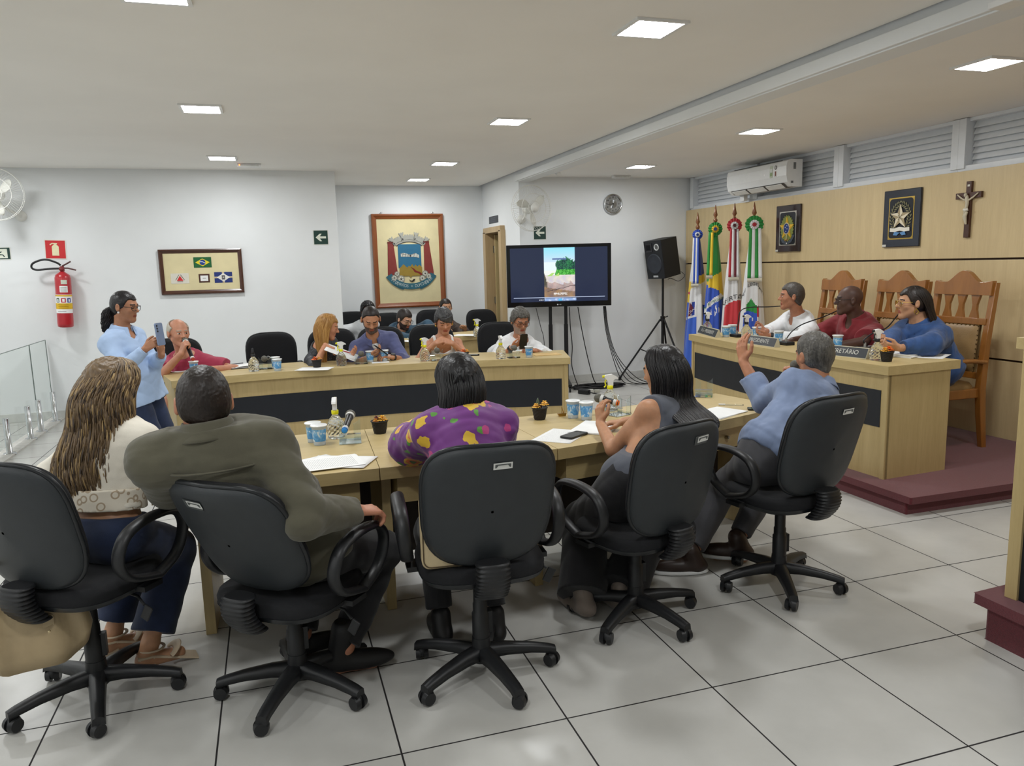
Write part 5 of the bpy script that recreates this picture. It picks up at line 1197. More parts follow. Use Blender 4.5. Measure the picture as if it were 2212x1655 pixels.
def gooseneck(lab, base, pts, lit=False):
    t = thing('gooseneck_microphone', lab, 'microphone', base, 0, 'gooseneck microphones on the official desk'); b_ = Vector(base)
    m = MB(); m.box((0, 0, .014), (.085, .12, .028)); m.build('base', M_BLACKP, t, bevel=.006)
    m = MB(); m.cyl((0, 0, .028), (0, 0, .06), .010, .008); m.build('socket', P_((150, 148, 140)), t)
    P2 = [Vector((0, 0, .05))] + [Vector(q) - b_ for q in pts]; m = MB(); m.tube(spline(P2, 8), .0048, 8); m.build('gooseneck', M_BLACKP, t)
    d = (P2[-1] - P2[-2]).normalized(); e = P2[-1]
    m = MB(); m.tube([e - d * .03, e - d * .01, e, e + d * .03, e + d * .05], [.006, .009, .0125, .0125, .006], 12); m.build('capsule', mat('mic_foam', (30, 28, 28), .9, var=.05), t)
    if lit: m = MB(); m.tube([e - d * .012, e + d * .002], .0138, 12); m.build('light_ring', mat('red_glow', (255, 40, 30), .4, var=0, emit=4), t)
bx = O(1592, 728); by = aty(1595, 690, bx.y)
gooseneck('gooseneck microphone bending level to the white shirt official', bx, [aty(1594, 700, bx.y), aty(1600, 672, bx.y), aty(1622, 664, bx.y + .02), aty(1660, 663, bx.y + .05), aty(1692, 661, bx.y + .1)])
bx = O(1698, 745); gooseneck('gooseneck microphone with a glowing red ring before the dark red polo man', bx, [aty(1712, 715, bx.y), aty(1735, 700, bx.y + .02), aty(1780, 684, bx.y + .05), aty(1822, 665, bx.y + .1)], True)
bx = O(1868, 757); gooseneck('gooseneck microphone slanting up to the woman in denim', bx, [aty(1866, 735, bx.y), aty(1885, 720, bx.y), aty(1915, 708, bx.y + .0), aty(1940, 680, bx.y + .05), aty(1958, 664, bx.y + .08)])
flowers('basket of yellow and orange flowers at the near end of the official desk', O(1915, 781), [(-.022, -.004, .078, .03, (240, 176, 50)), (.018, .0, .082, .032, (236, 110, 28)), (.006, -.02, .07, .012, (70, 34, 26))])
paper_stack('thick pile of white papers at the near end of the official desk', Vector(O(1962, 768)), -1.3, 4, .006, False); sheet_of_paper('white sheet sliding off the paper pile on the official desk', O(2010, 769), -1.0, text=False)
pen('thick grey marker pen on the paper pile at the official desk', Vector(O(1995, 770)) + Vector((0, 0, .024)), .5, (74, 72, 84), P_((176, 172, 182)))
sheet_of_paper('white papers before the white shirt official', O(1655, 730), -1.2); sheet_of_paper('white papers before the dark red polo man, left', O(1690, 736), -1.3); sheet_of_paper('white papers before the dark red polo man, behind the secretary plate', O(1835, 748), -1.4, text=False)
# bags
M_BAG = mat('beige_leather', (176, 156, 122), .4, var=.05, vscale=8, bump=.15, bscale=60)
q = aty(72, 1345, .62)
t = thing('handbag', 'beige slouchy handbag hanging at the left swivel chair, with a chain strap', 'handbag', (q.x, q.y, q.z - .10), .35)
m = MB(); rg = []
for z, w_, d in ((-.06, .15, .05), (-.055, .17, .062), (0, .185, .07), (.08, .185, .066), (.15, .165, .05), (.20, .15, .035), (.215, .145, .02)):
    rg.append([Vector((math.copysign(abs(math.cos(a)) ** .6, math.cos(a)) * w_ * (1 + .02 * math.sin(z * 60)), math.copysign(abs(math.sin(a)) ** .7, math.sin(a)) * d * (1 + .18 * math.sin(math.cos(a) * 9 + z * 8)), z + .06 * (math.cos(a)) ** 2 * (z < .05))) for a in [2 * PI * i / 48 for i in range(48)]])
m.rings(rg); m.build('bag_body', M_BAG, t)
m = MB(); m.prism(rrect(.034, .09, .015), (.04, -.064, .10), (1, 0, 0), (0, 0, 1), .006); m.build('flap_tab', M_BAG, t); m = MB(); m.ell((.04, -.073, .08), (.007, .004, .007)); m.build('snap_button', mat('pale_gold', (214, 196, 156), .25, 1), t)
m = MB(); L_ = spline([(-.15, 0, .19), (-.13, 0, .27), (-.06, .02, .36), (.03, .02, .38)], 7)
for i in range(len(L_) - 1):
    c = (L_[i] + L_[i + 1]) / 2; d = (L_[i + 1] - L_[i]).normalized(); u = d.orthogonal().normalized() if i % 2 else d.cross(d.orthogonal()).normalized()
    m.tube([c + d * .013 * math.cos(k * PI / 5) + u * .008 * math.sin(k * PI / 5) for k in range(10)], .003, 5, True)
m.build('chain_strap', MATS['pale_gold'], t)
ch3 = Vector((1.594, .407, 0))
t = thing('shoulder_bag', 'cream stitched shoulder bag standing on the middle swivel chair', 'handbag', (ch3.x - .115, ch3.y - .145, .535), -.10)
m = MB(); rg = [[Vector((x * s, y, z * s + .135)) for x, z in rrect(.27, .27, .03)] for y, s in ((-.028, .96), (-.024, 1), (.024, 1), (.028, .96))]; m.rings(rg, True, True, 0, True); m.build('bag_body', mat('cream_leather', (190, 172, 136), .45, var=.04, bump=.1), t)
m = MB(); m.tube([Vector((x * .95, -.029, z * .95 + .135)) for x, z in rrect(.27, .27, .03)], .0025, 5, True); m.tube([(-.12, -.03, .20), (.12, -.03, .19)], .0015, 4); m.tube(spline([(-.11, -.03, .165), (-.03, -.03, .155), (-.02, -.03, .15), (-.08, -.03, .145), (-.11, -.03, .165)], 4), .0015, 4); m.build('stitching', P_((84, 70, 48)), t)
m = MB(); m.tube(spline([(-.125, 0, .25), (-.10, .0, .29), (-.06, .02, .31), (.04, .02, .32), (.12, 0, .25)], 6), .008, 6, flat=(.4, 1.4, (0, 0, 1))); m.build('strap', P_((60, 52, 44)), t)
# ================================================================ people
V3 = lambda *a: np.array(a, float)
nrm = lambda v: np.asarray(v, float) / (np.linalg.norm(v) + 1e-12)
class Vox:
    """a distance field on a grid: limbs, heads and cloth are blended in it, then meshed as one surface"""
    def __init__(s, lo, hi, h):
        s.h = h; s.lo = np.array(lo, float); s.n = np.ceil((np.array(hi) - s.lo) / h).astype(int) + 1
        s.f = np.full(s.n, .2, np.float32)
        s.ax = [(s.lo[i] + h * np.arange(s.n[i])).astype(np.float32) for i in range(3)]
    def sub(s, lo, hi):
        i0 = np.clip(np.floor((np.array(lo) - s.lo) / s.h).astype(int), 0, s.n); i1 = np.clip(np.ceil((np.array(hi) - s.lo) / s.h).astype(int) + 1, 0, s.n)
        if (i1 <= i0).any(): return None, None
        sl = tuple(slice(a, b) for a, b in zip(i0, i1))
        return sl, (s.ax[0][sl[0]][:, None, None], s.ax[1][sl[1]][None, :, None], s.ax[2][sl[2]][None, None, :])
    def comb(s, sl, d, k, op):
        a = s.f[sl]
        if op == 'u':
            r = np.minimum(a, d)
            if k > 0: q = np.maximum(k - np.abs(a - d), 0) / k; r = r - q * q * k * .25
        else:
            d = -d; r = np.maximum(a, d)
            if k > 0: q = np.maximum(k - np.abs(a - d), 0) / k; r = r + q * q * k * .25
        s.f[sl] = r
    def cone(s, a, b, ra, rb=None, k=.02, op='u', flat=None):
        a, b = np.array(a, float), np.array(b, float); rb = ra if rb is None else rb; m = max(ra, rb) + k + 2 * s.h
        sl, X = s.sub(np.minimum(a, b) - m, np.maximum(a, b) + m)
        if sl is None: return s
        ab = b - a; L2 = max(ab @ ab, 1e-9); p = [X[i] - a[i] for i in range(3)]
        t = np.clip((p[0] * ab[0] + p[1] * ab[1] + p[2] * ab[2]) / L2, 0, 1)
        d = np.sqrt((p[0] - t * ab[0]) ** 2 + (p[1] - t * ab[1]) ** 2 + (p[2] - t * ab[2]) ** 2) - (ra + t * (rb - ra))
        if flat:      # flat ends: (start, end)
            L = math.sqrt(L2); tt = (p[0] * ab[0] + p[1] * ab[1] + p[2] * ab[2]) / L
            if flat[1]: d = np.maximum(d, tt - L)
            if flat[0]: d = np.maximum(d, -tt)
        s.comb(sl, d.astype(np.float32), k, op); return s
    def ell(s, c, r, A=None, k=.02, op='u'):
        c = np.array(c, float); r = np.array(r, float); m = max(r) + k + 2 * s.h
        sl, X = s.sub(c - m, c + m)
        if sl is None: return s
        p = [X[i] - c[i] for i in range(3)]
        if A is not None: p = [p[0] * A[0][j] + p[1] * A[1][j] + p[2] * A[2][j] for j in range(3)]
        k0 = np.sqrt((p[0] / r[0]) ** 2 + (p[1] / r[1]) ** 2 + (p[2] / r[2]) ** 2); k1 = np.sqrt((p[0] / r[0] ** 2) ** 2 + (p[1] / r[1] ** 2) ** 2 + (p[2] / r[2] ** 2) ** 2) + 1e-6
        s.comb(sl, (k0 * (k0 - 1) / k1).astype(np.float32), k, op); return s
    def plane(s, o, n, k=.0, lo=None, hi=None):      # keep the side the normal points away from
        o, n = np.array(o, float), nrm(n); sl, X = s.sub(s.lo if lo is None else lo, s.lo + s.n * s.h if hi is None else hi)
        if sl is None: return s
        d = (X[0] - o[0]) * n[0] + (X[1] - o[1]) * n[1] + (X[2] - o[2]) * n[2]
        s.comb(sl, -d.astype(np.float32), k, 'i'); return s
    def wrinkle(s, amp, freq, seed, along=None):
        band = np.argwhere(np.abs(s.f) < 3 * s.h + amp * 2)
        if len(band) == 0: return s
        P = band * s.h + s.lo; rs = np.random.RandomState(seed); v = np.zeros(len(P))
        W = sum(.35 * np.sin(P @ (rs.normal(size=3) * freq * .5) + rs.uniform(0, 6)) for _ in range(3))
        for _ in range(5):
            kv = rs.normal(size=3) * freq
            if along is not None: kv = kv - np.array(along) * (kv @ np.array(along)) * .75
            v += 1 - np.abs(np.sin(P @ kv + W * 2.2 + rs.uniform(0, 6))) * 2
        s.f[tuple(band.T)] += (amp * v / 2.6).astype(np.float32); return s
    def mesh(s):
        """surface nets"""
        f = s.f; f[[0, -1]] = .05; f[:, [0, -1]] = .05; f[:, :, [0, -1]] = .05
        ins = f < 0
        c = np.zeros(tuple(q - 1 for q in f.shape), np.uint8)
        S = [slice(0, -1), slice(1, None)]
        for i in range(2):
            for j in range(2):
                for k in range(2): c += ins[S[i], S[j], S[k]]
        act = (c > 0) & (c < 8); idx = np.full(act.shape, -1, np.int64); cells = np.argwhere(act); idx[act] = np.arange(len(cells))
        acc = np.zeros((len(cells), 3)); cnt = np.zeros(len(cells)); ci, cj, ck = cells.T
        cv = {(a, b, d): f[ci + a, cj + b, ck + d] for a in (0, 1) for b in (0, 1) for d in (0, 1)}
        for axis in range(3):
            for a in (0, 1):
                for b in (0, 1):
                    p0 = [a, b]; p0.insert(axis, 0); p1 = list(p0); p1[axis] = 1
                    v0, v1 = cv[tuple(p0)], cv[tuple(p1)]; m = (v0 < 0) != (v1 < 0); t = np.where(m, v0 / np.where(m, v0 - v1, 1), 0)
                    q = np.array(p0, float)[None, :].repeat(len(cells), 0); q[:, axis] = t
                    acc[m] += q[m]; cnt[m] += 1
        V = (cells + acc / cnt[:, None]) * s.h + s.lo
        Q = []
        for axis in range(3):
            sa = [slice(None)] * 3; sb = [slice(None)] * 3; sa[axis] = slice(0, -1); sb[axis] = slice(1, None)
            ia, ib = ins[tuple(sa)], ins[tuple(sb)]; e = np.argwhere(ia != ib)
            u, w = [(1, 2), (2, 0), (0, 1)][axis]
            e = e[(e[:, u] > 0) & (e[:, w] > 0) & (e[:, u] < f.shape[u] - 1) & (e[:, w] < f.shape[w] - 1)]
            def g(du, dw): q = e.copy(); q[:, u] -= du; q[:, w] -= dw; return idx[q[:, 0], q[:, 1], q[:, 2]]
            quad = np.stack([g(1, 1), g(0, 1), g(0, 0), g(1, 0)], 1); fl = ~ia[tuple(e.T)]; quad[fl] = quad[fl][:, ::-1]
            Q.append(quad)
        Q = np.concatenate(Q)
        for lam in (.5, -.52, .5, -.52):      # light smoothing
            A = np.zeros_like(V); n = np.zeros(len(V))
            for i in range(4):
                np.add.at(A, Q[:, i], V[Q[:, (i + 1) % 4]]); np.add.at(A, Q[:, i], V[Q[:, (i - 1) % 4]]); np.add.at(n, Q[:, i], 2)
            V = V + lam * (A / np.maximum(n, 1)[:, None] - V)
        return V, Q
    def build(s, name, mats, parent, matfn=None):
        V, Q = s.mesh(); me = bpy.data.meshes.new(name)
        me.vertices.add(len(V)); me.vertices.foreach_set('co', V.astype(np.float32).ravel())
        me.loops.add(len(Q) * 4); me.loops.foreach_set('vertex_index', Q.astype(np.int32).ravel())
        me.polygons.add(len(Q)); me.polygons.foreach_set('loop_start', np.arange(0, len(Q) * 4, 4, dtype=np.int32)); me.polygons.foreach_set('loop_total', np.full(len(Q), 4, np.int32))
        me.polygons.foreach_set('use_smooth', np.ones(len(Q), bool))
        for q in (mats if isinstance(mats, list) else [mats]): me.materials.append(q)
        if matfn is not None: me.polygons.foreach_set('material_index', matfn(V[Q].mean(1)).astype(np.int32))
        me.update(calc_edges=True); me.validate()
        o = bpy.data.objects.new(name, me); COL.objects.link(o); o.parent = parent; return o
def frame(yaw, pitch=0, roll=0):
    """columns: right, forward, up; yaw counter-clockwise from +y, pitch up positive"""
    return np.array((Matrix.Rotation(math.radians(yaw), 3, 'Z') @ Matrix.Rotation(math.radians(pitch), 3, 'X') @ Matrix.Rotation(math.radians(roll), 3, 'Y')))
def two_bone(a, hint, b, l1, l2):
    a, b, hint = np.array(a, float), np.array(b, float), np.array(hint, float); d = b - a; L = np.linalg.norm(d)
    if L > (l1 + l2) * .995: b = a + d / L * (l1 + l2) * .995; d = b - a; L = np.linalg.norm(d)
    u = d / L; x = (l1 * l1 - l2 * l2 + L * L) / (2 * L); hgt = math.sqrt(max(l1 * l1 - x * x, 1e-6)); w = hint - a; w = w - u * (w @ u)
    if np.linalg.norm(w) < 1e-4: w = np.cross(u, V3(0, 0, 1))
    return a + u * x + nrm(w) * hgt, b
SKIN = {}
def skin(name, c):
    if name in SKIN: return SKIN[name]
    d = lambda k: tuple(int(v * k) for v in c)
    base = mat('skin_' + name, c, .48, var=.05, vscale=30, sss=.12, bump=.08, bscale=260)
    lips = mat('lips_' + name, (min(255, int(c[0] * .84)), int(c[1] * .62), int(c[2] * .64)), .4, var=.02)
    SKIN[name] = (base, lips); return SKIN[name]
M_EYEW = mat('eye_white', (214, 210, 204), .2, var=0); M_IRIS = mat('eye_iris', (38, 26, 20), .15, var=0)
def hairmat(name, cs, stretch=26, rough=.42):
    if name in MATS: return MATS[name]
    t = NT(name); n1 = t.noise(t.pos(), 1.0, 4, .6, (stretch * 3, stretch * 3, 4)); n2 = t.noise(t.pos(), 9, 3)
    t.l(t.mix(.35, t.ramp(n1, [(.28 + .44 * i / max(1, len(cs) - 1), lin(c)) for i, c in enumerate(cs)]), t.ramp(n2, [(.3 + .4 * i / max(1, len(cs) - 1), lin(c)) for i, c in enumerate(cs)])), t.b.inputs['Base Color'])
    t.b.inputs['Roughness'].default_value = rough; t.b.inputs['Specular IOR Level'].default_value = .4; t.bump(n1, .5, .004)
    MATS[name] = t.m; return t.m
def cloth(name, c, rough=.85, var=.05, sheen=.15, bump=.15, bscale=420): return mat('cloth_' + name, c, rough, var=var, vscale=12, bump=bump, bscale=bscale, sheen=sheen)
def hand(f, w, d, n, side, curl=(20, 25, 15), thumb=.6, s=1.0, spread=1.0):
    """five fingers: d along the hand, n out of the palm; curl in degrees per joint or four triples"""
    d = nrm(d); n = nrm(np.array(n, float) - d * (np.array(n) @ d)); t = np.cross(d, n) * (1 if side == 'R' else -1)
    curls = [curl] * 4 if not isinstance(curl[0], (tuple, list)) else curl
    for i in range(4):
        k0 = w + t * (.016 - .0105 * i) * s; kn = w + d * (.088 - .004 * abs(i - 1)) * s + t * (.029 - .0195 * i) * s
        f.cone(k0, kn, .0135 * s, .0108 * s, .010)
        p = kn; a = 0; L = (.074, .082, .076, .061)[i] * s; fd = nrm(d + t * (.10 - .07 * i) * spread)
        for j, (fr, r) in enumerate(((.45, .0098), (.31, .0088), (.24, .0080))):
            a += math.radians(curls[i][j] * (1 + .06 * (i - 1))); q = p + (fd * math.cos(a) + n * math.sin(a)) * L * fr
            f.cone(p, q, r * s * (1 if i < 3 else .9), (r - .0008) * s * (1 if i < 3 else .9), .0035); p = q
    b = w + d * .022 * s + t * .020 * s; m = b + nrm(t * (.55 + .4 * thumb) + d * .75 + n * (.5 - .3 * thumb)) * .046 * s; e = m + nrm(d * .9 + t * (.35 * thumb) + n * (.35 - .3 * thumb)) * .03 * s; g = e + nrm(d * .9 + t * (.1 * thumb - .1) + n * .2) * .024 * s
    f.cone(b, m, .0150 * s, .0118 * s, .012); f.cone(m, e, .0112 * s, .0100 * s, .004); f.cone(e, g, .0098 * s, .0082 * s, .003)
class Person:
    def __init__(s, label, hip, neck, head, yaw, pitch=0, roll=0, shyaw=None, sex='m', girth=1.0, shw=None, skin_='tan', skinc=(176, 128, 98), size=1.0, hipyaw=None, cat='person', upz=.35):
        s.hip, s.neck, s.head = np.array(hip, float), np.array(neck, float), np.array(head, float); s.o = np.array([hip[0], hip[1], 0.0])
        s.t = thing('person', label, cat, tuple(s.o))
        s.hip, s.neck, s.head = s.hip - s.o, s.neck - s.o, s.head - s.o
        s.sex = sex; s.g = girth; s.size = size; s.k = (1.0 if sex == 'm' else .93) * size; s.hs = (1.0 if sex == 'm' else .955) * size
        s.HA = frame(yaw, pitch, roll); s.shyaw = yaw if shyaw is None else shyaw; s.hipyaw = s.shyaw if hipyaw is None else hipyaw
        s.skin = skin(skin_, skinc); fw = frame(s.shyaw)[:, 1]; up = nrm(s.neck - s.hip); mid = (s.hip + s.neck) / 2 - fw * .02 + V3(0, 0, .01)
        s.up = nrm(nrm(s.neck - mid) * (1 - upz) + V3(0, 0, upz)); s.fw = nrm(fw - s.up * (fw @ s.up)); s.rt = np.cross(s.fw, s.up); s.mid = mid
        s.CA = np.stack([s.rt, s.fw, s.up], 1)
        hf = frame(s.hipyaw); ul = nrm(mid - s.hip); hfw = nrm(hf[:, 1] - ul * (hf[:, 1] @ ul)); s.PA = np.stack([np.cross(hfw, ul), hfw, ul], 1); s.hrt = hf[:, 0]; s.hfw = hf[:, 1]
        s.shw = (shw or (.166 if sex == 'm' else .148)) * size
        s.sh = {'R': s.neck - s.up * .055 * s.k + s.rt * s.shw, 'L': s.neck - s.up * .055 * s.k - s.rt * s.shw}
        s.hj = {'R': s.hip + s.hrt * .09 * s.k, 'L': s.hip - s.hrt * .09 * s.k}
        s.el, s.wr, s.kn, s.an, s.hands, s.toe = {}, {}, {}, {}, {}, {}
    def bpt(s, t, off=.03, x=0): return s.o * 0 + s.spine(t) - s.fw * (.118 * s.k * (.5 + .5 * s.g) + off) + s.rt * x
    def spine(s, t): return (1 - t) ** 2 * s.hip + 2 * t * (1 - t) * s.mid + t * t * s.neck
    def arm(s, side, elbow, wrist, d=None, n=None, curl=(18, 25, 15), thumb=.5, spread=1.0, up=None):
        l1, l2 = .285 * s.k, .255 * s.k; e, w = two_bone(s.sh[side], np.array(elbow) - s.o, np.array(wrist) - s.o, l1, l2); s.el[side], s.wr[side] = e, w
        s.hands[side] = (nrm(d) if d is not None else nrm(w - e), nrm(n) if n is not None else V3(0, 0, -1), curl, thumb, spread); return s
    def leg(s, side, knee, ankle, toe=None):
        k, a = two_bone(s.hj[side], np.array(knee) - s.o, np.array(ankle) - s.o, .43 * s.k, .42 * s.k); s.kn[side], s.an[side] = k, a
        s.toe[side] = nrm(toe) if toe is not None else s.hfw; return s
    def sit_legs(s, spread=.13, fwd=.42, ankz=.085, back=0):
        for q, sg in (('R', 1), ('L', -1)):
            k = s.o + s.hip * V3(1, 1, 0) + s.hfw * fwd + s.hrt * sg * spread + V3(0, 0, s.hip[2] - .02); a = k * V3(1, 1, 0) + s.hfw * (-.03 - back) + V3(0, 0, ankz); s.leg(q, k + V3(0, 0, .1), a)
        return s
    def torso(s, f, off=0.0, wide=0.0, k=.05):
        g, K = s.g, s.k; o = off
        f.ell(s.hip + s.PA[:, 2] * .02, (.168 * K * g + o, .125 * K * g + o, .125 * K + o), s.PA, k)
        f.ell(s.spine(.36), ((.146 if s.sex == 'm' else .13) * K * g + o + wide, .112 * K * g + o + wide * .6, .15 * K + o), s.CA * .5 + s.PA * .5, k)
        f.ell(s.spine(.72) , ((.160 if s.sex == 'm' else .142) * K * (.5 + .5 * g) + o, .118 * K * (.5 + .5 * g) + o, .175 * K + o), s.CA, k)
        f.cone(s.sh['L'], s.sh['R'], .056 * K + o, None, k); 
        for q in 'LR': f.cone(s.neck * .45 + s.sh[q] * .55 + s.up * .01, s.neck + s.up * .015, .040 * K + o, .046 * K + o, k)
        if s.sex == 'f':
            for sg in (-1, 1): f.ell(s.spine(.66) + s.fw * .085 * K + s.rt * sg * .072 * K, (.066 * K + o, .062 * K + o, .066 * K + o), s.CA, .03)
    def H(s, x, y, z): return s.head + s.HA @ (V3(x, y, z) * s.hs)
    def bounds(s, pts, m=.14): P = np.array(pts); return P.min(0) - m, P.max(0) + m
    def body(s, h=.0048, eyes='open', beard=None, browc=(40, 28, 22), hairc=None, ears=True, feet=True, nose=1.0, jaw=1.0, scalp=None):
        pts = [s.hip, s.neck, s.head, s.H(0, 0, .06)] + list(s.sh.values()) + list(s.el.values()) + list(s.kn.values()) + list(s.an.values()) + [s.wr[q] + s.hands[q][0] * .16 for q in s.wr] + [s.wr[q] for q in s.wr] + [s.an[q] + s.toe[q] * .14 for q in s.an]
        lo, hi = s.bounds(pts, .125); lo[2] = max(lo[2], .004); f = Vox(lo, hi, h); K, g = s.k, s.g; H = s.H; S = s.hs
        s.torso(f)
        for q in s.el:
            f.cone(s.sh[q], s.el[q], .047 * K * (.6 + .4 * g), .037 * K, .03); f.cone(s.el[q], s.wr[q], .041 * K * (.7 + .3 * g), .0265 * K, .015)
            d, n, cu, th, sp = s.hands[q]; hand(f, s.wr[q], d, n, q, cu, th, K * (1.02 if s.sex == 'm' else .98), sp)
        for q in s.kn:
            f.cone(s.hj[q], s.kn[q], .082 * K * g, .056 * K, .04); f.cone(s.kn[q], s.an[q], .054 * K, .036 * K, .02); c = (s.kn[q] * .68 + s.an[q] * .32) - s.toe[q] * .014; f.ell(c, (.046 * K, .046 * K, .1 * K), None, .03)
            if feet: e = s.an[q] + s.toe[q] * .11 * K; e[2] = .035; a0 = s.an[q] - s.toe[q] * .03; a0[2] = .04; f.cone(a0, e, .034 * K, .03 * K, .02); f.cone(s.an[q], a0, .036 * K, .034 * K, .02)
        # neck and head
        f.cone(s.neck - s.up * .03, H(0, -.024, -.045), .060 * K * (.55 + .45 * g), .054 * S * (.6 + .4 * g), .03)
        f.ell(H(0, -.014, .028), np.array((.0765, .097, .090)) * S, s.HA, .02); f.ell(H(0, .028, -.022), np.array((.060 * jaw, .066, .088)) * S, s.HA, .03)
        for sg in (-1, 1):
            f.cone(H(sg * .047 * jaw, -.004, -.055), H(sg * .012, .064, -.100), .020 * S, .019 * S, .03); f.ell(H(sg * .037, .055, -.026), np.array((.025, .022, .024)) * S, s.HA, .02)
            f.ell(H(sg * .032, .103, .002), np.array((.019, .019, .015)) * S, s.HA, .014, 'i'); f.ell(H(sg * .0315, .0765, .001), np.array((.0135, .0130, .0125)) * S, s.HA, .003)
            if ears: f.ell(H(sg * .086, -.012, -.006), np.array((.012, .020, .032)) * S, s.HA @ frame(sg * -18, 8), .010); f.ell(H(sg * .098, -.004, -.002), np.array((.006, .010, .016)) * S, s.HA, .006, 'i')
        f.cone(H(-.034, .081, .022), H(.034, .081, .022), .010 * S, None, .014); f.ell(H(0, .068, -.102), np.array((.022, .018, .018)) * S, s.HA, .02)
        f.cone(H(0, .086, .012), H(0, .100 + .008 * nose, -.026), .0070 * S, .0120 * S * nose, .008)
        for sg in (-1, 1): f.ell(H(sg * .0115, .094, -.030), np.array((.0085, .0100, .008)) * S * nose, s.HA, .006)
        f.cone(H(-.019, .083, -.0605), H(.019, .083, -.0605), .0072 * S, None, .007); f.cone(H(-.015, .0835, -.071), H(.015, .0835, -.071), .0075 * S, None, .007)
        head = s.head
        mats = [s.skin[0], s.skin[1], P_(browc), M_EYEW, M_IRIS, mat('stubble_%d_%d_%d' % (beard or (60, 50, 44)), beard or (60, 50, 44), .8, var=.15, vscale=200, bump=.3, bscale=500)]
        def mf(C):
            p = (C - head) @ s.HA / S; x, y, z = p.T; ax = np.abs(x); m = np.zeros(len(C), int)
            if beard is not None: m[(z < -.040 + .25 * np.maximum(0, .06 - y) * 0 + .35 * np.maximum(0, .045 - y) * (y > -.02)) & (y > -.008) & (z > -.135) & ((z < -.048) | (ax > .022) | (y < .07))] = 5
            if beard is not None: m[(z > -.040) & (y > .05)] = 0
            m[(ax < .0245 - .25 * np.abs(z + .066)) & (y > .07) & (z < -.0565) & (z > -.0775)] = 1
            b = z - (.026 - 6 * (ax - .03) ** 2); m[(ax > .012) & (ax < .05) & (y > .055) & (np.abs(b) < .0046)] = 2
            e = np.abs(ax - .0315)
            if eyes == 'open': m[(e < .0135) & (np.abs(z - .001) < .0058 - 14 * e ** 2) & (y > .07)] = 3; m[(np.abs(x * np.sign(x) - .0315) < .0058) & (np.abs(z - .001) < .0062) & (y > .07)] = 4
            else: m[(e < .014) & (np.abs(z + .0052) < .0027) & (y > .07)] = 2
            m[(ax < .02) & (y > .075) & (np.abs(z + .0655) < .0014)] = 2 if False else 1
            m[(np.linalg.norm(p, axis=1) > .155) | (y > .125)] = 0
            return m
        s.bodyobj = f.build('body', mats, s.t, mf); return s
    # ---------------------------------------------------------------- clothes
    def top(s, name, m, sleeve='long', off=.014, hem=.0, h=.0062, wr=.0045, neckr=.064, vneck=.0, seed=1, cuff=None, puff=0.0, sleeve_m=None, open_=None, hemdrop=.05, wide=.0, straps=False, armhole=False, vcol=None):
        pts = [s.hip, s.neck + s.up * .05, s.spine(.5)] + list(s.sh.values()) + (list(s.el.values()) + list(s.wr.values()) if sleeve != 'none' else [])
        lo, hi = s.bounds(pts, .24); f = Vox(lo, hi, h); K = s.k
        s.torso(f, off, wide)
        f.ell(s.hip + s.PA[:, 2] * .05, (.172 * K * s.g + off + wide, .130 * K * s.g + off + wide, .12 * K), s.PA, .05)
        if sleeve != 'none':
            for q in s.el:
                e, w, sh = s.el[q], s.wr[q], s.sh[q]
                if sleeve == 'short': t = .68; f.cone(sh, sh + (e - sh) * t, .055 * K * (.6 + .4 * s.g) + off, .052 * K + off + puff, .03, flat=(0, 1))
                else:
                    t = {'long': .90, 'rolled': .42, 'elbow': .1, 'three': .6}[sleeve]
                    f.cone(sh, e, .049 * K * (.6 + .4 * s.g) + off, .041 * K + off + puff, .03); f.cone(e, e + (w - e) * t, .044 * K + off + puff, (.030 if sleeve == 'long' else .042) * K + off * (.6 if sleeve == 'long' else 1) + puff * .6, .02, flat=(0, 1))
        # neckline, opening and hem
        f.cone(s.neck - s.up * .015, s.neck + s.up * .2, neckr * K, neckr * K * 1.1, .008, 'i')
        f.plane(s.neck + s.up * .048, s.up, .004, s.neck - .12, s.neck + .2)
        if vneck: f.cone(s.neck + s.fw * .10 + s.up * .02, s.neck + s.fw * .16 - s.up * vneck, .055, .012, .006, 'i')
        if straps:      # a strappy top: cut away above the chest except two straps and a dip in the middle
            sl, X = f.sub(s.neck - .3, s.neck + .3); p = [X[i] - s.neck[i] for i in range(3)]; dt = lambda v: p[0] * v[0] + p[1] * v[1] + p[2] * v[2]
            x = np.abs(dt(s.rt)); z = dt(s.up); line = z + .085 + .55 * np.maximum(0, .06 - x) * (dt(s.fw) > 0); strap = np.abs(x - .088) - .0125
            f.comb(sl, -np.minimum(line, strap).astype(np.float32), .003, 'i')
        if armhole:
            for q, sg in (('R', 1), ('L', -1)): f.plane(s.sh[q] - s.rt * sg * .006, s.rt * sg - s.up * .15, .004, s.sh[q] - .16, s.sh[q] + .16)
        if hemdrop > .08:
            for sg in (-1, 1): f.cone(s.hip + s.PA[:, 2] * .02 + s.hrt * sg * .05, s.hip - s.PA[:, 2] * (hemdrop + .05) + s.hrt * sg * .065, .128 * K * s.g + off, .135 * K * s.g + off, .05)
        f.plane(s.hip - s.PA[:, 2] * hemdrop, -s.PA[:, 2], .004)
        if wr: f.wrinkle(wr * .75, 13, seed, None); f.wrinkle(wr * .28, 34, seed + 1, s.rt)
        o = f.build(name, m if isinstance(m, list) else [m], s.t, vcol); return o
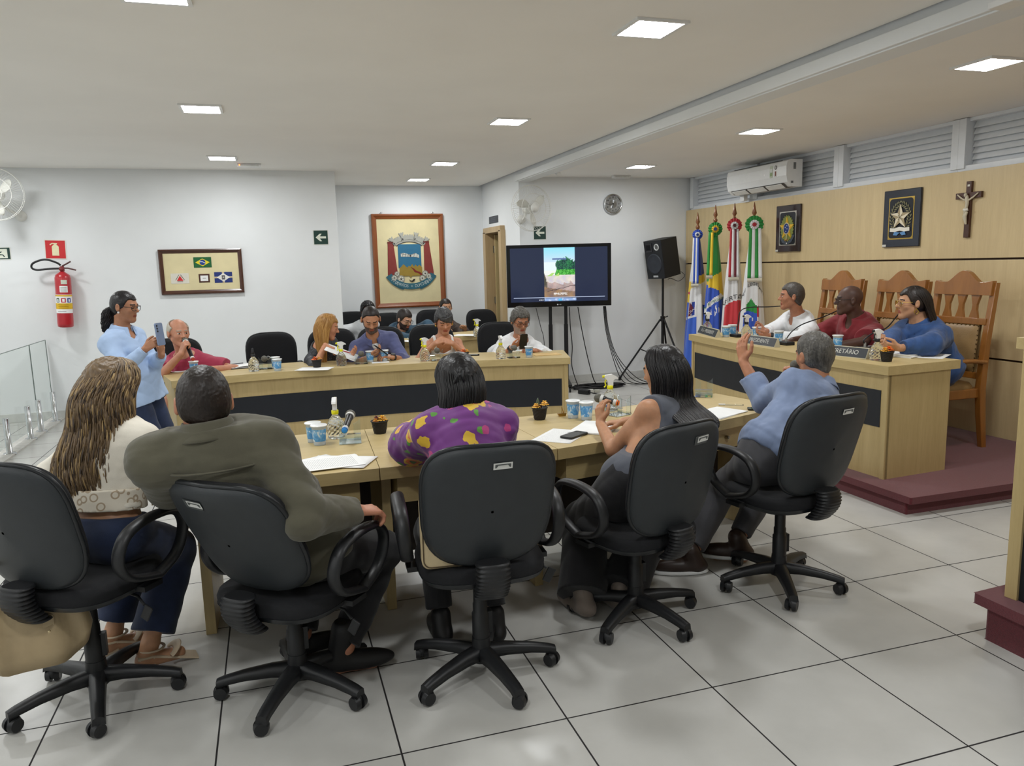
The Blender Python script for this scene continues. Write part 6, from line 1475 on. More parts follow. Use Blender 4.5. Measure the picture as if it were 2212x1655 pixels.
    def pants(s, m, off=.013, flare=0.0, h=.0066, cut=.035, wr=.004, seed=5, name='trousers', waist=.085):
        if not s.kn: return s
        pts = [s.hip] + list(s.kn.values()) + list(s.an.values()); lo, hi = s.bounds(pts, .2); lo[2] = max(lo[2], .0); f = Vox(lo, hi, h); K, g = s.k, s.g
        f.ell(s.hip + s.PA[:, 2] * .02, (.170 * K * g + off, .128 * K * g + off, .128 * K + off), s.PA, .05)
        for q in s.kn:
            f.cone(s.hj[q], s.kn[q], .088 * K * g + off, .066 * K + off + flare * .4, .04); e = s.an[q] + (s.kn[q] - s.an[q]) * cut; f.cone(s.kn[q], e, .064 * K + off + flare * .4, .042 * K + off + flare, .02, flat=(0, 1))
        f.plane(s.hip + s.PA[:, 2] * waist, s.PA[:, 2], .003)
        if wr: f.wrinkle(wr, 12, seed)
        f.build(name, [m], s.t); return s
    def shoes(s, m, kind='shoe', sole=None):
        for q in s.an:
            a, t = s.an[q], s.toe[q]; f = Vox(a - V3(.3, .3, a[2] + .0), a + V3(.3, .3, .12), .005); K = s.k; z = lambda p, h_: V3(p[0], p[1], h_)
            side = np.cross(t, V3(0, 0, 1)); A = np.stack([side, t, V3(0, 0, 1)], 1); lift = max(0, a[2] - .10)
            f.ell(z(a + t * .055 * K, .040 + lift), (.045 * K, .145 * K, .042), A, .02); f.cone(z(a - t * .03, .05 + lift), a + V3(0, 0, .02 if kind == 'shoe' else .08), .044 * K, .048 * K, .03)
            f.plane(V3(0, 0, .008 + lift), V3(0, 0, -1)); sh = f.build('shoe', [m], s.t)
            if sole is not None:
                g = Vox(a - V3(.3, .3, a[2] + .02), a + V3(.3, .3, .05), .005); g.ell(z(a + t * .055 * K, .012 + lift), (.049 * K, .15 * K, .03), A, 0); g.plane(V3(0, 0, .022 + lift), V3(0, 0, 1)); g.plane(V3(0, 0, .002 + lift), V3(0, 0, -1)); o = g.build('sole', [sole], None); o.parent = sh
        return s
    def collar(s, m, r=.064, stand=.032, flap=.042, gap=.55, name='collar', tip=.03, lift=.04):
        up = nrm(nrm(s.head - s.neck) * .5 + s.up); fw = nrm(s.fw - up * (s.fw @ up)); rt = np.cross(fw, up); c = s.neck + up * lift; K = s.k
        prof = [(1.06, -.5, 0), (1.0, .4, 0), (.985, 1.0, 0), (1.06, 1.12, 0), (1.24, .6, .35), (1.48, .0, .62)]
        def fn(u, v):
            a = PI / 2 + gap / 2 + (2 * PI - gap) * u; i = min(int(v * 5), 4); w = v * 5 - i; p = [prof[i][j] * (1 - w) + prof[i + 1][j] * w for j in range(3)]
            ends = abs(u - .5) * 2; z = p[1] * stand - p[2] * (flap - stand * .9) - p[2] * tip * max(0, ends - .72) / .28 - .018 * max(0, math.sin(a)) * 1.0
            rr = r * K * p[0] * (1 + .10 * max(0, math.sin(a)) + .0 * ends)
            return c + rt * rr * math.cos(a) + fw * (rr * math.sin(a) * 1.05 + .006) + up * z
        b = MB(); b.sheet(fn, 44, 15); b.build(name, m, s.t, solid=.0035); return s
    def cuff(s, side, m, t=.93, r=.036, name='cuff', ln=.05, flare=1.0):
        e, w = s.el[side], s.wr[side]; d = nrm(w - e); c = e + (w - e) * t; b = MB(); b.tube([c - d * ln, c - d * ln * .9, c - d * .003, c], [r * .99, r, r * flare, r * flare * .97], 20); b.build(name, m, s.t); return s
    def placket(s, m, t0=.30, t1=.93, off=.136, w=.016, buttons=None):
        b = MB(); N = 12
        def at(t, x): return s.spine(t) + s.fw * (off_(t)) + s.rt * x
        def off_(t): return (.120 * s.k * (.5 + .5 * s.g) + off - .12) + (.0 if t < .72 else -.03 * (t - .72) / .25)
        return s
    def watch(s, side, m):
        e, w = s.el[side], s.wr[side]; d = nrm(w - e); c = w - d * .012; b = MB(); b.tube([c - d * .012, c + d * .012], .0325 * s.k, 18); n = -s.hands[side][1]; b.cyl(c + n * .028, c + n * .038, .020, n=16); b.build('wristwatch', m, s.t); return s
    def glasses(s, m, lens=True, w=.030, hgt=.020, drop=0):
        b = MB()
        for sg in (-1, 1):
            b.tube([s.H(sg * .033 + w * math.copysign(abs(math.cos(a)) ** .7, math.cos(a)), .104 - .010 * abs(math.cos(a)) * (1 if sg * math.cos(a) > 0 else 0), -.002 - drop + hgt * math.copysign(abs(math.sin(a)) ** .7, math.sin(a))) for a in [2 * PI * i / 24 for i in range(24)]], .0020, 6, True)
            b.tube([s.H(sg * .062, .096, .006 - drop), s.H(sg * .079, .05, .006), s.H(sg * .083, -.012, .008), s.H(sg * .081, -.03, -.012)], .0019, 6)
        b.tube([s.H(-.006, .105, .002 - drop), s.H(.006, .105, .002 - drop)], .002, 6); o = b.build('eyeglasses', m, s.t)
        if lens:
            b = MB()
            for sg in (-1, 1): b.add([s.H(sg * .033 + w * math.cos(2 * PI * i / 18), .103, -.002 - drop + hgt * math.sin(2 * PI * i / 18)) for i in range(18)], [tuple(range(18))])
            b.build('lenses', mat('lens_glass', (240, 244, 246), .02, var=0, trans=1, ior=1.02), o)
        return s
    # ---------------------------------------------------------------- hair
    def hair(s, m, style='short', th=.010, h=.0042, seed=2, amp=.0022, front=.062, side=-.022, nape=-.075, top=.0, freq=150, name='hair', recede=0.0):
        c = s.head; f = Vox(c - .24 * s.hs, c + .24 * s.hs, h); S = s.hs; H = s.H; A = s.HA
        f.ell(H(0, -.014, .028), (np.array((.0765, .097, .090)) + th + np.array((0, 0, top))) * S, A, .0)
        f.cone(H(0, -.055, -.01), H(0, -.052, -.065), (.050 + th * .6) * S, .044 * S, .03)
        for sg in (-1, 1): f.ell(H(sg * .040, -.03, -.01), np.array((.036 + th, .055, .06)) * S, A, .02)
        # hairline: forehead plane, temples, nape
        f.plane(H(0, front + .012, .055), A @ V3(0, 1.0, -.95), .004); f.plane(H(0, -.0, nape), A @ V3(0, .22, -1), .006)
        for sg in (-1, 1): f.cone(H(sg * .055, .085, .035 + recede), H(sg * .105, .055, -.06), .040 * S, .046 * S, .008, 'i'); f.cone(H(sg * .09, .012, -.030), H(sg * .09, .03, -.10), .026 * S, .05 * S, .006, 'i')
        if style == 'ring':   # bald on top
            f.ell(H(0, .035, .085), np.array((.082, .118, .066)) * S, A, .006, 'i')
        if style == 'bowl': pass
        f.wrinkle(amp, freq, seed, None)
        f.build(name, [m], s.t); return s
    def longhair(s, m, rings, n=64, seed=3, groove=.05, ng=26, strands=160, sr=.0028, wave=0.0, wfreq=26, mats=None, front=None, name='hair', phi=(-.3, PI + .3)):
        """rings: (centre, half width, half depth, furthest forward) from the crown to the tips, in the head's right/forward frame"""
        R = nrm(s.HA[:, 0] * V3(1, 1, 0)); F = nrm(np.cross(V3(0, 0, 1), R)); rs = random.Random(seed); Rg = []; 
        cs = [np.array(r[0], float) for r in rings]; pars = [r[1:] for r in rings]; NT_ = (len(rings) - 1) * 6
        def at(t, ph, q=1.0):
            x = t * (len(rings) - 1); i = min(int(x), len(rings) - 2); w = x - i; w = w
            P = [cs[max(i - 1, 0)], cs[i], cs[i + 1], cs[min(i + 2, len(cs) - 1)]]; Z = [pars[max(i - 1, 0)], pars[i], pars[i + 1], pars[min(i + 2, len(cs) - 1)]]
            cr = lambda a, b, c, d: .5 * ((2 * b) + (c - a) * w + (2 * a - 5 * b + 4 * c - d) * w * w + (3 * b - a - 3 * c + d) * w ** 3)
            c = cr(*P); a_, b_, y_ = (cr(Z[0][j], Z[1][j], Z[2][j], Z[3][j]) for j in range(3))
            yy = -b_ * q * math.sin(ph)
            return c + R * (max(a_, .002) * q * math.cos(ph)) + F * min(yy, y_)
        ring = []
        for j in range(NT_ + 1):
            t = j / NT_; ring.append([tuple(at(t, 2 * PI * k / n, 1 + groove * math.sin(ng * 2 * PI * k / n + 1.3 * math.sin(t * 9) + 2 * t) * min(1, t * 3) + groove * .5 * math.sin(2.3 * ng * k / n * PI + 7 * t))) for k in range(n)])
        b = MB(); b.rings(ring); hm = b.build(name, m, s.t)
        if strands:
            mats = mats or [m]; bs = [MB() for _ in mats]
            for q in range(strands):
                ph = rs.uniform(*phi); l = rs.uniform(.80, 1.0); q0 = rs.uniform(.97, 1.05); dph = rs.uniform(-.25, .25); wp = rs.uniform(0, 6); wa = wave * rs.uniform(.6, 1.4); pts = []
                N = 22 if not wave else 40
                for j in range(N + 1):
                    t = .02 + (l - .02) * j / N; p = at(t, ph + dph * t, q0)
                    if wave: p = p + R * wa * min(1, t * 2.2) * math.sin(wfreq * t + wp) + F * wa * .7 * min(1, t * 2.2) * math.cos(wfreq * t * 1.1 + wp)
                    pts.append(tuple(p))
                rr = sr * rs.uniform(.6, 1.4); bs[rs.randrange(len(mats))].tube(pts, [rr * (.5 + .5 * math.sin(PI * min(1, .15 + .85 * j / N)) ** .5) for j in range(N + 1)], 5)
            for b, mm in zip(bs, mats):
                if b.v: b.build('hair_strands', mm, hm)
        return hm
M_BLACKCLOTH = cloth('black', (20, 20, 23)); M_JEANS = cloth('jeans', (32, 44, 72), var=.14); M_WHITESHIRT = cloth('white_shirt', (226, 228, 230), .8, var=.01); M_SHOEBLK = mat('black_shoe', (22, 21, 22), .5, var=.05)
# ---------------------------------------------------------------- the people, each where the photo puts them
Y_ = lambda x, y, v: np.array(aty(x, y, v)); X_ = lambda x, y, v: np.array(atx(x, y, v)); Z_ = lambda x, y, v: np.array(atz(x, y, v))
HB = hairmat('hair_black', [(12, 11, 12), (24, 22, 24), (34, 31, 32)], rough=.34)
HDB = hairmat('hair_dark_brown', [(22, 16, 13), (40, 29, 23)]); HGR = hairmat('hair_grey', [(42, 40, 38), (82, 79, 74), (122, 119, 112)], 40); HWH = hairmat('hair_white', [(168, 162, 148), (206, 200, 186)], 30)
HDG = hairmat('hair_charcoal', [(30, 31, 33), (58, 58, 60), (92, 92, 92)], 30); HBL = hairmat('hair_blonde', [(112, 74, 34), (168, 122, 62), (204, 164, 100)], 30)
HC1 = hairmat('hair_curl_dark', [(44, 34, 26), (72, 56, 42)]); HC2 = hairmat('hair_curl_mid', [(92, 74, 54), (124, 102, 74)]); HC3 = hairmat('hair_curl_light', [(146, 118, 74), (178, 152, 108)])
# floral cloth
t = NT('floral_purple'); P = t.pos()
def vor(scale, feat='F1', rnd=1.0, off=0):
    mp = t.n('ShaderNodeMapping'); mp.inputs['Location'].default_value = (off, off * .7, off * .3); dn = t.n('ShaderNodeTexNoise'); dn.inputs['Scale'].default_value = 14; t.l(P, dn.inputs['Vector'])
    mx = t.n('ShaderNodeVectorMath', operation='MULTIPLY_ADD'); t.l(dn.outputs['Color'], mx.inputs[0]); mx.inputs[1].default_value = (.06, .06, .06); t.l(P, mx.inputs[2]); t.l(mx.outputs[0], mp.inputs[0])
    v = t.n('ShaderNodeTexVoronoi'); v.inputs['Scale'].default_value = scale; v.inputs['Randomness'].default_value = rnd; t.l(mp.outputs[0], v.inputs['Vector']); return v.outputs['Distance']
d1, d2, d3 = vor(8.0), vor(13, off=3.1), vor(9.5, off=7.7); st = t.noise(P, 30, 2)
col = t.mix(t.math('LESS_THAN', t.math('ADD', d2, t.math('MULTIPLY', st, .12)), .27), lin((112, 44, 128)), lin((88, 150, 54)))
col = t.mix(t.math('LESS_THAN', t.math('ADD', d3, t.math('MULTIPLY', st, .2)), .32), col, lin((190, 60, 130)))
d1b = t.math('ADD', d1, t.math('MULTIPLY', st, .22))
col = t.mix(t.math('LESS_THAN', d1b, .44), col, lin((226, 186, 56))); col = t.mix(t.math('LESS_THAN', d1b, .33), col, lin((228, 120, 54))); col = t.mix(t.math('LESS_THAN', d1b, .23), col, lin((96, 120, 58)))
t.l(col, t.b.inputs['Base Color']); t.b.inputs['Roughness'].default_value = .6; t.b.inputs['Sheen Weight'].default_value = .2; M_FLORAL = t.m
t = NT('sequin_black'); v = t.n('ShaderNodeTexVoronoi'); v.inputs['Scale'].default_value = 90; t.l(t.pos(), v.inputs['Vector']); t.l(t.mix(t.math('LESS_THAN', v.outputs['Distance'], .2), lin((22, 24, 32)), lin((120, 124, 140))), t.b.inputs['Base Color']); t.b.inputs['Roughness'].default_value = .5; M_SEQ = t.m
t = NT('lace_cream'); v = t.n('ShaderNodeTexVoronoi'); v.inputs['Scale'].default_value = 26; t.l(t.pos(), v.inputs['Vector']); t.l(t.mix(t.math('GREATER_THAN', t.math('ABSOLUTE', t.math('SUBTRACT', v.outputs['Distance'], .36)), .07), lin((176, 158, 134)), lin((224, 216, 200))), t.b.inputs['Base Color']); t.b.inputs['Roughness'].default_value = .85; M_LACE = t.m

# 1 woman with long curly hair, back view at the left
p = Person('person seen from behind with long curly hair, cream top and jeans', (.21, .83, .625), Y_(250, 925, .93), Y_(243, 842, .97), -42, -18, 0, shyaw=-38, sex='f', skin_='light', skinc=(190, 142, 108))
p.arm('R', Y_(322, 1105, .80), (.60, 1.10, .79), n=(0, 0, -1)).arm('L', (-.12, 1.0, .80), (.08, 1.32, .785), n=(0, 0, -1))
p.leg('R', (.46, 1.18, .66), Z_(325, 1388, .11), (.95, .25, 0)).leg('L', (.28, 1.25, .66), Z_(246, 1362, .10), (.95, .3, 0))
p.body(eyes='down'); p.top('cream_top', cloth('cream', (226, 220, 206), .8, var=.02), 'three', off=.012, puff=.010, hemdrop=-.115, seed=4, wr=.005)
f_ = Vox(p.bounds([p.hip, p.spine(.6)], .25)[0], p.bounds([p.hip, p.spine(.6)], .25)[1], .006); p.torso(f_, .026); f_.plane(p.hip + p.PA[:, 2] * .185, p.PA[:, 2]); f_.plane(p.hip + p.PA[:, 2] * .105, -p.PA[:, 2]); f_.build('lace_hem', [M_LACE], p.t)
p.pants(M_JEANS, flare=.03, cut=.12, seed=11, waist=.075); h = p.head; Fh = nrm(p.HA[:, 1] * V3(1, 1, 0))
for q in 'LR':      # block heeled sandals
    a, tt = p.an[q], p.toe[q]; z0 = max(a[2] - .09, 0); sd = np.cross(tt, V3(0, 0, 1)); g_ = lambda u, w_, z: V3(a[0], a[1], 0) + tt * u + sd * w_ + V3(0, 0, z)
    b = MB(); b.rings([[tuple(g_(u, w_ * k_, z)) for u, w_ in ((-.05, -.03), (.01, -.03), (.01, .03), (-.05, .03))] for z, k_ in ((.002, .85), (.055, 1.05))], True, True, 0, False); b.rings([[tuple(g_(u, w_, .055 - .045 * max(0, u) / .14 + dz)) for w_, dz in ((-.038, 0), (.038, 0), (.038, .010), (-.038, .010))] for u in (-.055, 0, .06, .12, .175)], True, True, 0, False); so = b.build('sandal', cloth('cream_leather_shoe', (206, 186, 158), .5), p.t, bevel=.004)
    b = MB(); b.tube([tuple(g_(.07 + .03 * math.cos(w_), .046 * math.sin(w_), .03 + .045 * math.cos(w_ * .5) ** 2)) for w_ in [(-1.6 + 3.2 * i / 10) for i in range(11)]], .02, 8, flat=(.25, 1.0, (0, 0, 1))); b.tube([tuple(g_(-.045 * math.cos(w_) + .005, .042 * math.sin(w_), .085)) for w_ in [(2 * PI * i / 20) for i in range(20)]], .007, 6, True, flat=(.5, 1, (0, 0, 1))); b.build('strap', MATS['cloth_cream_leather_shoe'], so)
bk = V3(*(-p.fw)); bk = nrm(bk * V3(1, 1, 0))
p.hair(HC2, th=.016, front=.075, amp=.004, freq=60, name='hair_crown')
p.longhair(HC2, [(p.H(0, -.01, .135), .02, .02, .02), (p.H(0, -.012, .108), .07, .075, .06), (p.H(0, -.014, .045), .105, .118, .05), (p.H(0, -.03, -.04), .118, .12, .05), (h + bk * .05 - V3(.01, 0, .14), .135, .12, .03), (h + bk * .09 - V3(.03, 0, .26), .152, .11, .0), (h + bk * .12 - V3(.035, 0, .38), .145, .085, .0), (h + bk * .13 - V3(.02, 0, .50), .07, .03, .0)], groove=.05, ng=25, strands=900, sr=.0027, wave=.009, wfreq=36, mats=[HC1, HC2, HC2, HC2, HC3], phi=(-.55, PI + .6), seed=8)

# 2 man in the olive jacket
OL = cloth('olive', (86, 83, 68), .9, var=.06, sheen=.2); f2 = V3(.656, .755, 0)
p = Person('person seen from behind in an olive jacket, one hand on the armrest', (.93, .57, .565), Y_(452, 948, .38), Y_(440, 868, .42), 8, -6, 0, shyaw=-8, hipyaw=-41, girth=1.10, upz=.8, skin_='ruddy', skinc=(188, 130, 102), shw=.185)
p.arm('R', Y_(652, 1112, .22), Y_(770, 1104, .38), d=(.85, .45, -.18), n=(-.1, .1, -1), curl=(30, 44, 34), thumb=.35).arm('L', Y_(318, 1085, .50), (.50, .93, .72), n=(0, 0, -1))
p.leg('R', Y_(842, 1150, .86), Z_(744, 1398, .11), (1, -.08, 0)).leg('L', (.98, 1.0, .62), Z_(652, 1368, .11), (.95, .2, 0))
p.body(eyes='open'); p.top('jacket', OL, 'long', off=.032, wr=.008, seed=21, neckr=.07, hemdrop=.03, h=.0058); p.collar(OL, r=.074, stand=.05, flap=.052, gap=.5, tip=.0, lift=.01)
def seam(p, m, tpos, wd, name='seam', dz=0):
    b = MB(); pts = []
    f_ = 0
    for i in range(13):
        x = (i / 12 - .5) * 2; c = p.spine(tpos) + p.up * dz; pts.append(tuple(c + p.rt * x * wd - p.fw * ((.118 * p.k * (.5 + .5 * p.g) + .034) * math.sqrt(max(0, 1 - (x * .78) ** 2)))))
    b.tube(pts, .004, 5); b.build(name, m, p.t)
seam(p, OL, .84, .17, 'yoke_seam')
p.cuff('R', OL, .9, .050, ln=.05); p.pants(M_BLACKCLOTH, seed=31, off=.018, cut=.04); p.shoes(M_SHOEBLK, 'boot'); p.hair(HDB, th=.009, front=.06, nape=-.092, amp=.0016, freq=220, seed=6)

# 3 woman in the purple floral blouse
p = Person('person seen from behind with long black hair and a purple floral blouse', (1.605, .47, .63), Y_(1003, 900, .66), Y_(990, 826, .72), 6, -20, 2, shyaw=-2, sex='f', girth=1.08, skin_='light', skinc=(190, 142, 108))
p.arm('R', Y_(1140, 1000, .80), (1.82, 1.16, .79), n=(0, 0, -1)).arm('L', Y_(868, 1022, .76), (1.42, 1.14, .79), n=(0, 0, -1))
p.leg('R', (1.73, .92, .64), Z_(1068, 1335, .10), (.05, 1, 0)).leg('L', (1.50, .92, .64), Z_(952, 1338, .10), (-.05, 1, 0))
p.body(eyes='down'); p.top('blouse', M_FLORAL, 'rolled', off=.022, puff=.030, wr=.008, seed=14, neckr=.074, wide=.012); p.pants(M_BLACKCLOTH, seed=32, off=.016, cut=.14); p.shoes(M_SHOEBLK); h = p.head
p.hair(HB, th=.014, front=.075, amp=.0012, freq=190, name='hair_crown')
p.longhair(HB, [(p.H(0, -.01, .128), .02, .02, .02), (p.H(0, -.012, .104), .064, .07, .05), (p.H(0, -.016, .04), .094, .108, .03), (p.H(0, -.03, -.04), .096, .10, .0), (h - p.fw * .07 - V3(0, 0, .12), .098, .075, .0), (h - p.fw * .12 + V3(.025, 0, -.22), .090, .055, .0), (h - p.fw * .19 + V3(.045, 0, -.30), .078, .045, .0), (h - p.fw * .25 + V3(.055, 0, -.40), .05, .03, .0)], groove=.035, ng=30, strands=320, sr=.0022, phi=(-.2, PI + .2), seed=12)
b = MB(); c = h - p.fw * .118 + V3(-.02, 0, .0)
for sg in (-1, 1): b.tube(spline([tuple(c + V3(sg * .02, 0, .02)), tuple(c + V3(sg * .012, -.02, .0)), tuple(c + V3(sg * .022, -.012, -.025))], 5), .006, 6)
b.build('hair_clip', M_BLACKP, p.t)
b = MB(); b.lathe([(.001, -.03), (.007, -.02), (.004, 0), (.001, .004)], 10, tuple(p.H(.088, -.006, -.055))); b.build('earring', M_PAPER, p.t)

# 4 woman in the grey sleeveless top
f4 = V3(-.287, .958, 0)
p = Person('person seen from behind in a grey sleeveless top, long black hair', (2.40, .69, .575), Y_(1446, 890, .83), Y_(1432, 800, .90), 30, -12, 0, shyaw=20, hipyaw=16, sex='f', girth=1.02, skin_='warm', skinc=(186, 136, 102))
p.arm('L', Y_(1302, 998, .93), Y_(1297, 915, 1.12), d=(.05, .25, 1), n=(.9, .2, 0), curl=(30, 40, 30)).arm('R', (2.80, .98, .80), (2.62, 1.22, .79), n=(0, 0, -1))
p.leg('L', Y_(1255, 1128, 1.06), Z_(1258, 1288, .09), (-.3, 1, 0)).leg('R', Y_(1420, 1135, 1.12), Z_(1340, 1280, .09), (-.2, 1, 0))
p.body(eyes='down'); p.top('sleeveless_top', cloth('slate', (78, 82, 92), .8, var=.04), 'none', armhole=True, off=.013, wr=.005, seed=17); p.pants(M_BLACKCLOTH, flare=.05, off=.024, cut=.02, seed=33); p.shoes(cloth('beige_shoe', (120, 108, 98), .6)); h = p.head; bk = nrm(-p.fw * V3(1, 1, 0))
p.hair(HB, th=.014, front=.07, amp=.0012, freq=190, name='hair_crown')
p.longhair(HB, [(p.H(0, -.01, .128), .02, .02, .02), (p.H(0, -.012, .104), .066, .072, .055), (p.H(0, -.016, .04), .098, .110, .045), (p.H(0, -.03, -.04), .105, .105, .04), (h + bk * .05 - V3(-.01, 0, .14), .118, .09, .03), (p.bpt(.90, .06, .025), .135, .06, .0), (p.bpt(.74, .058, .045), .14, .05, .0), (p.bpt(.58, .055, .055), .10, .03, .0)], groove=.03, ng=32, strands=360, sr=.0022, phi=(-.4, PI + .45), seed=13)

# 5 man in the blue shirt with a raised arm
BS = cloth('blue_shirt', (124, 140, 172), .75, var=.03, sheen=.1)
p = Person('person with short grey hair and blue shirt, left arm raised, speaking into a microphone', (3.21, .80, .615), Y_(1768, 846, .92), Y_(1758, 766, .97), 2, -6, -4, shyaw=4, hipyaw=24, girth=1.08, skin_='tan5', skinc=(176, 122, 92), shw=.172)
p.arm('L', Y_(1660, 885, 1.12), Y_(1606, 782, 1.30), d=(-.02, .22, 1), n=(1, .15, -.1), curl=(16, 22, 16), thumb=.9).arm('R', Y_(1790, 900, 1.25), Y_(1712, 822, 1.22), d=(-.35, -.25, .9), n=(-.55, -.5, -.3), curl=(62, 70, 45), thumb=.2)
p.leg('L', Y_(1572, 1030, 1.16), Z_(1492, 1198, .10), (-.95, .3, 0)).leg('R', Y_(1655, 1045, 1.22), Z_(1592, 1168, .12), (-.9, .55, 0))
p.body(eyes='open'); p.top('shirt', BS, 'three', off=.016, puff=.006, wr=.0075, seed=41, wide=.01, hemdrop=.02); p.collar(BS, r=.066, flap=.048, tip=.02); p.cuff('L', BS, .62, .056, ln=.05, flare=1.04)
p.pants(cloth('grey_trousers', (72, 72, 76), .85), off=.014, seed=42, cut=.12); p.shoes(mat('brown_shoe', (52, 38, 32), .4, var=.06), sole=M_PAPER); p.hair(HGR, th=.008, front=.06, nape=-.085, amp=.0018, freq=260, seed=9)
w5 = p.o + p.wr['R']; mic('microphone held by the blue shirt man at his mouth, mostly hidden by his head', w5 + V3(.03, .02, -.06), p.o + p.H(-.015, .135, -.055), (60, 60, 64))

# 6 standing woman with a phone
LB = cloth('light_blue', (168, 192, 226), .8, var=.02, sheen=.1)
nk = Y_(262, 722, 4.02); hd = Y_(270, 662, 4.02)
p = Person('person standing in a light blue shirt with ponytail and glasses, filming with a phone', (nk[0] + .06, 4.05, .80), nk, hd, -112, -8, 0, shyaw=-118, hipyaw=-115, sex='f', girth=1.12, skin_='brown6', skinc=(168, 118, 88), size=.97)
p.arm('R', Y_(236, 800, 3.80), Y_(314, 754, 3.72), d=(.75, -.1, .55), n=(.35, .75, -.1), curl=(40, 40, 30), thumb=.5).arm('L', Y_(338, 812, 4.12), Y_(349, 768, 3.86), d=(-.05, -.15, 1), n=(-.4, .25, .2), curl=(35, 45, 35), thumb=.6)
hx = p.o * V3(1, 1, 0)
for q, sg in (('R', 1), ('L', -1)): k_ = hx + p.hrt * sg * .085; p.leg(q, k_ + p.hfw * .06 + V3(0, 0, .44), k_ + V3(0, 0, .085), p.hfw)
p.body(eyes='down'); p.top('shirt', LB, 'long', off=.020, wr=.006, seed=51, hemdrop=.16, wide=.02, neckr=.068, vneck=.05); p.collar(LB, r=.070, flap=.052, tip=.035, gap=.7); p.cuff('R', LB, .94, .040); p.cuff('L', LB, .94, .040)
p.pants(M_JEANS, seed=52); p.shoes(M_SHOEBLK); p.glasses(M_BLACKP); p.hair(HB, th=.009, front=.066, amp=.0012, freq=220, nape=-.07); h = p.head; Fh = nrm(p.HA[:, 1] * V3(1, 1, 0))
p.longhair(HB, [(h - Fh * .10 + V3(0, 0, .0), .02, .02, .03), (h - Fh * .135 - V3(0, 0, .03), .035, .035, .035), (h - Fh * .15 - V3(0, 0, .10), .038, .038, .04), (h - Fh * .16 - V3(0, 0, .17), .03, .03, .03), (h - Fh * .165 - V3(0, 0, .21), .01, .01, .01)], n=24, strands=50, sr=.003, wave=.006, phi=(0, 2 * PI), name='ponytail')
b = MB(); b.ell(tuple(p.H(.083, -.004, -.045)), (.008, .008, .008), None, 10, 6); b.build('earring', M_PAPER, p.t)
b = Pl(p.spine(.70) + p.fw * .155 + p.rt * -.075 + p.up * .03, p.rt, p.up); b.poly([(-.02, .02), (.01, .025), (.022, 0), (.008, -.03), (-.012, -.012)], (222, 196, 60)); b.poly([(-.025, .022), (-.005, .02), (.0, -.018), (-.018, -.005)], (50, 84, 130), .003); b.poly([(-.004, .026), (.006, .03), (.004, .018)], (190, 60, 60), .003); b.poly([(.004, -.012), (.02, -.004), (.01, -.028)], (206, 120, 50), .003); b.poly([(-.004, -.034), (.014, -.034), (.014, -.038), (-.004, -.038)], (80, 84, 120), .003); b.build('shirt_emblem', p.t)
pc = Y_(345, 722, 3.70); t = thing('smartphone', 'pale blue phone held upright by the standing woman', 'phone', tuple(pc), rot=(math.radians(84), 0, math.radians(58)))
b = MB(); b.prism(rrect(.076, .164, .012), (0, 0, -.004), (1, 0, 0), (0, 1, 0), .009); b.build('case', mat('phone_blue', (126, 142, 172), .3, .2, var=.02), t, bevel=.002)
b = MB(); b.prism(rrect(.07, .156, .010), (0, 0, -.0046), (1, 0, 0), (0, 1, 0), .0006); b.build('screen', mat('phone_glass', (12, 13, 15), .08, var=0), t)
for k in range(3): b = MB(); b.cyl((-.022, .062 - .02 * k, .005), (-.022, .062 - .02 * k, .0075), .0065); b.build('camera_lens', M_BLACKP, t)

# 7 old man with the microphone
CR_ = cloth('crimson', (162, 48, 76), .8, var=.03)
p = Person('person with white hair and crimson shirt, speaking into a microphone', (.16, 5.24, .59), Y_(400, 778, 5.02), Y_(386, 719, 4.95), -152, -2, 0, shyaw=172, girth=1.05, skin_='old', skinc=(190, 134, 106))
p.arm('R', Y_(362, 796, 4.78), Y_(392, 764, 4.72), d=(.35, -.05, 1), n=(.75, .45, 0), curl=(58, 70, 45), thumb=.3).arm('L', Y_(470, 790, 4.98), Y_(455, 797, 4.74), n=(0, 0, -1)).sit_legs()
p.body(browc=(150, 140, 126)); p.top('shirt', CR_, 'short', off=.020, wr=.006, seed=61, vneck=.0, puff=.008, wide=.02); p.collar(CR_, gap=.8); p.pants(M_BLACKCLOTH); p.shoes(M_SHOEBLK); p.hair(HWH, 'ring', th=.012, front=.03, amp=.002, nape=-.075)
b = MB(); b.tube([tuple(p.spine(.72 + .2 * i) + p.fw * (.142 - .03 * i)) for i in (0, .5, 1)], .006, 6); b.build('placket', CR_, p.t)
mic('microphone held to the mouth of the old man in crimson', Y_(417, 777, 4.64), p.o + p.H(0, .125, -.058), (200, 70, 50))

# 8 blonde woman
p = Person('person with long straight blonde hair in a black sequined top', (1.46, 5.42, .59), Y_(691, 752, 5.08), Y_(708, 706, 5.02), -98, -16, 0, shyaw=-140, hipyaw=190, sex='f', skin_='peach', skinc=(196, 138, 106))
p.arm('R', Y_(684, 778, 4.86), Y_(703, 746, 4.84), d=(.85, -.1, -.35), n=(-.3, 0, -1), curl=(35, 45, 30)).arm('L', Y_(735, 782, 5.02), Y_(752, 768, 4.86), d=(.6, -.5, .25), n=(-.4, -.3, .8), curl=(40, 30, 20)).sit_legs()
p.body(eyes='down', browc=(110, 80, 50)); p.top('sequined_top', M_SEQ, 'elbow', off=.016, wr=.003); p.pants(M_BLACKCLOTH); h = p.head; Fh = nrm(p.HA[:, 1] * V3(1, 1, 0))
p.hair(HBL, th=.013, front=.072, amp=.001, freq=200, name='hair_crown')
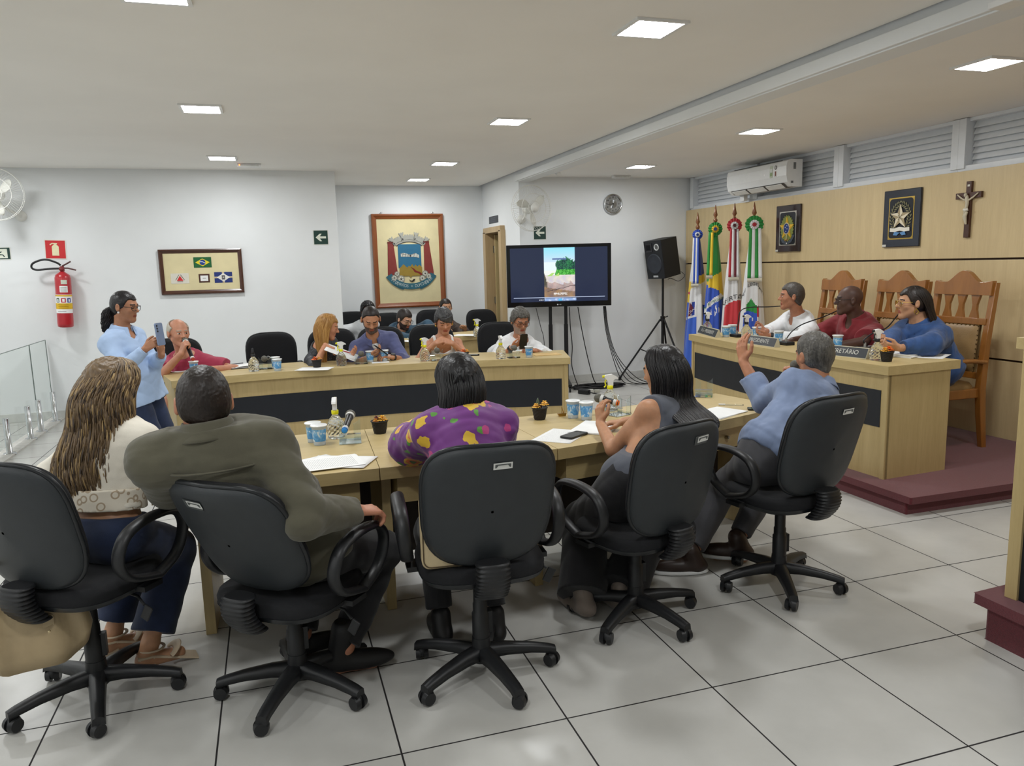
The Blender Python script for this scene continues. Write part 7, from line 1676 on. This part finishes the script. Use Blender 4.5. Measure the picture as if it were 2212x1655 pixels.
p.longhair(HBL, [(p.H(0, -.01, .128), .02, .02, .02), (p.H(0, -.012, .102), .06, .068, .06), (p.H(0, -.014, .04), .092, .106, .055), (p.H(0, -.02, -.05), .098, .10, .05), (h - Fh * .04 - V3(0, 0, .14), .10, .08, .04), (h - Fh * .05 - V3(0, 0, .24), .095, .06, .03), (h - Fh * .05 - V3(0, 0, .36), .08, .04, .02), (h - Fh * .05 - V3(0, 0, .44), .04, .02, .0)], groove=.03, ng=30, strands=160, sr=.003, phi=(-.7, PI + .7), seed=5)
w8 = p.o + p.wr['R'] + p.hands['R'][0] * .16; b = MB(); b.tube([tuple(w8 + V3(-.03, 0, .015)), tuple(w8 + V3(.07, -.01, -.02))], .004, 8); tag(b.build('pen', P_((178, 34, 50))), 'red pen in the hand of the blonde woman', 'pen')
sheet_of_paper('white paper held between the blonde woman and the slate blue shirt man', (0, 0, 0), 0, group=None); o_ = bpy.data.objects[-1] if False else [o for o in bpy.data.objects if o.get('label') == 'white paper held between the blonde woman and the slate blue shirt man'][0]
o_.location = Y_(738, 762, 4.78); o_.rotation_euler = (math.radians(24), math.radians(-10), 1.3)

# 9 man in the slate blue shirt
SB = cloth('slate_blue', (88, 94, 136), .85, var=.06)
p = Person('person in a slate blue shirt with receding hair, looking down at a phone', (1.94, 5.44, .59), Y_(806, 734, 5.12), Y_(801, 690, 5.0), 178, -30, 0, shyaw=180, girth=1.1, skin_='tan9', skinc=(182, 130, 98))
p.arm('R', Y_(757, 785, 4.98), Y_(797, 772, 4.78), d=(.75, -.15, .35), n=(.1, .3, 1), curl=(28, 30, 20), thumb=.8).arm('L', Y_(874, 782, 4.95), Y_(848, 772, 4.77), d=(-.85, -.1, .25), n=(0, .3, -1), curl=(35, 40, 25)).sit_legs()
p.body(eyes='down', beard=(92, 76, 66)); p.top('shirt', SB, 'rolled', off=.020, wr=.006, seed=71, vneck=.05, wide=.01); p.collar(SB, gap=.7); p.cuff('L', SB, .45, .052); p.cuff('R', SB, .45, .052); p.watch('L', M_BLACKP); p.pants(M_BLACKCLOTH); p.shoes(M_SHOEBLK); p.hair(HDB, th=.006, front=.03, amp=.001, recede=.02)
f_ = Vox(p.neck - .15, p.neck + .12, .005); f_.ell(p.neck + p.fw * .03 - p.up * .03, (.07, .07, .05), p.CA); f_.plane(p.neck + p.up * .005, p.up); f_.build('undershirt', [M_WHITESHIRT], p.t)
phone('black phone in the hands of the slate blue shirt man', Y_(822, 757, 4.74), 0, rot=(math.radians(40), 0, PI / 2 + .1))

# 10 woman with short grey hair
p = Person('person with short dark grey hair and a white strappy top', (2.50, 5.42, .59), Y_(957, 735, 5.06), Y_(959, 694, 4.98), 176, -22, 4, shyaw=180, sex='f', girth=1.0, skin_='tan10', skinc=(190, 136, 106))
p.arm('R', Y_(912, 772, 4.82), Y_(940, 742, 4.80), d=(.80, -.12, .35), n=(.3, .6, -.6), curl=(45, 55, 40)).arm('L', Y_(1004, 770, 4.82), Y_(978, 742, 4.80), d=(-.80, -.12, .30), n=(-.3, .6, -.6), curl=(50, 60, 45)).sit_legs()
p.body(eyes='down'); p.top('strappy_top', cloth('white_top', (230, 228, 226), .7, var=.01), 'none', straps=True, off=.008, wr=.002); p.pants(M_BLACKCLOTH); p.hair(HDG, th=.018, front=.052, side=0, nape=-.06, amp=.003, freq=90, top=.010)
b = MB(); b.sheet(lambda u, v: p.H(-.075 + .125 * u + .0 * v, .090 - .06 * (abs(u - .55) * 1.6) ** 2 + .006 * math.sin(v * 3), .085 - .085 * v * (1 - .75 * u) - .01 * u), 12, 6); b.build('fringe_hair', HDG, p.t, solid=.012)
for sg in (-1, 1): b = MB(); b.ell(tuple(p.H(sg * .086, -.004, -.045)), (.010, .006, .011), None, 10, 6); b.build('earring', MATS['gold_metal'], p.t)
for q in 'RL':
    b = MB(); e_, w_ = p.el[q], p.wr[q]; ax_ = nrm(w_ - e_); sd_ = nrm(np.cross(ax_, p.fw)); n_ = np.cross(sd_, ax_); n_ = n_ if n_ @ p.fw > 0 else -n_
    text_mesh(b, 'Ana Clara' if False else 'LUZ', (0, 0, 0), (1, 0, 0), (0, 1, 0), .018, 0) if False else None
    for i in range(9): c_ = e_ * (1 - (.22 + .06 * i)) + w_ * (.22 + .06 * i); r_ = .0405 - .0135 * (.22 + .06 * i) * 1.05; b.tube([tuple(c_ + n_ * r_ + sd_ * (.008 * math.sin(i * 2.1))), tuple(c_ + n_ * (r_ + .0005) + sd_ * (.008 * math.sin(i * 2.1 + 1.4)) + ax_ * .008), tuple(c_ + n_ * r_ - sd_ * .006 + ax_ * .014)], .0017, 5)
    b.build('tattoo', mat('tattoo_ink', (66, 58, 56), .5, var=0), p.t)

# 11 man in the white shirt with dark glasses
p = Person('person in a white shirt with grey hair and dark glasses, reading a phone', (3.24, 5.36, .59), Y_(1126, 742, 5.06), Y_(1124, 693, 4.97), 181, -20, 0, shyaw=180, girth=1.12, skin_='tan11', skinc=(178, 122, 92))
p.arm('R', Y_(1078, 775, 4.92), Y_(1104, 752, 4.74), d=(.7, -.2, .4), n=(.2, .4, .9), curl=(34, 40, 26), thumb=.8).arm('L', Y_(1190, 775, 4.92), Y_(1157, 758, 4.72), d=(-.9, -.1, .25), n=(0, .2, -1), curl=(36, 46, 30)).sit_legs()
p.body(eyes='down', beard=(160, 134, 118), browc=(70, 62, 58)); p.top('shirt', M_WHITESHIRT, 'rolled', off=.024, puff=.012, wr=.007, seed=81, vneck=.12, wide=.02); p.collar(M_WHITESHIRT, gap=1.1, flap=.05, tip=.03); p.cuff('L', M_WHITESHIRT, .45, .055); p.cuff('R', M_WHITESHIRT, .45, .055); p.watch('R', M_BLACKP); p.pants(M_BLACKCLOTH); p.shoes(M_SHOEBLK)
p.hair(HGR, th=.018, front=.058, amp=.004, freq=70, top=.006); p.glasses(M_BLACKP)
phone('black phone held up by the white shirt man with glasses', Y_(1131, 738, 4.68), 0, rot=(math.radians(70), 0, PI))

# 12 man in the teal jacket
TL = cloth('teal', (26, 62, 84), .8, var=.06)
p = Person('person in a teal jacket with dark hair, beard and glasses, writing at the rear desk', (2.42, 7.78, .59), Y_(866, 716, 7.42), Y_(874, 690, 7.32), -146, -22, 0, shyaw=190, girth=1.05, skin_='fair12', skinc=(200, 154, 128))
p.arm('R', Y_(842, 730, 7.1), Y_(893, 731, 6.92), d=(.9, -.2, -.1), n=(0, 0, -1), curl=(30, 35, 25)).arm('L', Y_(905, 716, 7.35), Y_(922, 724, 7.05), d=(.8, -.5, -.1), n=(0, 0, -1)).sit_legs()
p.body(eyes='down', beard=(54, 40, 36)); p.top('jacket', TL, 'long', off=.026, wr=.006, seed=91, neckr=.07); p.collar(TL, r=.07, stand=.04, tip=.0); p.pants(M_BLACKCLOTH); p.shoes(M_SHOEBLK); p.hair(HDB, th=.013, front=.066, amp=.0012, top=.006); p.glasses(M_BLACKP)

# 13, 14 half hidden people in the niche
p = Person('person with short curly black hair mostly hidden behind the slate blue shirt man', (2.04, 8.5, .58), Y_(795, 706, 8.38), Y_(795, 671, 8.32), 182, 0, 0, shyaw=180, shw=.145, girth=.9, skin_='dark13', skinc=(96, 66, 52)).sit_legs()
p.arm('R', (1.72, 8.3, .78), (1.85, 8.15, .62)).arm('L', (2.26, 8.3, .78), (2.12, 8.15, .62)); p.body(); p.top('shirt', M_WHITESHIRT, 'long', off=.02); p.pants(M_BLACKCLOTH); p.shoes(M_SHOEBLK); p.hair(HB, th=.020, front=.06, amp=.006, freq=70)
BJ = cloth('brown_jacket', (70, 58, 52), .85)
p = Person('person in a brown jacket with tied dark hair, behind the woman with short grey hair', (3.16, 8.2, .59), Y_(968, 706, 7.98), Y_(963, 664, 7.90), 184, -4, 0, shyaw=180, sex='f', girth=1.1, skin_='light', skinc=(190, 142, 108)).sit_legs()
p.arm('R', Y_(925, 722, 7.8), (3.05, 7.6, .78), n=(0, 0, -1)).arm('L', Y_(1003, 722, 7.8), (3.35, 7.6, .78), n=(0, 0, -1)); p.body(); p.top('jacket', BJ, 'long', off=.03, neckr=.07, wr=.006); p.collar(BJ, r=.072, stand=.04, tip=0); p.pants(M_BLACKCLOTH); p.shoes(M_SHOEBLK); p.hair(HDB, th=.010, front=.062, amp=.001, nape=-.07)

# 15 official in white
p = Person('person in a white shirt at the official desk, facing the flags', (5.74, 3.80, PH + .58), X_(1727, 690, 5.62), X_(1709, 640, 5.52), 62, 0, 0, shyaw=84, girth=1.02, skin_='tan15', skinc=(170, 116, 88))
p.arm('R', X_(1672, 712, 5.5), X_(1655, 716, 5.22), d=(-.8, .2, .25), n=(.1, -.6, .5), curl=(40, 45, 30), thumb=.7).arm('L', X_(1740, 740, 5.38), X_(1664, 726, 5.16), d=(-.75, .55, .1), n=(0, .3, .6), curl=(35, 40, 30)).sit_legs()
p.body(browc=(60, 48, 40)); p.top('shirt', M_WHITESHIRT, 'long', off=.020, wr=.006, seed=101, vneck=.04); p.collar(M_WHITESHIRT, gap=.9, flap=.05, tip=.03); p.cuff('L', M_WHITESHIRT, .88, .042); p.watch('L', M_BLACKP); p.pants(M_BLACKCLOTH); p.shoes(M_SHOEBLK); p.hair(hairmat('hair_salt', [(48, 43, 40), (86, 80, 74)], 40), th=.010, front=.06, amp=.0015, top=.004)
# 16 official in dark red
DR = cloth('dark_red', (126, 36, 44), .85, var=.04)
p = Person('person bald with glasses in a dark red polo, in the middle of the official desk', (5.74, 3.03, PH + .58), X_(1853, 694, 5.62), X_(1834, 648, 5.52), 64, 0, 0, shyaw=88, girth=1.28, shw=.185, skin_='deep', skinc=(82, 56, 46))
p.arm('R', X_(1765, 728, 5.5), X_(1712, 735, 5.2), d=(-.6, .5, -.1), n=(0, 0, -1), curl=(60, 70, 40)).arm('L', X_(1880, 748, 5.36), X_(1800, 748, 5.14), d=(-.3, .9, 0), n=(0, 0, -1), curl=(40, 50, 30)).sit_legs()
p.body(jaw=1.08, nose=1.15, browc=(30, 22, 20)); p.top('polo', DR, 'short', off=.020, wr=.006, seed=111, vneck=.05, puff=.012, wide=.02); p.collar(DR, gap=.9, flap=.055, tip=.02); p.pants(M_BLACKCLOTH); p.shoes(M_SHOEBLK); p.glasses(M_BLACKP)
# 17 woman in denim
DN = cloth('denim', (44, 74, 122), .85, var=.12)
p = Person('person with long dark hair and denim jacket at the official desk', (5.74, 2.26, PH + .60), X_(1990, 706, 5.60), X_(1970, 654, 5.52), 64, 0, 0, shyaw=84, sex='f', girth=1.32, shw=.175, size=1.04, skin_='light', skinc=(190, 142, 108))
p.arm('R', X_(1905, 735, 5.48), X_(1915, 750, 5.2), d=(-.5, .0, .3), n=(.3, -.8, .2), curl=(40, 50, 30)).arm('L', X_(2040, 752, 5.36), X_(1945, 752, 5.12), d=(-.6, .7, .1), n=(.2, .6, .4), curl=(40, 45, 30)).sit_legs()
p.body(); p.top('denim_jacket', DN, 'long', off=.028, wr=.006, seed=121, neckr=.078, wide=.02, puff=.008, hemdrop=.04); p.collar(DN, r=.076, flap=.05, gap=1.0, tip=.03); p.pants(M_JEANS); p.shoes(M_SHOEBLK); h = p.head; Fh = nrm(p.HA[:, 1] * V3(1, 1, 0)); bk = nrm(-p.fw * V3(1, 1, 0))
b = MB(); 
def insert(u, v):
    tt = .30 + .60 * v; return p.spine(tt) + p.rt * ((u - .5) * .11 * (1.1 - .35 * v)) + p.fw * (.128 * p.k * (.5 + .5 * p.g) + .062 + (.035 * math.sin(PI * min(1, (tt - .3) / .6)) if tt < .9 else 0) - .05 * max(0, tt - .75) * 2)
b.sheet(insert, 6, 12); b.build('shirt_front', LB, p.t, solid=.006)
for i in range(4):
    b = MB(); c_ = insert(1.15, .15 + .24 * i); b.cyl(tuple(c_), tuple(c_ + p.fw * .008), .010, n=12); b.build('button', M_CHROME, p.t)
p.hair(HDB, th=.012, front=.07, amp=.001, freq=200, name='hair_crown'); p.glasses(MATS['gold_metal'], lens=True)
p.longhair(HDB, [(p.H(0, -.01, .128), .02, .02, .02), (p.H(0, -.014, .102), .06, .07, .05), (p.H(0, -.03, .04), .088, .10, .0), (p.H(0, -.06, -.05), .09, .09, -.02), (h + bk * .10 - V3(0, .03, .14), .10, .075, .0), (h + bk * .155 - V3(0, .05, .24), .095, .06, .0), (h + bk * .19 - V3(0, .07, .33), .075, .045, .0), (h + bk * .20 - V3(0, .07, .41), .03, .02, .0)], groove=.04, ng=26, strands=150, sr=.0028, phi=(-.2, PI + .2), seed=15)
b = MB(); c_ = p.H(-.09, -.004, -.062); R_ = np.stack([p.HA[:, 1], p.HA[:, 0], p.HA[:, 2]], 1); b.tube([tuple(c_ + p.HA[:, 1] * x + p.HA[:, 2] * y) for x, y in ((0, .022), (.016, 0), (0, -.022), (-.016, 0))], .0045, 6, True); b.build('earring', MATS['gold_metal'], p.t)
